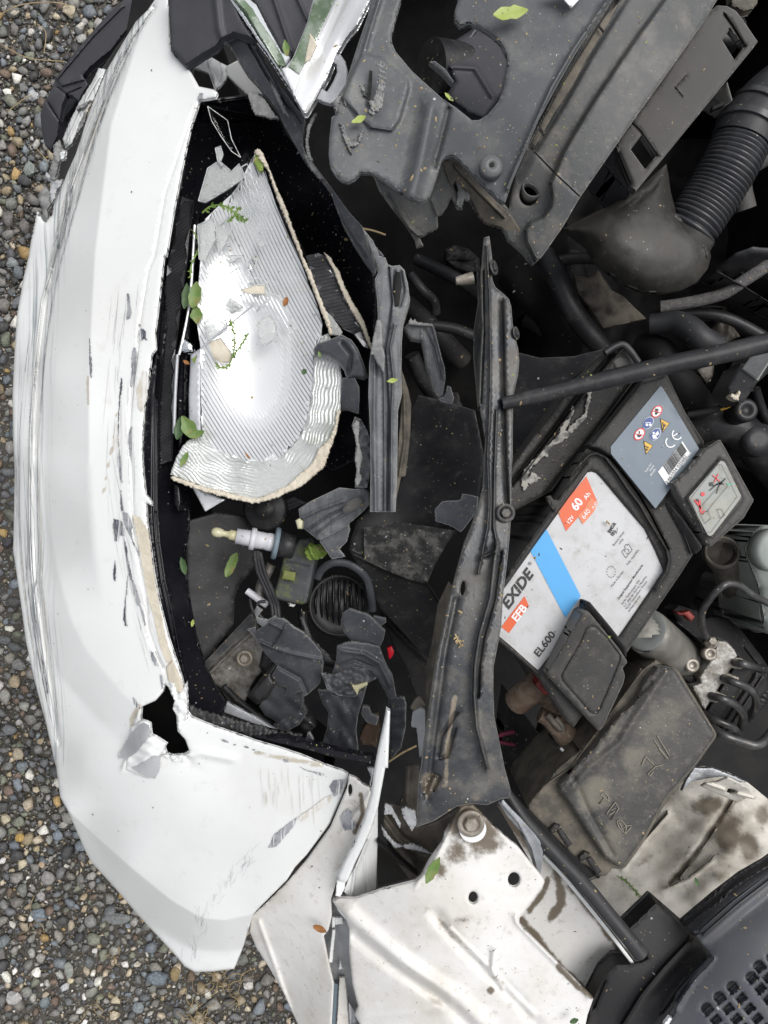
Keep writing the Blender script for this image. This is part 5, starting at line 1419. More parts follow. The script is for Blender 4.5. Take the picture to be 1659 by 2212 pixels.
sheet('edge_flange', P(1, 1, '1430,50 1462,100 1468,470 1455,700 1448,900 1440,1000 1410,650 1412,480 1440,300'), S('1035,600,.74 1035,850,.74 1025,700,.72'), M['brace'], br, th=.003, step=8, attrs={'grime': zero})
sheet('edge_flange', P(1, 2, '1290,500 1240,700 1180,960 1140,1180 1100,1480 1095,1200 1110,1000 1150,800 1180,600 1250,450'), S('960,1300,.745 930,1500,.75 970,1270,.74'), M['flange'], br, th=.003, step=8)
# support at the foot of the brace, ripped paint, grease
ft = thing('brace_foot', 'greasy torn steel foot with peeling white paint under the brace', 'bracket', 930, 1780, .6)
sheet('foot_plate', P(1, 3, '970,0 1060,-20 1060,380 1160,350 1310,260 1300,330 1215,460 1150,570 1060,700 1000,730 880,560 820,400 830,240 870,230 930,240 965,120'), S('880,1700,.72 960,1760,.73 950,1880,.70 860,1780,.705'), M['grease'], ft, th=.004, step=7, rnd=(4, .003), jag=.4, ridges=[(P(1, 3, '990,0 980,200 1000,380'), 9, .008), (P(1, 3, '840,300 950,450 1100,540'), 12, -.008), (P(1, 3, '880,500 1000,640'), 10, .006)])
for pg, z_ in ((P(1, 3, '970,250 1030,280 1045,360 1010,410 960,330 940,270'), .738), (P(1, 3, '835,230 870,240 900,290 940,360 930,390 880,300 830,300'), .728), (P(1, 3, '960,495 1020,495 1080,520 1145,560 1060,540 960,520'), .722),
               (P(1, 3, '810,370 860,440 910,490 960,510 900,520 830,440'), .715)):
    sheet('peeling_paint', pg, z_, M['greyunder'], ft, th=.002, step=4, jag=1.2, noise=.0005, nscale=10)
sheet('twisted_tab', P(1, 2, '1005,1380 1015,1300 1070,1270 1110,1290 1110,1440 1090,1580 1060,1590 1050,1480 1040,1400 1010,1395'), S('900,1530,.74 920,1540,.745 905,1640,.72'), M['greyunder'], ft, th=.003, step=5, jag=.6)
sheet('twisted_tab', P(1, 2, '1000,1270 1030,1215 1060,1195 1115,1270 1060,1285 1020,1290'), .73, M['grease'], ft, th=.003, step=5)
sheet('paint_shreds', P(1, 3, '700,110 740,130 770,0 720,0 745,60 735,110') + P(1, 3, '760,130 720,220 700,140'), .722, M['scuffgrey'], ft, th=.003, step=4, jag=.8)
sheet('lower_cone', P(1, 3, '860,540 960,620 1050,700 980,720 790,770 785,480'), S('860,1870,.66 900,1900,.66 830,1850,.65'), M['deep'], ft, th=.01, step=9, rnd=None)
# ================================================================== floor of the engine bay
sheet('engine_undertray', S('560,-500 2400,-500 2400,2700 900,2700 700,2150 640,1800 470,1620 390,1480 330,1200 330,800 400,300 500,-100'), .16, M['deep'], None, th=.01, step=120, rnd=None,
      label='black undertray at the bottom of the open engine bay', cat='undertray')
sheet('radiator_core', S('700,-300 1180,-300 1230,560 1100,640 1010,1000 900,1150 780,1150 740,560 640,300'), S('900,0,.50 900,500,.46 900,1100,.42'), M['deep'], None, th=.2, step=40, rnd=None, noise=.004, nscale=60,
      label='dark radiator core deep behind the broken upright', cat='radiator')
sheet('engine_block', S('1180,300 1800,300 1800,1500 1540,1500 1300,900 1150,700'), S('1200,400,.36 1700,400,.40 1500,1400,.36'), M['deep'], None, th=.25, step=30, rnd=None, noise=.012, nscale=120,
      label='dark engine block hidden below hoses and the support rod', cat='engine')
bk_ = thing('added_bay_wall', 'dark unseen walls added beyond the right and top edges to keep light out of the engine bay', 'added_bay_wall', 2000, 1000, .15)
sheet('added_right_wall', S('1960,-500 2060,-500 2060,1650 1960,1650'), .72, M['deep'], bk_, th=.58, step=200, rnd=None)  # unseen wall, added to stop side light leaking into the bay
sheet('added_top_wall', S('500,-500 1960,-500 1960,-400 500,-400'), .72, M['deep'], bk_, th=.58, step=200, rnd=None)
# big black panel left of the battery, with a glittering dusty fold
ap = thing('air_guide_panel', 'large matt black air guide panel sprinkled with glassy dust beside the brace', 'air guide', 900, 1250, .4)
sheet('guide_panel', P(1, 1, '1000,1000 1050,900 1180,930 1290,960 1420,1000 1480,1300 1440,1659') + P(1, 2, '1290,140 1240,200 1160,340 1112,460 1150,510 1190,570 1180,740 1140,935 1100,940 800,620 720,440 640,310 600,240 620,150 650,60 780,-60') + P(1, 1, '900,1500 940,1440'),
      S('900,1000,.60 1030,1000,.64 960,1180,.63 1000,1150,.65 780,1190,.62 920,1270,.58 940,1400,.55'), M['black'], ap, th=.004, step=9, rnd=(3, .002), ridges=[(P(1, 2, '620,270 900,400 1110,465'), 7, .007), (P(1, 2, '1110,460 1150,520 1190,580'), 4, .005)])
sheet('dusty_fold', P(1, 2, '700,100 900,60 1290,120 1240,200 1160,340 1112,450 1000,440 850,380 700,310'), S('800,1170,.632 1010,1150,.656 930,1240,.628'), mat('glittering_dusty_plastic', (.035, .035, .035), .5, dust=((.28, .27, .25), .6, 90, .42, .66), specks=((.7, .68, .62), .6, 200), bump=(.5, 260, .002)), ap, th=.002, step=9, rnd=None, jag=.6)
sheet('lower_guide', P(1, 2, '800,620 1100,940 1140,960 1100,1240 1050,1240 1020,1150 960,980 900,880 840,740'), .48, M['cowldark'], ap, th=.004, step=9)
tube('guide_edge_seal', [p + (z,) for p, z in zip(P(1, 2, '820,650 900,760 1010,860 1110,960'), (.50, .50, .50, .50))], .004, M['black'], ap, 8)
sheet('battery_side_guard', P(2, 1, '20,620 180,660 400,650 560,610 640,590 560,650 400,800 200,1080 20,1330') + P(1, 1, '1600,1450 1640,900'), S('1110,780,.62 1300,750,.66 1120,1000,.60'), M['black'], ap, th=.003, step=10)

# ================================================================== battery
bt = thing('battery', 'black car battery with white and slate blue labels', 'battery', 1280, 1180, .55)
case = S('1374,836 1384,818 1432,806 1442,812 1480,890 1521,955 1519,964 1470,1050 1500,1192 1470,1240 1395,1350 1340,1430 1240,1570 1225,1560 1158,1454 1060,1372 1050,1330 1110,1220 1200,1090 1262,975')
BTZ = zfun(S('1430,810,.74 1160,1450,.74 1500,1190,.74'))
wl = P(2, 1, '486,1399 515,1394 545,1403 575,1432 750,1640') + P(2, 2, '800,40 860,110 930,250 980,372 978,392 690,812 600,740 503,600 170,1030 158,1022 0,880') + S('1062,1362 1056,1345 1085,1275')
lidridge = P(2, 1, '220,1590 300,1510 420,1370 500,1290 545,1278 600,1300 680,1400 760,1520 830,1610') + P(2, 2, '880,40 940,140 1000,240 1018,310 1000,390 930,500')
rimout = P(2, 1, '235,1560 330,1450 470,1300 540,1265 610,1290 700,1400 800,1540') + P(2, 2, '900,30 1020,230 1040,320 1010,400 720,850 250,1500 -150,900 -130,740')
sheet('case', case, BTZ, M['battery'], bt, th=.17, step=10, rnd=(5, .003),
      plates=[(wl, 4, -.004), (P(2, 1, '500,1235 830,830 950,800 1000,770 1230,1210 1060,1450 980,1600 930,1640 800,1500 640,1300 560,1250'), 4, .004)],
      ridges=[(lidridge, 6, .006), (P(2, 1, '480,1235 600,1100 820,820'), 3, -.006), (P(2, 1, '490,1240 640,1310 760,1460 830,1560') + P(2, 2, '900,20 1010,240'), 3.5, -.006), (P(2, 2, '1040,0 1100,100 1160,260'), 4, .004)])
wz = lambda a: BTZ(a) - .0030
sheet('main_label', wl, wz, M['labelwhite'], bt, th=.0004, step=30, rnd=None, smooth=0)
mlab = bt.children[-1]
TZL = lambda a: BTZ(a) - .0026
TZ2 = lambda a: BTZ(a) - .0024
flatpoly('blue_stripe', [P(2, 2, '220,105 447,545 345,685 115,245')], TZL, M['blue'], mlab)
flatpoly('orange_panel', [P(2, 1, '482,1428 556,1600 528,1640 505,1659') + P(2, 2, '490,30 458,80 432,30 350,125 296,0') + P(2, 1, '300,1648 390,1540')], TZL, M['orange'], mlab)
flatpoly('orange_shade', [P(2, 1, '556,1600 530,1659') + P(2, 2, '458,80 428,22') + P(2, 1, '470,1640 510,1565')], TZ2, mat('light_orange_print', (.72, .20, .09), .4), mlab)
flatpoly('orange_badge', [P(2, 2, '82,545 110,608 -20,785 -70,745')], TZL, M['orange'], mlab)
A_ = 52.5
def g3(c, r, x, y):
    return (553 * c + x / 3, 553 * r + y / 3)
def T_(s, c, r, x, y, h, m='ink', ang=A_, z=TZ2, par=None, **k):
    ox, oy = g3(c, r, x, y)
    return text(s, ox, oy, ang, h / 3, z, M[m], par or mlab, **k)
T_('EXIDE', 2, 2, 140, 408, 66, bold=.035, wid=1.1, align='RIGHT', shear=.12, ang=54, ang2=137)
T_('®', 2, 2, 118, 350, 22)
T_('EFB', 2, 2, 30, 717, 50, 'print', bold=.03, wid=1.05, ang=53, ang2=138)
T_('EL600', 2, 2, 172, 945, 47, bold=.02, wid=1.12, ang=53, ang2=138)
T_('12V', 2, 2, 370, 82, 26, 'print', bold=.02, ang=54)
T_('60', 2, 1, 418, 1655, 54, 'print', bold=.03, ang=54)
T_('Ah', 2, 1, 482, 1582, 30, 'print', bold=.01, ang=54)
T_('640', 2, 2, 470, 50, 32, 'print', ang=54, z=lambda a: BTZ(a) - .0021)
T_('A(EN)', 2, 1, 528, 1642, 20, 'print', ang=54, z=lambda a: BTZ(a) - .0021)
T_('BMS&', 2, 2, 636, 140, 22, bold=.02, ang=58)
T_('IBS', 2, 2, 656, 158, 22, bold=.02, ang=58)
T_('Battery sensor', 2, 2, 662, 222, 14, 'inkgrey', ang=53)
T_('ready', 2, 2, 698, 212, 14, 'inkgrey', ang=53)
T_('Fully recyclable', 2, 2, 752, 346, 14, 'inkgrey', ang=53)
T_('Made in Europe', 2, 2, 650, 488, 14, 'inkgrey', ang=53)
T_('Original Equipment Manufacturer', 2, 2, 694, 570, 14, bold=.015, ang=55, wid=1.02)
T_('Exide Technologies SAS', 2, 2, 718, 602, 14, 'inkgrey', ang=54)
T_('5-7, allée des Pierres Mayettes', 2, 2, 732, 618, 14, 'inkgrey', ang=54)
T_('92230 Gennevilliers, France', 2, 2, 746, 634, 14, 'inkgrey', ang=54)
T_('exidegroup.com', 2, 2, 760, 650, 14, 'inkgrey', ang=54)
flatpoly('check_mark', [strip(P(2, 2, '668,118 680,142 684,100'), .9)], TZ2, M['ink'], mlab)
def outl(pl, w):
    return [strip([pl[i], pl[(i + 1) % len(pl)]], w) for i in range(len(pl))]
flatpoly('battery_symbol', outl(P(2, 2, '712,258 738,298 780,246 756,206 748,216 742,208 730,222 736,232'), .9), TZ2, M['ink'], mlab)
flatpoly('recycle_symbol', [strip(P(2, 2, '736,262 730,248 742,240'), 1.2), strip(P(2, 2, '746,238 760,246 756,258'), 1.2), strip(P(2, 2, '756,264 748,272 740,268'), 1.2)], TZ2, M['ink'], mlab)
st = []
for k in range(12):
    x, y = 643 + 28 * math.cos(k * math.pi / 6), 388 + 36 * math.sin(k * math.pi / 6)
    sx, sy = g3(2, 2, x, y)
    st.append([(sx + (1.7 if j % 2 == 0 else .7) * math.cos(j * math.pi / 5), sy + (1.7 if j % 2 == 0 else .7) * math.sin(j * math.pi / 5)) for j in range(10)])
flatpoly('star_ring', st, TZ2, M['ink'], mlab)

bl = sheet('warning_label', P(2, 1, '958,846 968,845 978,855 1212,1248 1210,1256 932,1634 926,1632 642,1282 640,1236'), lambda a: BTZ(a) + .0048, M['labelblue'], bt, th=.0004, step=30, rnd=None)
BZ1 = lambda a: BTZ(a) + .0053
BZ2 = lambda a: BTZ(a) + .0056
BZ3 = lambda a: BTZ(a) + .0059
def sign(kind, x, y, pict):
    cx_, cy_ = g3(2, 1, x, y)
    rot = math.radians(53)
    if kind == 'ban':
        flatpoly('prohibition_disc', [circ(cx_, cy_, 15, 24, 10.3, -rot)], BZ1, M['red'], bl)
        flatpoly('prohibition_field', [circ(cx_, cy_, 12, 24, 8, -rot)], BZ2, M['print'], bl)
    elif kind == 'must':
        flatpoly('mandatory_rim', [circ(cx_, cy_, 15, 24, 10, -rot)], BZ1, M['print'], bl)
        flatpoly('mandatory_disc', [circ(cx_, cy_, 14, 24, 9.2, -rot)], BZ2, M['navy'], bl)
    else:
        t = P(2, 1, ' '.join('%g,%g' % (x + dx, y + dy) for dx, dy in ((-25, -45), (38, -12), (-10, 48))))
        flatpoly('warning_triangle', [t], BZ1, M['ink'], bl)
        cc = np.mean(t, 0)
        flatpoly('warning_field', [[tuple(cc + .84 * (np.array(p) - cc)) for p in t]], BZ2, M['yellow'], bl)
    col = {'ban': 'ink', 'must': 'print', 'warn': 'ink'}[kind]
    flatpoly('pictogram', [[(cx_ + dx / 3, cy_ + dy / 3) for dx, dy in pg] for pg in pict], BZ3, M[col], bl)
    if kind == 'ban':
        flatpoly('prohibition_bar', [strip([(cx_ - 8, cy_ - 1), (cx_ + 8, cy_ + 2)], 1.6)], lambda a: BTZ(a) + .0062, M['red'], bl)
sign('ban', 939, 1008, [[(-10, -20), (8, -18), (12, -6), (-2, 0), (-14, -6)], [(-12, 4), (10, -2), (12, 6), (-2, 22), (-12, 18)]])
sign('must', 882, 1082, [circ(-8, 12, 9, 10), circ(14, 12, 9, 10), [(-18, -4), (20, -4), (20, 0), (-18, 0)]])
sign('ban', 826, 1155, [[(-4, -22), (4, -22), (4, -4), (-4, -4)], [(-14, 2), (12, -2), (14, 12), (-2, 22), (-14, 14)]])
sign('must', 928, 1155, [circ(-10, -8, 8, 10), [(-20, 4), (0, 2), (14, 26), (-14, 30)], [(0, -4), (18, -22), (26, -2), (8, 12)]])
sign('warn', 986, 1096, [[(-12, -20), (-6, -22), (-2, -4), (8, -14), (4, 0), (20, -4), (4, 10), (-4, 24), (-8, 4)]])
sign('warn', 878, 1240, [[(-14, -12), (10, 0), (8, 6), (-14, -4)], [(-12, 6), (6, 10), (-4, 26)]])
def arc_strip(cx_, cy_, r, a0, a1, w, n=14, sx=1.0):
    return strip([(cx_ + r * sx * math.cos(t), cy_ + r * math.sin(t)) for t in np.linspace(a0, a1, n)], w)
c1, c2 = g3(2, 1, 1028, 1206), g3(2, 1, 1070, 1156)
flatpoly('conformity_mark', [arc_strip(c1[0], c1[1], 11, math.radians(30), math.radians(230), 2.6, 14, .95), arc_strip(c2[0], c2[1], 11, math.radians(30), math.radians(230), 2.6, 14, .95), strip([(c2[0] - 9, c2[1] + 4), (c2[0] + 1, c2[1] - 2)], 2.4)], BZ1, M['print'], bl)
bc0, bc1, bc2, bc3 = [np.array(g3(2, 1, *q)) for q in ((946, 1398), (1104, 1200), (1154, 1278), (1004, 1486))]
flatpoly('barcode_field', [[tuple(bc0), tuple(bc1), tuple(bc2), tuple(bc3)]], BZ1, M['print'], bl)
rr = np.random.default_rng(8)
bars, t = [], .20
while t < .97:
    w_ = rr.choice([.008, .016, .024])
    e0, e1 = bc0 + (bc1 - bc0) * t, bc0 + (bc1 - bc0) * (t + w_)
    f0, f1 = bc3 + (bc2 - bc3) * t, bc3 + (bc2 - bc3) * (t + w_)
    q0, q1, q2, q3 = e0 + (f0 - e0) * .02, e1 + (f1 - e1) * .02, e1 + (f1 - e1) * .72, e0 + (f0 - e0) * .72
    bars.append([tuple(q0), tuple(q1), tuple(q2), tuple(q3)])
    t += w_ + rr.choice([.008, .014])
flatpoly('barcode', bars, BZ2, M['ink'], bl)
T_('3 661024 035682', 2, 1, 1006, 1478, 20, 'ink', z=BZ2, par=bl, ang=54, wid=1.1)
T_('EXLED0002', 2, 1, 1152, 1268, 14, 'print', z=BZ2, par=bl, ang=-122)
T_('Scan for', 2, 1, 868, 1404, 15, 'print', z=BZ2, par=bl, ang=55)
T_('more', 2, 1, 896, 1398, 15, 'print', z=BZ2, par=bl, ang=55)
T_('details', 2, 1, 900, 1428, 15, 'print', z=BZ2, par=bl, ang=55)
# small clip on the lid beside the label, carrying-handle recess
sheet('handle_clip', P(2, 1, '225,1560 250,1552 270,1580 300,1580 500,1330 520,1345 330,1600 280,1659 250,1620'), lambda a: BTZ(a) + .004, M['battery'], bt, th=.006, step=6, rnd=(3, .002))
tube('hold_down_lip', [p + (.737,) for p in P(2, 2, '1010,390 930,510 830,650')], .003, M['battery'], bt, 8)

M['crust'] = mat('dried_grey_crust', (.34, .33, .30), .8, col2=(.10, .10, .095), vscale=90, bump=(.4, 200, .001), contrast=(.45, .58))
# tray edge with cracked grey stain along the battery's upper left side
ty = thing('battery_tray_wall', 'black battery tray wall with a dried grey crust in its channel', 'battery tray', 1180, 950, .55)
sheet('tray_wall', P(2, 1, '720,575 760,610 830,690 830,760 480,1230 260,1520 0,1659') + P(1, 2, '1640,120 1600,60') + P(2, 1, '-40,1480 0,1370 200,1090 400,810 560,650 640,600'), S('1340,750,.74 1370,800,.735 1090,1080,.725 1180,1000,.72'), M['battery'], ty, th=.05, step=9, rnd=(3, .002),
      ridges=[(P(2, 1, '640,640 480,840 250,1150 0,1470'), 8, -.012), (P(2, 1, '720,600 560,780 330,1080 60,1440'), 3, .006), (P(2, 1, '820,740 500,1180 200,1560'), 4, -.006), (P(2, 1, '580,650 400,830 180,1140'), 2.5, .005)])
for pg in (P(2, 1, '495,870 520,880 500,960 480,1050 440,1090 380,1150 360,1160 370,1110 440,1050 475,1010 480,930'), P(2, 1, '390,970 405,1000 380,1060 350,1120 300,1150 330,1080 360,1060'),
           P(2, 1, '340,1120 380,1160 330,1200 260,1240 200,1300 170,1330 130,1360 100,1420 110,1490 70,1520 60,1450 80,1380 150,1310 250,1210'), P(2, 1, '200,1260 225,1250 235,1300 215,1300'), P(2, 1, '130,1400 190,1440 130,1480 90,1470')):
    sheet('dried_crust', pg, lambda a: zfun(S('1340,750,.74 1370,800,.735 1090,1080,.725 1180,1000,.72'))(a) + .003, M['crust'], ty, th=.001, step=4, rnd=(2, .0006), jag=2.2)
tube('tray_rim_curve', [p + (.745,) for p in P(2, 1, '600,630 660,590 720,575 770,620 820,690')], .003, M['black'], ty, 8)
sheet('tray_corner_pad', P(2, 1, '640,680 700,630 750,660 760,700 680,740'), .738, M['bracket'], ty, th=.004, step=6, rnd=(5, .003))

# terminal covers
tcv = thing('positive_terminal_cover', 'tilted black square cover with rounded embossed frame over the battery end', 'terminal cover', 1270, 1440, .68)
TCZ = zfun(S('1258,1325,.765 1180,1454,.755 1352,1430,.755 1295,1575,.75'))
sheet('cover_top', P(2, 2, '455,650 485,640 500,650 690,880 742,960 745,978 716,1012 732,1060 722,1110 590,1390 572,1412 555,1414 222,1052 220,1042'), TCZ, M['lid'], tcv, th=.03, step=8, rnd=(4, .003),
      ridges=[(P(2, 2, '510,738 545,745 610,810 700,930 698,960 640,1110 565,1280 540,1305 510,1300 330,1095 320,1060 345,1010 440,850 480,755 510,738'), 2.2, -.0016)])
sheet('cover_flange', P(2, 2, '485,582 505,583 620,720 740,872 745,890 740,950 690,880 500,650 460,650 460,640'), S('1272,1300,.76 1350,1400,.755 1340,1410,.75'), M['cowldark'], tcv, th=.02, step=7, rnd=(3, .002))
pc = thing('positive_clamp', 'rust brown battery clamp with red sleeve and clip below the square cover', 'battery clamp', 1200, 1530, .62)
sheet('clamp_body', P(2, 2, '215,1045 440,1290 440,1330 390,1370 340,1360 250,1300 180,1250 170,1160 150,1110'), S('1190,1460,.71 1250,1550,.70 1160,1510,.70'), M['rust'], pc, th=.03, step=7, rnd=(5, .004), noise=.003, nscale=25)
sheet('red_sleeve', P(2, 2, '185,1055 215,1045 225,1080 300,1150 280,1200 200,1180 150,1120'), .718, M['redplastic'], pc, th=.02, step=6, rnd=(5, .004), noise=.001)
tube('clamp_ring', [p + (z,) for p, z in zip(P(2, 2, '30,1230 90,1180 150,1150 180,1100'), (.68, .69, .695, .69))], .012, M['rust'], pc, 14)
tube('spring_clip', [p + (.69,) for p in P(2, 2, '180,1310 240,1340 300,1400 350,1450 400,1500')], [.007, .008, .009, .011, .012], M['rust'], pc, 12)
tube('clip_prong', [p + (.70,) for p in P(2, 2, '230,1310 270,1360 310,1410')], .003, M['grease'], pc, 8)
tube('clip_prong', [p + (.70,) for p in P(2, 2, '280,1330 320,1380 330,1420')], .003, M['grease'], pc, 8)
sheet('clip_block', P(2, 2, '265,1480 310,1440 400,1450 435,1500 420,1540 350,1570 290,1540'), .69, M['black'], pc, th=.02, step=6, rnd=(4, .003))
tube('white_tab', [p + (.705,) for p in P(2, 2, '315,1530 345,1560 378,1572')], .0014, M['print'], pc, 6)
nc = thing('negative_terminal_cover', 'hinged black cover with a grey pictogram plate at the right battery end', 'terminal cover', 1530, 1070, .65)
NZ = zfun(S('1440,1040,.755 1555,960,.755 1625,1085,.755 1535,1195,.755'))
sheet('cover_lid', P(2, 1, '1335,1192 1350,1192 1375,1235 1565,1580 1562,1592') + P(2, 2, '1500,40 1295,218 1278,222 1262,205 1180,70 1120,-30') + P(2, 1, '1030,1470 1065,1452 1140,1380 1245,1250'), NZ, M['lid'], nc, th=.03, step=9, rnd=(5, .003),
      plates=[(P(2, 1, '1345,1310 1385,1325 1500,1570') + P(2, 2, '1480,-50 1300,165 1260,160 1160,-20') + P(2, 1, '1125,1570'), 4, .003)])
sheet('hinge_strip', P(2, 2, '1000,-60 1040,-40 1120,60 1232,222 1228,240 1192,272 1170,262 1090,130 990,-20'), S('1450,1090,.745 1500,1190,.745 1440,1100,.74'), M['cowldark'], nc, th=.02, step=7, rnd=(3, .002))
plate_ = sheet('pictogram_plate', P(2, 1, '1352,1328 1372,1332 1384,1345 1484,1552 1482,1568') + P(2, 2, '1460,-60 1300,148 1282,156 1268,146 1195,10') + P(2, 1, '1150,1575 1150,1560'), lambda a: NZ(a) + .0035, M['labelgrey'], nc, th=.0005, step=20, rnd=None)
NZ1 = lambda a: NZ(a) + .0042
NZ2 = lambda a: NZ(a) + .0046
flatpoly('frame_print', outl(P(2, 1, '1335,1350 1360,1352 1460,1560 1290,1790 1240,1790 1160,1570'), .7), NZ1, M['inkgrey'], plate_)
flatpoly('red_cross_print', [strip(P(2, 1, '1300,1420 1345,1460'), 2.2), strip(P(2, 1, '1338,1410 1310,1468'), 2.2)], NZ1, M['red'], plate_)
flatpoly('green_tick_print', [strip(P(2, 1, '1392,1470 1402,1484 1430,1474'), 1.8)], NZ1, M['green'], plate_)
flatpoly('pliers_print', [strip(P(2, 1, '1385,1440 1350,1475 1300,1490'), 2.6), strip(P(2, 1, '1375,1480 1340,1470 1280,1520'), 2.2), strip(P(2, 1, '1345,1480 1325,1540'), 2.0), circ(*g3(2, 1, 1352, 1472), 4, 10), circ(*g3(2, 1, 1292, 1478), 4.5, 12)], NZ1, M['ink'], plate_)
flatpoly('red_jump_lead_print', [strip(P(2, 1, '1185,1580 1230,1640'), 4), strip(P(2, 1, '1215,1580 1222,1660'), 3.5), circ(*g3(2, 1, 1237, 1543), 4.5, 12), strip(P(2, 1, '1225,1670 1250,1650'), 3)], NZ1, M['red'], plate_)
flatpoly('terminal_print', outl(P(2, 1, '1225,1675 1270,1650 1290,1700 1250,1735'), .8) + outl(P(2, 1, '1330,1640 1360,1640 1380,1680 1350,1700'), .9) + [circ(*g3(2, 1, 1202, 1582), 3, 10), strip(P(2, 1, '1230,1620 1380,1450'), .8), strip(P(2, 1, '1260,1660 1400,1490'), .8)], NZ2, M['ink'], plate_)

# ================================================================== fuse box
fb = thing('fuse_box', 'dusty black fuse box with embossed pictograms on its lid', 'fuse box', 1330, 1650, .6)
FZ = zfun(S('1430,1440,.742 1545,1590,.742 1320,1880,.742 1150,1740,.742'))
fb_out = P(2, 2, '800,1060 830,1010 850,1020 930,955 970,985 1060,1010 1080,1030 1325,1435 1322,1460 1190,1645') + P(2, 3, '1010,200 860,470 738,640 690,655 650,648 612,698 560,700 500,640 440,610 250,420 108,270 105,245 135,195 300,0') + P(2, 2, '420,1560 600,1360')
FZ0 = lambda a: FZ(a) - .012
sheet('box_flange', fb_out, FZ0, M['flange'], fb, th=.09, step=9, rnd=(4, .003), ridges=[(P(2, 2, '900,960 700,1220 380,1659') + P(2, 3, '200,120'), 4, .003)])
lidp = P(2, 2, '940,1005 975,995 1045,1012 1065,1030 1318,1440 1315,1455 1190,1635') + P(2, 3, '1000,190 850,460 730,630 700,645 670,635 600,580 330,175 305,140 312,110 400,0') + P(2, 2, '500,1560 700,1310 790,1235 870,1090')
fl = sheet('lid', lidp, FZ, M['fuse'], fb, th=.014, step=9, rnd=(7, .005), ridges=[(P(2, 2, '1000,1040 800,1330 700,1500 500,1659') + P(2, 3, '400,120'), 14, .003), (P(2, 3, '400,60 480,250 650,560'), 10, -.002), (P(2, 2, '760,1250 900,1100'), 8, -.003)], attrs={'grime': anyof(blob(1290, 1720, 70, 60, .75), blob(1370, 1640, 55, 60, .6), blob(1330, 1790, 40, 50, .6), near(P(2, 2, '700,1330 520,1620') + P(2, 3, '330,140'), 20, .6))})
EZB = lambda a: FZ(a) + .0022
M['embossdust'] = mat('dust_on_embossing', (.26, .235, .19), .8)
def emboss(name, pls):
    g = []
    for pl in pls:
        g.append(tube_geo([(p[0], p[1], float(FZ(np.array([p[:2]]))[0]) + .0008) for p in pl], .00045, 5, 1))
    V, F = merge(g)
    obj(name, V, F, M['embossdust'], fl)
emboss('umbrella_emblem', [P(2, 3, '575,172 600,160 625,185 628,215'), P(2, 3, '575,172 590,180 600,195 615,205 628,215'), P(2, 3, '600,195 565,232 575,225')])
emboss('flash_box_emblem', [P(2, 3, '668,222 692,262 640,336 612,296 668,222'), P(2, 3, '670,260 640,270 665,282 630,305')])
emboss('book_emblem', [P(2, 3, '680,345 705,335 740,375 775,372 770,385 735,428 690,380 680,345'), P(2, 3, '740,375 715,395 695,352'), P(2, 3, '740,375 735,428')])
emboss('wing_emblem', [P(2, 3, '880,40 905,15 915,25 890,55 880,40'), P(2, 3, '905,15 930,-10 980,-20'), P(2, 2, '850,1610 870,1590 920,1640'), P(2, 2, '940,1450 1020,1580 1000,1600 950,1530'), P(2, 2, '840,1640 870,1580'), P(2, 2, '920,1480 1010,1600')])
for px_, py_ in ((300, 450), (490, 630)):
    q = P(2, 3, f'{px_-60},{py_-50} {px_-20},{py_-90} {px_+20},{py_-80} {px_+110},{py_+30} {px_+70},{py_+90} {px_+30},{py_+60}')
    sheet('latch_pocket', q, .727, M['deep'], fb, th=.006, step=7)
    sheet('latch', P(2, 3, f'{px_-60},{py_-50} {px_-20},{py_-90} {px_+15},{py_-75} {px_-15},{py_-35} {px_-50},{py_-20}'), .736, M['cowldark'], fb, th=.012, step=6, rnd=(4, .003))
    sheet('latch_bar', P(2, 3, f'{px_-10},{py_-40} {px_+20},{py_-60} {px_+90},{py_+40} {px_+60},{py_+70}'), .732, M['cowldark'], fb, th=.008, step=6, rnd=(3, .002))
sheet('box_side_wall', S('1100,1500 1190,1620 1160,1700 1140,1750 1080,1680 1090,1560'), S('1100,1500,.60 1160,1740,.62 1080,1680,.58'), M['black'], fb, th=.05, step=10)

# ================================================================== brake pump
ab = thing('brake_pump_unit', 'brake pump with grey motor drum, corroded aluminium block and steel pipes', 'brake pump', 1450, 1430, .55)
tube('motor_drum', [(1395, 1362, .725), (1400, 1366, .722), (1440, 1400, .69), (1490, 1440, .66)], [.0185, .0195, .0198, .0195], mat('grimy_motor_drum', (.17, .165, .15), .5, metal=.3, col2=(.24, .23, .21), vscale=40, dust=((.13, .12, .1), .6, 60, .46, .68), bump=(.2, 160, .001)), ab, 32, 2)
V_, F_ = lathe_geo(1393, 1360, .727, [(.0182, -.002), (.0182, .0012), (.0165, .002), (.0075, .0021), (.007, .001), (.004, .001), (.0038, .0016)], 32, axis=(-.5, .4, .8))
obj('drum_cap', V_, F_, M['tank'] if False else mat('grey_green_cap', (.13, .145, .14), .5, col2=(.16, .17, .16), vscale=40, dust=((.2, .18, .15), .3, 60, .5, .7)), ab)
sheet('valve_block', P(2, 2, '1330,830 1390,840 1440,890 1460,930 1420,1010 1250,1280 1215,1220 1170,1130 1225,1110 1215,1075 1290,960 1320,880'), S('1540,1390,.70 1590,1420,.70 1510,1530,.70'), M['alu'], ab, th=.05, step=7, rnd=(3, .002), jag=.4)
sheet('pump_bracket', P(2, 2, '1040,640 1080,605 1200,640 1215,700 1290,680 1400,690 1480,760 1620,940 1659,1000 1640,1060 1480,960 1400,850 1320,820 1250,870 1150,780 1070,720'), S('1460,1320,.68 1660,1440,.67 1580,1370,.66'), M['cowldark'], ab, th=.02, step=8, rnd=(5, .004), ridges=[(P(2, 2, '1500,880 1560,960 1600,1000'), 5, -.006)])
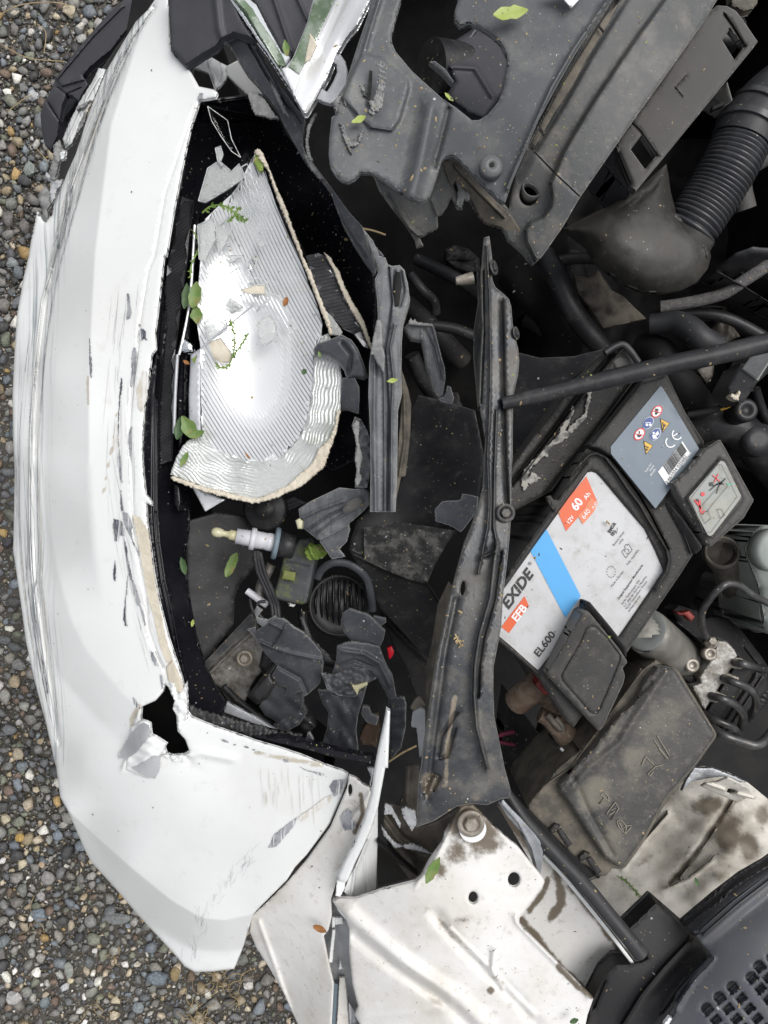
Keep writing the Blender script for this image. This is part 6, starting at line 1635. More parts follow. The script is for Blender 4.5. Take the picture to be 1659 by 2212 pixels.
sheet('red_clip', P(2, 2, '1065,645 1100,655 1150,640 1185,680 1160,710 1120,670 1075,665'), .705, M['redplastic'], ab, th=.01, step=5, rnd=(3, .002))
sheet('gasket', P(2, 2, '1070,1020 1120,1040 1230,1100 1215,1125 1180,1125 1100,1070'), .69, M['deep'], ab, th=.01, step=6)
sheet('control_unit', P(2, 2, '1440,930 1659,1040 1659,1150 1560,1250 1430,1400 1330,1470 1265,1290 1430,1020'), S('1590,1430,.66 1660,1480,.65 1540,1590,.65'), M['cowldark'], ab, th=.05, step=9, rnd=(4, .003), ridges=[(P(2, 2, '1560,1050 1330,1400'), 10, -.006), (P(2, 2, '1620,1080 1400,1420'), 6, .004)])
for (x, y) in ((1280, 918), (1165, 992)):
    lathe('socket_screw', *g3(2, 2, x, y), .70 if x > 1200 else .70, [(.006, -.006), (.006, .002), (.0035, .0025), (.003, .0005)], M['steelbolt'], ab, 18, smooth=True)
def pipe(pts, zs, r=.0026):
    tube('brake_pipe', [p + (z,) for p, z in zip(P(2, 2, pts), zs)], r, M['pipe'], ab, 10, 8)
def nut(x, y, z, ax):
    lathe('pipe_nut', *g3(2, 2, x, y), z, [(.0055, -.004), (.0055, .005), (.0045, .006), (.0035, .010), (.003, .012)], M['steelbolt'], ab, 6, axis=ax)
pipe('1285,850 1240,760 1230,660 1270,580 1340,500 1400,465 1480,480 1560,540 1680,600 1760,640', (.70, .715, .73, .74, .75, .75, .745, .74, .73, .72), .003)
nut(1285, 850, .70, (-.2, .3, .9))
pipe('1440,975 1500,985 1580,1005 1700,1030', (.70, .71, .70, .68), .0034)
nut(1440, 975, .695, (1, -.1, .3))
pipe('1370,1075 1430,1100 1530,1140 1580,1200 1570,1290 1530,1340', (.70, .712, .71, .70, .68, .65), .0036)
nut(1370, 1075, .695, (1, -.1, .4))
pipe('1290,1190 1360,1210 1450,1250 1500,1320 1480,1400', (.70, .71, .705, .69, .66), .0036)
nut(1290, 1190, .695, (1, -.1, .4))
pipe('1240,1300 1330,1350 1420,1390 1455,1420 1450,1450', (.67, .68, .68, .67, .64), .0034)
pipe('1290,1400 1380,1450 1500,1490 1580,1510 1640,1480 1700,1400', (.69, .70, .70, .70, .695, .68), .0042)
# coolant hose stub and expansion tank at the right edge
tube('filler_pipe', [p + (z,) for p, z in zip(P(2, 2, '1330,260 1400,350 1450,470 1520,600 1600,700'), (.69, .67, .64, .60, .56))], [.0135, .0135, .0135, .014, .014], M['grease'], None, 24, 6, label='greasy brown metal pipe rising beside the pale tank', cat='pipe')
lathe('pipe_band', *g3(2, 2, 1360, 262), .70, [(.0148, -.008), (.0148, .002), (.0125, .003), (.0125, -.01)], M['grease'], None, 26, axis=(-.2, .25, .6), label='metal ring clamped round the mouth of the greasy pipe', cat='hose clamp', smooth=True)
ct = thing('coolant_tank', 'milky green plastic tank cut by the right edge of the picture', 'coolant tank', 1640, 1210, .5)
sheet('tank_body', P(2, 2, '1500,235 1560,130 1620,90 1700,85 2000,100 2000,800 1690,800 1640,770 1605,680 1590,500 1540,370'), S('1610,1190,.72 1700,1130,.735 1660,1330,.70 1750,1250,.73'), M['tank'], ct, th=.08, step=9, rnd=(14, .006), ridges=[(P(2, 2, '1520,330 1580,480 1620,700'), 5, -.003)])
lathe('tank_cap', *g3(2, 2, 1700, 250), .74, [(.018, -.01), (.018, .006), (.015, .008)], M['tank'], ct, 26, smooth=True)

# ================================================================== support rod, hoses, wiring at the back right
tube('bonnet_support_rod', [(1085, 872, .775), (1130, 862, .776), (1300, 822, .782), (1450, 787, .788), (1560, 764, .792), (1760, 715, .80)], [.0048, .0055, .0068, .0072, .0074, .0076], M['black'], None, 14, 4, label='long black rod crossing over the corner of the battery', cat='rod')
def hose(name, pts, zs, r, m, label, cat='hose', **k):
    tube(name, [p + (z,) for p, z in zip(P(2, 1, pts), zs)], r, M[m], None, 16, 7, label=label, cat=cat, **k)
hose('coolant_hose', '200,-20 300,150 380,330 480,480 620,620 700,700', (.60, .61, .61, .60, .59, .57), .011, 'black', 'black rubber hose running down behind the brace towards the battery corner')
hose('coolant_hose', '20,100 120,200 250,330 330,520 300,700', (.55, .56, .55, .54, .52), .022, 'deep', 'thick dark hose deep between the brace and the battery')
hose('braided_loom', '960,330 1100,310 1250,280 1380,240 1520,150 1659,60', (.66, .665, .67, .675, .68, .68), .0055, 'stringed', 'grey braided wiring sleeve below the intake elbow', 'wiring loom')
hose('coolant_pipe', '900,440 1050,430 1150,470 1230,540 1330,590', (.65, .66, .67, .675, .67), [.010, .011, .0115, .0115, .0115], 'rubber', 'smooth dark hose with a silvery sheen above the support rod')
hose('thin_pipe', '900,400 1150,370 1350,390 1500,450 1659,540', (.63, .635, .64, .64, .64), .0055, 'black', 'thin black pipe looping above the silvery hose', 'pipe')
hose('coolant_hose', '1180,1100 1300,1090 1420,1100 1530,1180 1659,1330 1800,1500', (.63, .64, .64, .635, .62, .6), .018, 'black', 'fat black hose bending right of the slate blue label')
hose('coolant_hose', '860,600 960,640 1010,740 1120,860 1220,1000', (.62, .64, .645, .65, .64), .016, 'deep', 'dark hose hugging the right edge of the battery')
hose('grey_cable', '1140,1030 1250,1010 1350,985 1400,950', (.66, .665, .67, .675), .003, 'cowldark', 'grey cable leading into the square plug', 'cable')
hose('yellow_wire', '1355,995 1400,978 1432,955', (.675, .68, .685), .0012, 'wireyellow', 'short yellow wire at the square plug', 'wire')
sheet('heat_shield', P(2, 1, '400,120 500,140 560,90 640,220 720,260 870,405 640,460 590,470 500,330 430,240'), S('1250,600,.56 1390,690,.55 1300,710,.56'), M['flange'], None, th=.006, step=9, noise=.003, nscale=40, label='dull grey dusty plate between two dark hoses', cat='heat shield')
sheet('rail_beam', P(2, 1, '1230,170 1330,95 1480,180 1659,290 1800,380 1800,480 1659,400 1480,280 1330,200'), S('1530,610,.66 1660,660,.65 1560,640,.63'), M['cowldark'], None, th=.03, step=9, rnd=(4, .004), label='dark slanted beam right of the intake elbow', cat='beam')
sheet('rusty_housing', P(2, 1, '1260,500 1340,420 1420,440 1480,520 1400,560 1320,560'), .62, M['grease'], None, th=.05, step=8, rnd=(6, .004), noise=.002, label='brownish metal housing glimpsed above the support rod', cat='engine part')
sheet('rusty_housing', P(2, 1, '1290,380 1370,325 1400,360 1320,440'), .61, M['grease'], None, th=.04, step=8, rnd=(5, .004), label='small brown bracket above the thin black pipe', cat='engine part')
tube('steel_nipple', [p + (z,) for p, z in zip(P(2, 1, '1170,835 1210,800 1250,770'), (.64, .645, .65))], [.006, .0065, .008], M['steelbolt'], None, 14, 3, label='shiny steel nipple just below the support rod', cat='pipe fitting')
sheet('brass_fitting', P(2, 1, '1200,740 1230,700 1310,700 1300,780 1260,830 1240,800'), .66, M['grease'], None, th=.03, step=7, rnd=(4, .004), label='brownish hexagonal fitting beside the steel nipple', cat='pipe fitting')
pg_ = thing('square_plug', 'black plug with a pale framed grey face and a cream lock', 'plug', 1590, 790, .62)
sheet('plug_body', P(2, 1, '1480,700 1510,690 1540,640 1659,620 1750,640 1659,760 1600,810 1580,830 1500,950 1470,960 1400,900 1395,850'), S('1590,790,.72 1640,770,.725 1600,860,.71'), M['black'], pg_, th=.03, step=8, rnd=(5, .004))
sheet('pale_frame', P(2, 1, '1490,730 1560,640 1680,610 1700,640 1595,808'), S('1590,790,.7225 1640,770,.7275 1600,860,.7125'), M['labelgrey'], pg_, th=.001, step=9, rnd=None)
sheet('grey_face', P(2, 1, '1497,728 1563,648 1675,620 1690,640 1590,795'), S('1590,790,.7235 1640,770,.7285 1600,860,.7135'), M['cover'], pg_, th=.001, step=9, rnd=None)
sheet('cream_lock', P(2, 1, '1425,890 1450,900 1470,870 1482,885 1468,920 1470,938 1440,930 1412,912'), .716, M['cream'], pg_, th=.008, step=5, rnd=(3, .002))
lathe('round_button', *g3(2, 1, 1515, 1000), .68, [(.011, -.02), (.011, 0), (.009, .003), (.005, .003), (.004, .001)], M['black'], None, 22, label='round black button right of the plug wires', cat='cap', smooth=True)
hose('black_cable', '1580,860 1610,960 1659,1080 1700,1200', (.66, .65, .64, .62), .004, 'black', 'black cable dropping past the round button', 'cable')
tube('corrugated_loom', [p + (z,) for p, z in zip(P(2, 2, '1659,1080 1620,1180 1560,1260 1510,1330'), (.62, .62, .61, .60))], .008, M['black'], None, 14, 6, corr=(14, .0015), label='corrugated black loom beside the brake pipes', cat='wiring loom')
for (x, y, rx, z_, lb) in ((1640, 950, 40, .66, 'dark grey rounded casing below the bellows hose'), (1570, 60, 45, .62, 'dark rounded casing in the top right corner')):
    sheet('engine_casing', circ(x, y, rx, 24, rx * .9), z_, M['rubber'], None, th=.05, step=9, rnd=(22, .007), label=lb, cat='engine part')
sheet('engine_casing', P(2, 1, '1310,100 1450,-20 1560,-60 1800,-40 1800,200 1620,150 1480,120 1390,150') , S('1560,560,.66 1660,540,.67 1640,590,.64'), M['rubber'], None, th=.05, step=9, rnd=(16, .006), label='smooth dark casing right of the intake elbow', cat='engine part')
hose('curved_rail', '1510,-300 1480,-450 1510,-560 1600,-630 1720,-690', (.66, .665, .67, .67, .67), .010, 'bracket', 'grey curved rail behind the bellows hose cuff', 'rail')
hose('thin_pipe', '1470,-310 1455,-400 1480,-520 1530,-600', (.65, .655, .66, .66), .0045, 'black', 'thin dark pipe beside the grey curved rail', 'pipe')
sheet('top_right_panel', P(2, 0, '1420,-80 1600,-80 1590,20 1560,60 1500,75 1420,40'), .70, M['flange'], None, th=.01, step=9, rnd=(4, .003), label='brownish grey panel at the top above the bracket end', cat='panel')
for k, (pts, lab) in enumerate((('1560,1460 1600,1440 1700,1420', 'upper pink wire glimpsed right of the brace foot'), ('1580,1490 1620,1500 1700,1510', 'lower pink wire glimpsed right of the brace foot'))):
    tube('pink_wire', [p + (.60,) for p in P(1, 2, pts)], .0024 - k * .0006, M['wirepink'], None, 8, 5, label=lab, cat='wire')

# ================================================================== inner wing, seal, cowl
iw = thing('inner_wing', 'mud stained white inner wing below the fuse box', 'body panel', 1450, 1850, .5)
IZ = zfun(S('1500,1660,.64 1659,1730,.66 1320,1900,.62 1420,2000,.63 1560,1900,.66 1480,1960,.64 1620,1800,.665 1700,1900,.67 1400,1800,.61'))
sheet('inner_panel', P(2, 2, '1180,1659') + P(2, 3, '1260,-5 1400,30 1530,95 1659,200 1850,330 1850,560 1659,640 1520,720 1330,850 1115,1025 1020,1010 880,1000 745,1060 620,950 480,780 480,740 600,690 700,600 850,420 1000,200'), IZ, M['innerwing'], iw, th=.004, step=8, rnd=(3, .002),
      ridges=[(P(2, 3, '1420,200 1240,480 1030,750'), 10, -.004), (P(2, 3, '1000,780 1150,720 1300,600'), 8, .003), (P(2, 3, '1010,300 860,470 720,650'), 6, .006), (P(2, 3, '740,800 860,880'), 30, .005)],
      noise=.0012, nscale=60, attrs={'grime': anyof(blob(1570, 1800, 40, 70, .9), blob(1530, 1740, 50, 30, .75), blob(1620, 1830, 40, 50, .8), blob(1490, 1840, 40, 26, .45), blob(1560, 1890, 40, 22, .5), blob(1460, 1740, 40, 24, .40), near(P(2, 3, '1440,200 1250,480 1040,740'), 26, .75), near(P(2, 3, '1000,780 1160,720'), 10, .5), near(P(2, 3, '1100,340 900,560 760,700'), 24, .45), blob(1650, 1760, 30, 40, .7), blob(1500, 1960, 40, 20, .4))})
sheet('bent_tab', P(2, 3, '1225,118 1260,95 1330,90 1400,60 1480,95 1535,130 1585,190 1570,205 1520,195 1465,225 1440,215 1340,170'), S('1520,1695,.70 1630,1715,.705 1590,1735,.69'), M['innerwing'], iw, th=.003, step=5, rnd=(3, .002), holes=[circ(*g3(2, 3, 1418, 150), 14, 16, 5, .15)], ridges=[(P(2, 3, '1260,100 1400,150 1560,195'), 5, .004)], jag=.3, attrs={'grime': zero})
sheet('flange_lip', P(2, 3, '1180,0 1300,0 1460,60 1530,95 1440,90 1370,55 1240,70 1160,90 1100,150 1130,80'), .69, M['baremetal'], iw, th=.004, step=6, jag=.8)
lathe('nut_in_tab', *g3(2, 3, 1420, 150), .688, [(.004, 0), (.004, .004)], M['grease'], iw, 6)
tube('wing_seal', [p + (z,) for p, z in zip(P(2, 3, '-60,110 10,230 100,360 200,470 320,600 480,770 640,965 760,1110 835,1205'), (.745, .748, .75, .75, .75, .75, .75, .752, .752))], [.0035, .0045, .0052, .0056, .0058, .006, .006, .006, .0066], M['rubber'], None, 14, 6, label='black rubber seal tube lying along the white flange', cat='rubber seal')
tube('under_seal_strip', [p + (z,) for p, z in zip(P(2, 3, '200,470 340,640 500,800 660,1000'), (.71, .71, .71, .71))], .004, M['black'], None, 8, label='thin dark strip under the rubber seal', cat='rubber seal')
cw = thing('cowl_panel', 'slate grey windscreen cowl with slotted vents in the lower right corner', 'cowl', 1500, 2100, .7)
CWZ = zfun(S('1659,1880,.74 1480,2020,.735 1320,2120,.73 1270,2212,.725 1659,2000,.775 1560,2212,.775 1659,2212,.78 1480,2120,.75 1550,2030,.76'))
slots = []
def slot(x, y, L=90, w=44):
    d = np.array((.62, .78))
    n = np.array((.78, -.62))
    o_ = []
    for t, sgn in ((-1, 1), (1, -1)):
        for a_ in np.linspace(-90, 90, 5):
            r_ = math.radians(a_)
            p = np.array((x, y)) + d * t * (L / 2 - w / 2) + w / 2 * (d * t * math.cos(r_) + n * math.sin(r_) * sgn * -1 * t * t)
            o_.append(tuple(p))
    return o_
cow_out = P(2, 3, '1850,500 1659,622 1520,700 1340,845 1115,1030 1190,1090 1310,1240 1200,1350 1080,1490 1060,1580 1000,1680') + S('1440,2320 1850,2320')
def vent(poly):
    return poly
vents = []
for (x, y, n0, n1) in ((1268, 1565, 0, 5), (1348, 1492, 0, 6), (1432, 1425, 0, 6), (1556, 1362, 0, 5), (1606, 1290, 0, 5), (1690, 1235, 0, 5)):
    d = np.array((.62, .785)); n = np.array((.785, -.62))
    for k in range(n0, n1):
        c = np.array((x, y)) + d * 84 * k
        q = [c - d * 25 - n * 31, c - d * 25 + n * 31, c + d * 25 + n * 31, c + d * 25 - n * 31]
        if k == 0:
            q = [c - d * 20 - n * 34, c - d * 38 - n * 24, c - d * 46, c - d * 38 + n * 24, c - d * 20 + n * 34, q[2], q[3]]
        vents.append([g3(2, 3, *p) for p in q])
sheet('vented_panel', cow_out, CWZ, M['cowl'], cw, th=.006, step=10, rnd=(4, .003), holes=vents,
      ridges=[(P(2, 3, '1850,560 1659,700 1450,860 1230,1050'), 12, -.010, 'step'), (P(2, 3, '1850,640 1659,800 1460,960 1260,1130'), 12, .008, 'step'), (P(2, 3, '1300,1240 1180,1380 1060,1560'), 8, .006)])
sheet('vent_backing', P(2, 3, '1100,1659 1250,1480 1659,1180 1900,1180 1900,1900 1100,1900'), lambda a: CWZ(a) - .013, M['greyunder'], cw, th=.003, step=30, rnd=None, noise=.001, nscale=60)
sheet('dark_cowl_end', P(2, 3, '930,870 945,880 1115,1028 1185,1090 1310,1240 1150,1420 1000,1580 900,1700') + S('1370,2320 1240,2320') + P(2, 3, '470,1700 520,1500 600,1350 680,1270 780,1270 850,1250 870,1220 740,1062 745,1050 880,920'), S('1415,1955,.715 1540,2070,.73 1320,2100,.725 1290,2212,.72 1420,2212,.735'), M['cowldark'], cw, th=.02, step=9, rnd=(5, .004),
      ridges=[(P(2, 3, '1160,1130 1000,1300 850,1480 740,1659'), 16, .009), (P(2, 3, '1270,1250 1100,1430 980,1600'), 8, .005), (P(2, 3, '600,1380 530,1550'), 6, -.004)])
sheet('edge_seal', P(2, 3, '1850,480 1659,618 1500,710 1330,840 1110,1025 1130,1040 1200,1100 1230,1060 1340,950 1500,820 1659,710 1850,580'), lambda a: CWZ(a) + .005, M['rubber'], cw, th=.01, step=8, rnd=(9, .003))
sheet('white_corner_chip', P(2, 3, '985,1659 1020,1615 1045,1625 1090,1659 1100,1720 980,1720'), .755, M['print'], None, th=.003, step=9, label='small white flake at the bottom edge on the dark cowl', cat='paint flake')

# ================================================================== parts inside the empty lamp opening
rl = thing('relay_box', 'grey relay box spattered green under a green foam lump', 'relay', 640, 1230, .5)
sheet('relay_body', P(1, 2, '175,300 200,275 280,180 340,175 400,260 385,330 330,590 300,600 250,595 125,565 115,530 150,420'), S('600,1280,.62 670,1180,.63 690,1220,.63'), M['relay'], rl, th=.03, step=7, rnd=(5, .004), ridges=[(P(1, 2, '190,320 340,350'), 2, -.002)])
sheet('yellow_patch', P(1, 2, '178,375 258,392 248,450 168,432'), .632, mat('olive_label', (.17, .19, .05), .5), rl, th=.001, step=8, jag=.4)
sheet('green_foam', P(1, 2, '318,230 350,200 375,215 410,210 440,240 468,265 430,300 400,310 350,312 325,290 315,260'), .65, M['lime'], rl, th=.015, step=4, rnd=(9, .005), jag=.8, noise=.002, nscale=14)
sheet('white_plug', P(1, 2, '210,590 255,600 245,615 215,610'), .615, M['print'], rl, th=.008, step=5)
bb = thing('bulb_socket', 'white bulb socket with an ivory bulb and pale blue seal', 'bulb socket', 560, 1170, .55)
def ax_lathe(name, p0, p1, z0, z1, prof, m):
    a, b = np.array(W(*p0, z0)), np.array(W(*p1, z1))
    d = b - a
    L = np.linalg.norm(d)
    V, F = lathe_geo(p0[0], p0[1], z0, [(r, t * L) for r, t in prof], 24, d / L)
    return obj(name, V, F, M[m], bb)
B0, B1 = g3(0, 2, 1370, 125), g3(1, 2, 250, 225)
ax_lathe('bulb_glass', B0, B1, .665, .65, [(.002, 0), (.0042, .03), (.0048, .07), (.004, .12), (.0028, .15), (.0032, .2), (.0048, .22), (.0048, .30)], 'socketamber')
ax_lathe('socket_body', B0, B1, .665, .65, [(.0055, .29), (.0072, .295), (.0075, .45), (.0078, .46), (.0105, .465), (.0105, .52), (.0082, .525), (.0080, .66), (.0085, .67), (.0085, .74)], 'socketwhite')
ax_lathe('seal_ring', B0, B1, .665, .65, [(.0085, .74), (.0148, .745), (.0155, .77), (.0148, .80), (.009, .805)], 'seal')
ax_lathe('socket_base', B0, B1, .665, .65, [(.010, .80), (.0125, .81), (.012, .98), (.010, 1.0)], 'black')
for k in range(5):
    x0 = 1640 - 553 * 3 + k * 14
    tube('bulb_wire', [p + (z,) for p, z in zip(P(1, 2, f'{-20+k*8},{290+k*4} {10+k*9},{400-k*4} {60+k*9},{490-k*6} {90+k*14},{590} {95+k*16},{690}'), (.63, .625, .62, .615, .61))], .0011, M['rubber'], bb, 6)
hn = thing('horn', 'round black louvred horn behind the torn plastic', 'horn', 740, 1300, .45)
lathe('horn_disc', 733, 1308, .56, [(.034, -.03), (.034, .0), (.031, .004), (.030, .002), (.012, .003), (.010, .006), (.002, .006)], M['black'], hn, 40, axis=(.12, .1, 1), smooth=True)
for k in range(-4, 5):
    hh = 56 * math.sqrt(max(0, 1 - (k * 12 / 62) ** 2))
    tube('louvre', [(733 + k * 12, 1308 - hh, .562), (733 + k * 13, 1308, .567), (733 + k * 12, 1308 + hh, .562)], .0014, M['gloss'], hn, 6, 4)
tube('horn_hoop', [p + (z,) for p, z in zip(P(1, 2, '395,430 430,370 500,330 590,335 670,380 720,440 745,540 755,640'), (.60, .605, .61, .61, .61, .605, .60, .59))], .0042, M['torn'], hn, 8, flat=.6)
tube('horn_outer_hoop', [p + (z,) for p, z in zip(P(1, 2, '300,640 320,760 380,880 450,960 530,980'), (.57, .57, .57, .57, .57))], .005, M['black'], hn, 8)
mb = thing('bumper_mount_bracket', 'dirty steel bracket with a hex bolt in the bottom of the lamp opening', 'bracket', 520, 1420, .5)
sheet('bracket_plate', P(0, 2, '1340,1020 1390,960 1640,720 1659,725') + P(1, 2, '30,820 80,940 60,1020 0,1070 -60,1180') + P(0, 2, '1620,1150 1560,1290 1480,1230 1420,1140 1365,1090'), S('460,1440,.58 560,1360,.60 540,1500,.585'), M['alu'], mb, th=.008, step=7, rnd=(4, .003), ridges=[(P(0, 2, '1350,1050 1500,900 1659,760'), 6, .008)])
sheet('bracket_rim', P(0, 2, '1320,980 1640,640 1659,650 1659,720 1400,960 1340,1030'), .60, M['brace'], mb, th=.02, step=7, attrs={'grime': zero})
hexbolt(mb, *g3(0, 2, 1585, 950), .597, .0085, M['washer'], M['steelbolt'])
tube('bracket_leg', [p + (z,) for p, z in zip(P(0, 2, '1450,1130 1540,1220 1659,1310 1800,1420'), (.59, .585, .58, .58))], .004, M['black'], mb, 8)
sheet('dark_liner', P(0, 2, '1200,60 1400,0 1560,20 1700,100 1659,360 1560,460 1520,560 1515,730 1400,880 1330,1000 1260,860 1215,600'), S('420,1140,.60 540,1150,.58 480,1400,.58'), M['black'], None, th=.004, step=9, rnd=(3, .002), jag=.3, noise=.0002, nscale=120, label='dull dark liner sheet inside the lamp opening beside the bulb', cat='liner')
tp = thing('torn_plastic_shell', 'torn grey shell with a rounded ear, lower left of the horn', 'plastic fragment', 640, 1430, .55)
sheet('shell', P(1, 2, '0,770 40,740 90,710 130,685 180,690 240,740 310,780 370,840 420,900 438,980 430,1040 415,1110 340,1180 305,1200 300,1160 240,1180 200,1140 130,1110 100,1060 140,1000 60,920 20,850'), S('570,1370,.65 690,1400,.655 650,1490,.64 600,1360,.66'), M['torn'], tp, th=.005, step=6, rnd=(3, .002), jag=.5, ridges=[(P(1, 2, '20,840 110,880 190,760'), 5, .009, 'sharp'), (P(1, 2, '110,880 240,920 430,960'), 6, .003), (P(1, 2, '370,955 400,965 430,955'), 1.5, -.002, 'sharp'), (P(1, 2, '150,1000 290,1080 330,1170'), 7, -.004), (P(1, 2, '90,720 170,760 200,730'), 5, .004)])
sheet('shell_skirt', P(1, 2, '100,1070 200,1140 300,1170 310,1230 270,1330 180,1380 60,1320 20,1260 60,1180'), S('580,1500,.62 650,1520,.61 600,1560,.60'), M['torn'], tp, th=.006, step=7, rnd=(3, .002), noise=.002, nscale=40)
sheet('side_ear', P(0, 2, '1659,740 1600,760 1640,800') + P(1, 2, '60,920 20,850 0,770'), .64, M['torn'], tp, th=.005, step=6)
tq = thing('torn_plastic_figure', 'torn grey bracket with a round head and long bent arm beside the folded wing edge', 'plastic fragment', 780, 1450, .55)
sheet('round_head', P(1, 2, '550,700 570,650 605,625 650,640 720,660 760,690 800,730 838,770 825,830 800,880 720,850 620,840 570,780'), S('740,1340,.67 830,1360,.675 790,1390,.665'), M['torn'], tq, th=.006, step=5, rnd=(4, .003), jag=.4)
sheet('body_and_arm', P(1, 2, '525,870 570,850 620,840 720,850 800,870 820,930 850,1000 885,1060 900,1140 910,1200 870,1210 855,1200 830,1150 790,1080 740,1030 690,1010 620,1020 560,1060 490,1060 520,960'), S('740,1420,.668 850,1500,.66 720,1450,.655 790,1400,.668'), M['torn'], tq, th=.006, step=6, rnd=(4, .003), jag=.5, ridges=[(P(1, 2, '560,900 700,920 800,980 870,1120'), 8, .004), (P(1, 2, '530,1000 640,960 760,1010'), 6, -.004)])
sheet('arm_tip', P(1, 2, '850,1180 905,1195 965,1205 975,1250 970,1400 940,1530 880,1600 865,1540 870,1400 860,1250'), S('850,1510,.65 870,1560,.655 860,1640,.65'), M['torn'], tq, th=.006, step=6, rnd=(4, .003), noise=.002, nscale=40)
sheet('crumpled_chest', P(1, 2, '420,1040 500,1060 600,1010 700,1000 780,1080 720,1110 640,1200 540,1190 460,1150'), .662, M['torn'], tq, th=.006, step=4, rnd=(3, .002), noise=.003, nscale=28)
sheet('legs', P(1, 2, '400,1150 460,1150 560,1190 650,1190 720,1120 690,1230 660,1320 650,1420 665,1560 600,1560 480,1530 430,1500 460,1400 470,1300 430,1240'), S('730,1490,.65 760,1620,.64 720,1560,.64'), M['torn'], tq, th=.006, step=7, rnd=(3, .002), noise=.002, nscale=40)
sheet('pale_clip', P(1, 2, '610,1110 640,1125 720,1100 725,1120 670,1150 655,1185 640,1160'), .668, M['socketamber'], tq, th=.004, step=4, jag=.5)
sheet('rusty_bracket', P(1, 2, '720,1250 735,1290 740,1340 790,1290 810,1400 780,1530 740,1510 690,1510 665,1470 690,1400 720,1350'), S('790,1530,.62 800,1600,.62 775,1590,.615'), M['rust'], None, th=.006, step=6, rnd=(5, .004), jag=.3, label='rust spotted bracket left of the folded wing edge', cat='bracket')
sheet('red_reflector', P(1, 2, '850,880 880,870 895,905 885,935 865,955 855,920'), .58, M['redglow'], None, th=.006, step=5, label='small bright red piece deep between the torn plastics', cat='red fragment')
sheet('lower_trim', P(0, 2, '1470,1230 1659,1330') + P(1, 2, '60,1370 180,1440 40,1400 0,1380') + P(0, 2, '1450,1300'), .645, M['silver'], None, th=.004, step=7, label='grey angled trim at the bottom corner of the lamp opening', cat='trim')
sheet('shard_tip', P(1, 2, '320,1500 335,1430 350,1430 388,1500 360,1510'), .69, M['torn'], None, th=.004, step=5, label='small pointed grey splinter on the lower rim of the lamp opening', cat='plastic splinter')
for pts, zz, lab in (('600,1340 700,1420 760,1400', .56, 'low'), ):
    pass
tube('thin_stalk', [p + (.66,) for p in P(1, 2, '860,1620 950,1560 1040,1515')], .001, M['straw'], None, 5, label='thin dry stalk lying across the dark gap by the brace', cat='stalk')
for k, (pts, zs, r, lab) in enumerate((('700,100 900,120 1000,300 1080,420', (.58, .57, .56, .55), .006, 'black cable'), )):
    pass
for (c, r, pts, zs, rad, lab) in ((1, 1, '1000,120 1080,220 1150,290 1165,370', (.62, .62, .61, .60), .005, 'thin black cable in the gap right of the upright'),
                                 (1, 1, '1010,640 1060,760 1120,860 1180,920', (.60, .59, .58, .57), .008, 'dark pipe behind the snapped hook'),
                                 (1, 1, '1150,450 1280,470 1420,520', (.58, .58, .58), .006, 'dark rod running behind the hook towards the brace'),
                                 (1, 1, '1050,1030 1110,1130 1090,1300 960,1520', (.58, .58, .57, .56), .013, 'dark curved hose behind the lower upright')):
    tube('dark_cable', [p + (z,) for p, z in zip(P(c, r, pts), zs)], rad, M['black'], None, 12, 7, label=lab, cat='cable')
sheet('hose_end_flag', P(1, 1, '1100,1140 1150,1170 1195,1240 1190,1280 1120,1230'), .60, M['cowldark'], None, th=.01, step=7, rnd=(4, .003), label='small dark tab on the curved hose', cat='tab')

lc = thing('lamp_wiring', 'bundle of black wires with a white taped plug beside the bulb socket', 'wiring', 600, 1280, .5)
for k, (pts, zs, r_, mm) in enumerate((('-10,250 10,380 60,500 100,600 110,690', (.655, .65, .645, .64, .64), .0022, 'rubber'), ('10,250 30,380 85,500 120,600 130,690', (.655, .65, .645, .64, .64), .0022, 'rubber'), ('25,260 60,400 110,520 140,610 150,690', (.655, .65, .645, .64, .64), .002, 'rubber'), ('-40,560 -20,640 40,720 110,720', (.62, .62, .62, .63), .0018, 'rubber'))):
    tube('wire', [p + (z,) for p, z in zip(P(1, 2, pts), zs)], r_, M[mm], lc, 8, 6)
tube('taped_plug', [p + (.625,) for p in P(1, 2, '-60,510 -10,545 30,575 75,605')], [.0035, .0038, .004, .0035], M['socketwhite'], lc, 8)
tube('metal_rod', [p + (.60,) for p in P(1, 2, '100,340 60,420 30,480 20,560')], .005, M['alu'], None, 10, label='dull metal rod between the wires and the relay box', cat='rod')
sheet('small_clip', P(1, 2, '40,900 90,880 130,960 120,1040 60,1080 20,1000'), .60, M['black'], None, th=.02, step=7, rnd=(5, .004), label='small black moulded clip beside the steel bracket', cat='clip')
sheet('liner_patch', P(1, 1, '-60,1580 100,1600 250,1560 330,1600 200,1659') + P(1, 2, '170,60 60,110 -40,60'), .60, M['splitter'], None, th=.01, step=8, rnd=(5, .004), ridges=[(P(1, 1, '0,1620 150,1640 280,1590'), 5, .004)], label='dark moulded ring piece right above the bulb socket', cat='liner')
lathe('ribbed_cap', *g3(1, 1, 60, 1640), .612, [(.022, -.01), (.022, 0), (.019, .003), (.012, .001), (.010, .004)], M['black'], None, 28, smooth=True, label='round dark lamp cap under the reflector edge', cat='cap')
sheet('lower_rail', P(1, 2, '160,1300 300,1240 330,1300 280,1380 200,1420 100,1400'), .60, M['torn'], None, th=.01, step=7, rnd=(4, .003), noise=.002, nscale=30, label='crumpled grey piece in the bottom of the lamp opening', cat='plastic fragment')
sheet('lower_rail', P(1, 2, '310,1290 370,1320 390,1390 340,1430 290,1420 280,1350'), .595, M['black'], None, th=.01, step=7, rnd=(5, .004), noise=.002, nscale=30, label='dark crumpled knob next to the crumpled grey piece', cat='plastic fragment')

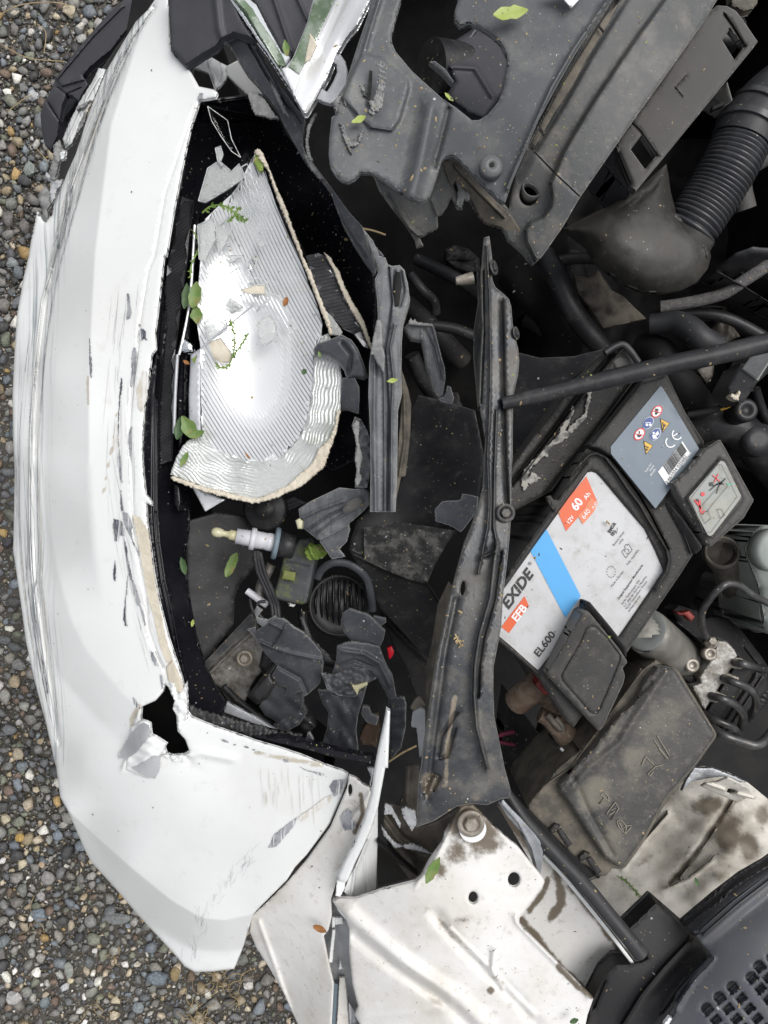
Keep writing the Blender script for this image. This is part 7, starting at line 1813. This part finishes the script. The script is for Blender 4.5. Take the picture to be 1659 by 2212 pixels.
sheet('plastic_bulge', S('534.0,1503.7 555.0,1476.7 579.0,1449.7 597.0,1427.2 604.5,1437.7 587.4,1458.7 597.0,1476.7 579.0,1509.7 555.0,1521.7'), .635, M['black'], None, th=.02, step=5, rnd=(9, .004), label='shiny black bulge between the steel bracket and the torn shell', cat='plastic part')
sheet('shredded_rim', S('405.0,1518.7 423.0,1530.7 486.0,1548.7 555.0,1566.7 597.0,1578.7 654.0,1587.7 651.0,1595.2 615.0,1593.7 579.0,1599.7 507.0,1578.7 432.0,1557.7 408.0,1542.7'), .702, M['black'], hl, th=.003, step=4, rnd=(2, .001), jag=3.2, noise=.0006, nscale=16)
sheet('snapped_clip', S('783.0,1524.7 798.0,1527.7 802.5,1542.7 819.0,1548.7 813.0,1566.7 792.0,1560.7 780.0,1542.7'), .645, M['torn'], None, th=.006, step=5, rnd=(2, .001), jag=.6, label='little snapped clip above the rust spotted bracket', cat='clip')
sheet('grey_tongue', S('555.0,1332.7 579.0,1338.7 594.0,1329.7 603.0,1338.7 585.0,1350.7 567.0,1353.7 555.0,1344.7 549.0,1320.7 555.0,1308.7 567.0,1317.7'), .655, M['tornbar'], None, th=.004, step=5, rnd=(3, .002), label='pale grey tongue where the black wires end', cat='plastic part')
tube('thin_black_loop', [p + (.65,) for p in S('573.0,1299.7 559.5,1301.2 555.0,1314.7 564.0,1332.7 579.0,1346.2')], .0016, M['rubber'], None, 6, label='thin black wire loop left of the wire bundle', cat='wire')
sheet('horn_guard', S('651.0,1314.7 663.0,1350.7 675.0,1380.7 699.0,1404.7 720.0,1428.7 705.0,1431.7 675.0,1404.7 657.0,1368.7 648.0,1338.7'), .575, M['tornbar'], hn, th=.006, step=6, rnd=(4, .003))
sheet('guide_step', S('807.0,1329.7 834.0,1335.7 834.0,1344.7 819.0,1353.7 807.0,1344.7'), .62, M['torn'], None, th=.006, step=5, label='small grey step right of the round plastic head', cat='plastic part')
# dim parts deep between brace and engine
rq = np.random.default_rng(5)
for k, (x0, y0, x1, y1, z0, r_, lab) in enumerate(((1130, 600, 1330, 560, .56, .006, 'dim dark pipe under the jagged end of the side tray'), (1140, 690, 1260, 740, .52, .009, 'dim hose low beside the brace bolt'), (900, 560, 1040, 640, .52, .007, 'dim rod below the torn under panel'),
      (880, 660, 1000, 780, .50, .012, 'dim hose behind the snapped hook bracket'), (1180, 1560, 1100, 1700, .52, .009, 'dim cable under the battery clamp'), (1520, 1250, 1640, 1330, .56, .008, 'dim pipe under the greasy metal pipe'), (1560, 900, 1640, 1000, .58, .012, 'dim hose below the square plug'),
      (1450, 690, 1640, 720, .58, .009, 'dim pipe just above the support rod'), (930, 300, 1010, 420, .5, .01, 'dim hose seen below the radiator cover edge'), (1230, 560, 1290, 700, .5, .014, 'dim thick hose left of the dusty plate'), (1640, 1350, 1500, 1300, .55, .007, 'dim cable behind the steel loop pipe'))):
    mx, my = (x0 + x1) / 2 + rq.normal(0, 14), (y0 + y1) / 2 + rq.normal(0, 14)
    tube('dim_hose', [(x0, y0, z0), (mx, my, z0 + .02), (x1, y1, z0 - .01)], r_, M['cowldark'] if k % 2 else M['rubber'], None, 12, 8, label=lab, cat='hose')
for k, (x, y, w, h, z0, lab) in enumerate(((1000, 560, 44, 26, .50, 'dim moulded block between the upright and the brace top'), (1290, 640, 30, 40, .50, 'dim block beside the dusty plate'), (1600, 1300, 40, 30, .52, 'dim block behind the steel pipes'), (1140, 1640, 46, 40, .52, 'dim box left of the fuse box'), (960, 900, 40, 60, .46, 'dim plate behind the black air guide'), (1560, 880, 34, 30, .56, 'dim block under the square plug'))):
    sheet('engine_part', circ(x, y, w, 8, h, .5), z0, M['cowldark'], None, th=.03, step=9, rnd=(5, .003), noise=.002, nscale=30, label=lab, cat='engine part', ridges=[([(x - w * .6, y), (x + w * .6, y)], 4, .003)])
# ================================================================== leaves and plant bits
def leaf(px, py, L, w, ang, z, m, label, curl=.15, cat='leaf', n=9, group='leaves and plant bits on the car'):
    """a thin curved blade with a midrib, ang = direction of the tip above the x axis"""
    k = (CAMZ - z) / FPX
    c, s = math.cos(math.radians(ang)), math.sin(math.radians(ang))
    r = np.random.default_rng(int(px * 7 + py))
    V, F = [], []
    ts = np.linspace(0, 1, n)
    for t in ts:
        hw = w / 2 * (math.sin(math.pi * min(1, t * .96 + .03)) ** .8) * (1 + r.uniform(-.22, .16))
        for q in (-1, -.5, 0, .5, 1):
            u, v = (t - .5) * L, q * hw
            zz = curl * L * ((t - .5) ** 2) * 1.2 + abs(q) * curl * hw * .8 + r.uniform(-.01, .01) * L + (0 if q else -.02 * L)
            V.append((u * c - v * s, u * s + v * c, zz))
    V = np.array(V) * k
    for i in range(n - 1):
        for j in range(4):
            a = i * 5 + j
            F.append((a, a + 5, a + 6, a + 1))
    b = V.copy()
    b[:, 2] -= .0003
    N_ = len(V)
    F += [tuple(i + N_ for i in f[::-1]) for f in F]
    V = np.concatenate([V, b]) + np.array(W(px, py, z))
    return obj('leaf', V, F, M[m], None, label=label, cat=cat, group=group)
leaf(1103, 28, 76, 32, 8, .797, 'leaflime', 'large lime green leaf lying on the grey radiator cover', .10)
leaf(775, 258, 34, 14, 24, .777, 'leaflime', 'small lime leaf in the gouge of the radiator cover', .1)
leaf(422, 638, 58, 30, 80, .69, 'leaf', 'broad green leaf standing on the silver divider of the headlight', .3)
leaf(402, 640, 56, 18, 84, .688, 'leafdark', 'dark green leaf in the black groove left of the broad leaf', .2)
leaf(425, 680, 40, 26, 95, .688, 'leaf', 'ragged green leaf just below the broad leaf', .2)
leaf(409, 924, 58, 30, 120, .69, 'leaf', 'green folded leaf at the left corner of the outer lens', .35)
leaf(388, 925, 50, 22, 80, .686, 'leafdark', 'dark folded leaf half of the pair by the outer lens', .3)
leaf(425, 938, 36, 18, 20, .692, 'leaf', 'small bright leaf tip pointing at the ribs', .3)
leaf(398, 992, 36, 14, 62, .694, 'leaf', 'small green leaf lying on the outer lens', .1)
leaf(500, 1220, 58, 24, 66, .62, 'leaf', 'oval green leaf below the bulb socket', .1)
leaf(396, 1222, 40, 14, 105, .67, 'leafdark', 'dim green leaf behind the black housing rim', .1)
leaf(416, 1346, 16, 8, 80, .66, 'leaflime', 'tiny yellow green leaf on the housing wall', .1)
leaf(935, 1879, 64, 24, 62, .774, 'leaf', 'fresh green leaf on the edge of the wing mounting panel', .15)
leaf(540, 1946, 72, 20, 8, .665, 'leafdark', 'dark green leaf at the gap between bumper and wing', .25)
leaf(578, 1928, 22, 9, 15, .68, 'leafbrown', 'small orange leaf bit above the dark leaf', .2)
leaf(691, 2006, 32, 17, -25, .715, 'leafbrown', 'orange brown leaf scrap on the white wing', .2)
leaf(617, 652, 22, 14, 70, .702, 'leafbrown', 'curled brown leaf on the bright ribs', .3)
leaf(657, 803, 14, 12, 40, .70, 'leafdark', 'tiny dark leaf bit on the ribs near the ring', .3)
leaf(848, 822, 24, 10, 10, .74, 'leaflime', 'pale leaf bit on the broken upright', .2)
leaf(618, 105, 36, 14, 98, .745, 'leaf', 'green leaf in the corner of the chrome trim', .3)
leaf(482, 2050, 22, 8, 25, .60, 'leafbrown', 'red brown scrap on the lower bumper corner', .2)
leaf(403, 783, 16, 8, -30, .69, 'leafbrown', 'rust coloured scrap in the headlight groove', .2)
leaf(690, 765, 14, 7, 100, .70, 'leaf', 'tiny green scrap beside the shattered mount', .2)
leaf(1505, 1905, 22, 8, 110, .755, 'leafdark', 'small greyish leaf on the cowl edge', .2)
leaf(1240, 2205, 20, 12, 20, .745, 'leafdark', 'dull green leaf at the bottom edge of the mounting panel', .2)
leaf(535, 985, 20, 5, 130, .692, 'leafbrown', 'thin red brown needle on the lower ribs', .1)
leaf(1310, 1378, 20, 0.1 + 8, 20, .758, 'leaflime', 'yellow fleck on the square terminal cover', .2)
leaf(970, 210, 26, 8, -45, .777, 'leaflime', 'yellow green stalk scrap at the rim of the cut-out', .2)
def sprig(name, pts, zz, nl, L, m, label):
    g = [tube_geo([p + (zz,) for p in pts], .0007, 5, 6)]
    c = catmull([p + (zz,) for p in pts], 8)
    r = np.random.default_rng(len(pts) * 31 + int(pts[0][0]))
    for k in range(nl):
        i = int(r.integers(2, len(c) - 1))
        d = c[i] - c[i - 1]
        a = math.atan2(d[1], d[0]) + (1 if k % 2 else -1) * r.uniform(.6, 1.3)
        l_ = L * r.uniform(.5, 1.1)
        x, y = c[i][:2]
        q = [(x, y), (x + l_ * .5 * math.cos(a) - l_ * .22 * math.sin(a), y + l_ * .5 * math.sin(a) + l_ * .22 * math.cos(a)), (x + l_ * math.cos(a), y + l_ * math.sin(a)), (x + l_ * .5 * math.cos(a) + l_ * .22 * math.sin(a), y + l_ * .5 * math.sin(a) - l_ * .22 * math.cos(a))]
        zq = zz + np.array([0, .001, r.uniform(0, .004), .001])
        V = np.array([W(p[0], p[1], z) for p, z in zip(q, zq)])
        V2 = V - np.array([0, 0, .0004])
        g.append((np.r_[V, V2], [(3, 2, 1, 0), (4, 5, 6, 7), (0, 1, 5, 4), (1, 2, 6, 5), (2, 3, 7, 6), (3, 0, 4, 7)]))
    V, F = merge(g)
    obj(name, V, F, M[m], None, smooth=False, label=label, cat='sprig', group='leaves and plant bits on the car')
sprig('plant_sprig', P(0, 1, '1490,400 1510,470 1520,560 1510,640 1480,710 1430,725 1395,690'), .702, 46, 9, 'sprig', 'curved green fern sprig on the bright reflector')
sprig('plant_sprig', P(0, 1, '1610,500 1580,550 1540,610 1500,650'), .702, 22, 7, 'sprig', 'short side frond of the curved fern')
sprig('plant_sprig', P(0, 0, '1310,1380 1360,1340 1430,1330 1490,1350 1540,1400 1600,1430'), .708, 40, 12, 'sprig', 'yellow green cypress sprig at the upper end of the reflector')
sprig('plant_sprig', P(0, 0, '1470,1440 1520,1400 1550,1340'), .708, 18, 9, 'sprig', 'small branch of the cypress sprig')
sprig('plant_sprig', P(0, 0, '1255,1500 1290,1590') + P(0, 1, '1240,60 1235,140'), .69, 16, 8, 'sprig', 'moss strand down the left edge of the reflector')
sprig('plant_sprig', P(2, 3, '680,700 740,735 800,795 840,850 880,900'), .628, 50, 6, 'leafdark' if False else 'sprig', 'dotted green moss strand on the white inner wing')
sprig('plant_sprig', P(2, 2, '610,70 622,66 632,80'), .741, 6, 5, 'straw', 'tiny straw crumb on the white battery label')
sprig('plant_sprig', P(1, 2, '1290,790 1310,830 1330,870'), .79, 10, 10, 'straw', 'straw tuft on the lower part of the black brace')
tube('straw_stalk', [p + (.70,) for p in P(1, 0, '690,1480 760,1495 840,1522')], .0009, M['straw'], None, 5, label='dry straw stalk across the black housing edge', cat='stalk')
sheet('lens_moss', P(0, 1, '1270,650 1270,640 1255,690 1240,670'), .69, M['lime'], None, th=.004, step=4, jag=.6, label='green moss crumb beside the marker bulb', cat='moss')

# ================================================================== loose crumbs and dust grains lying on whatever is below them
def crumbs():
    dg = bpy.context.evaluated_depsgraph_get()
    r = np.random.default_rng(77)
    skip = ('ground', 'gravel', 'pebble', 'dry_grass', 'engine_undertray', 'engine_block', 'radiator_core')
    groups = {'straw': [], 'print': [], 'grime': [], 'leaflime': []}
    zones = [(640, 1750, -40, 2250, 2600), (900, 1130, 500, 1740, 420), (700, 1250, 0, 560, 900), (1080, 1560, 800, 1900, 450), (400, 760, 330, 1080, 260), (420, 900, 1080, 1640, 900), (780, 1400, 1740, 2230, 250), (60, 700, 200, 2000, 60), (380, 760, 300, 600, 250)]
    for x0, x1, y0, y1, n in zones:
        n = int(n * .7)
        for _ in range(n):
            px, py = r.uniform(x0, x1), r.uniform(y0, y1)
            d = Vector(W(px, py, 0)) - cam.location
            hit, loc, nrm, idx, ob, _m = SC.ray_cast(dg, cam.location, d.normalized())
            if not hit or ob.name.split('.')[0] in skip or loc.z < .3 or nrm.z < .3:
                continue
            onwhite = ob.active_material and ob.active_material.name in ('white_paint', 'scuffed_white_paint', 'dirty_white_paint', 'dusty_white_label', 'grimy_white_metal')
            sz = float(np.clip(np.exp(r.normal(math.log(.00031), .55)), .00012, .0012)) * (.6 if onwhite else 1)
            key = 'grime' if onwhite else r.choice(['straw', 'print', 'grime', 'leaflime', 'straw'], p=[.35, .10, .30, .05, .20])
            a = r.uniform(0, 6.28)
            el = r.uniform(1, 3.2) if r.uniform() < .35 else r.uniform(.8, 1.4)
            pts = []
            for j in range(5):
                t = a + j * 1.2566 + r.uniform(-.3, .3)
                q = np.array([math.cos(t) * sz * el, math.sin(t) * sz, 0])
                pts.append((q[0] * math.cos(a) - q[1] * math.sin(a), q[0] * math.sin(a) + q[1] * math.cos(a), 0))
            base = np.array(loc) + np.array(pts)
            nv = np.array(nrm)
            off = -(np.array(pts) @ nv) / max(nv[2], .3)
            base[:, 2] += off + .0001
            top = base.mean(0) + np.array([0, 0, sz * .7])
            groups[key].append((np.r_[base, [top]], [(0, 1, 5), (1, 2, 5), (2, 3, 5), (3, 4, 5), (4, 0, 5)]))
    for key, g in groups.items():
        if g:
            V, F = merge(g)
            m = {'grime': M['grease'], 'print': M['labelwhite']}.get(key, M.get(key))
            obj('dust_crumbs', V, F, m, None, smooth=False, kind='stuff')
crumbs()
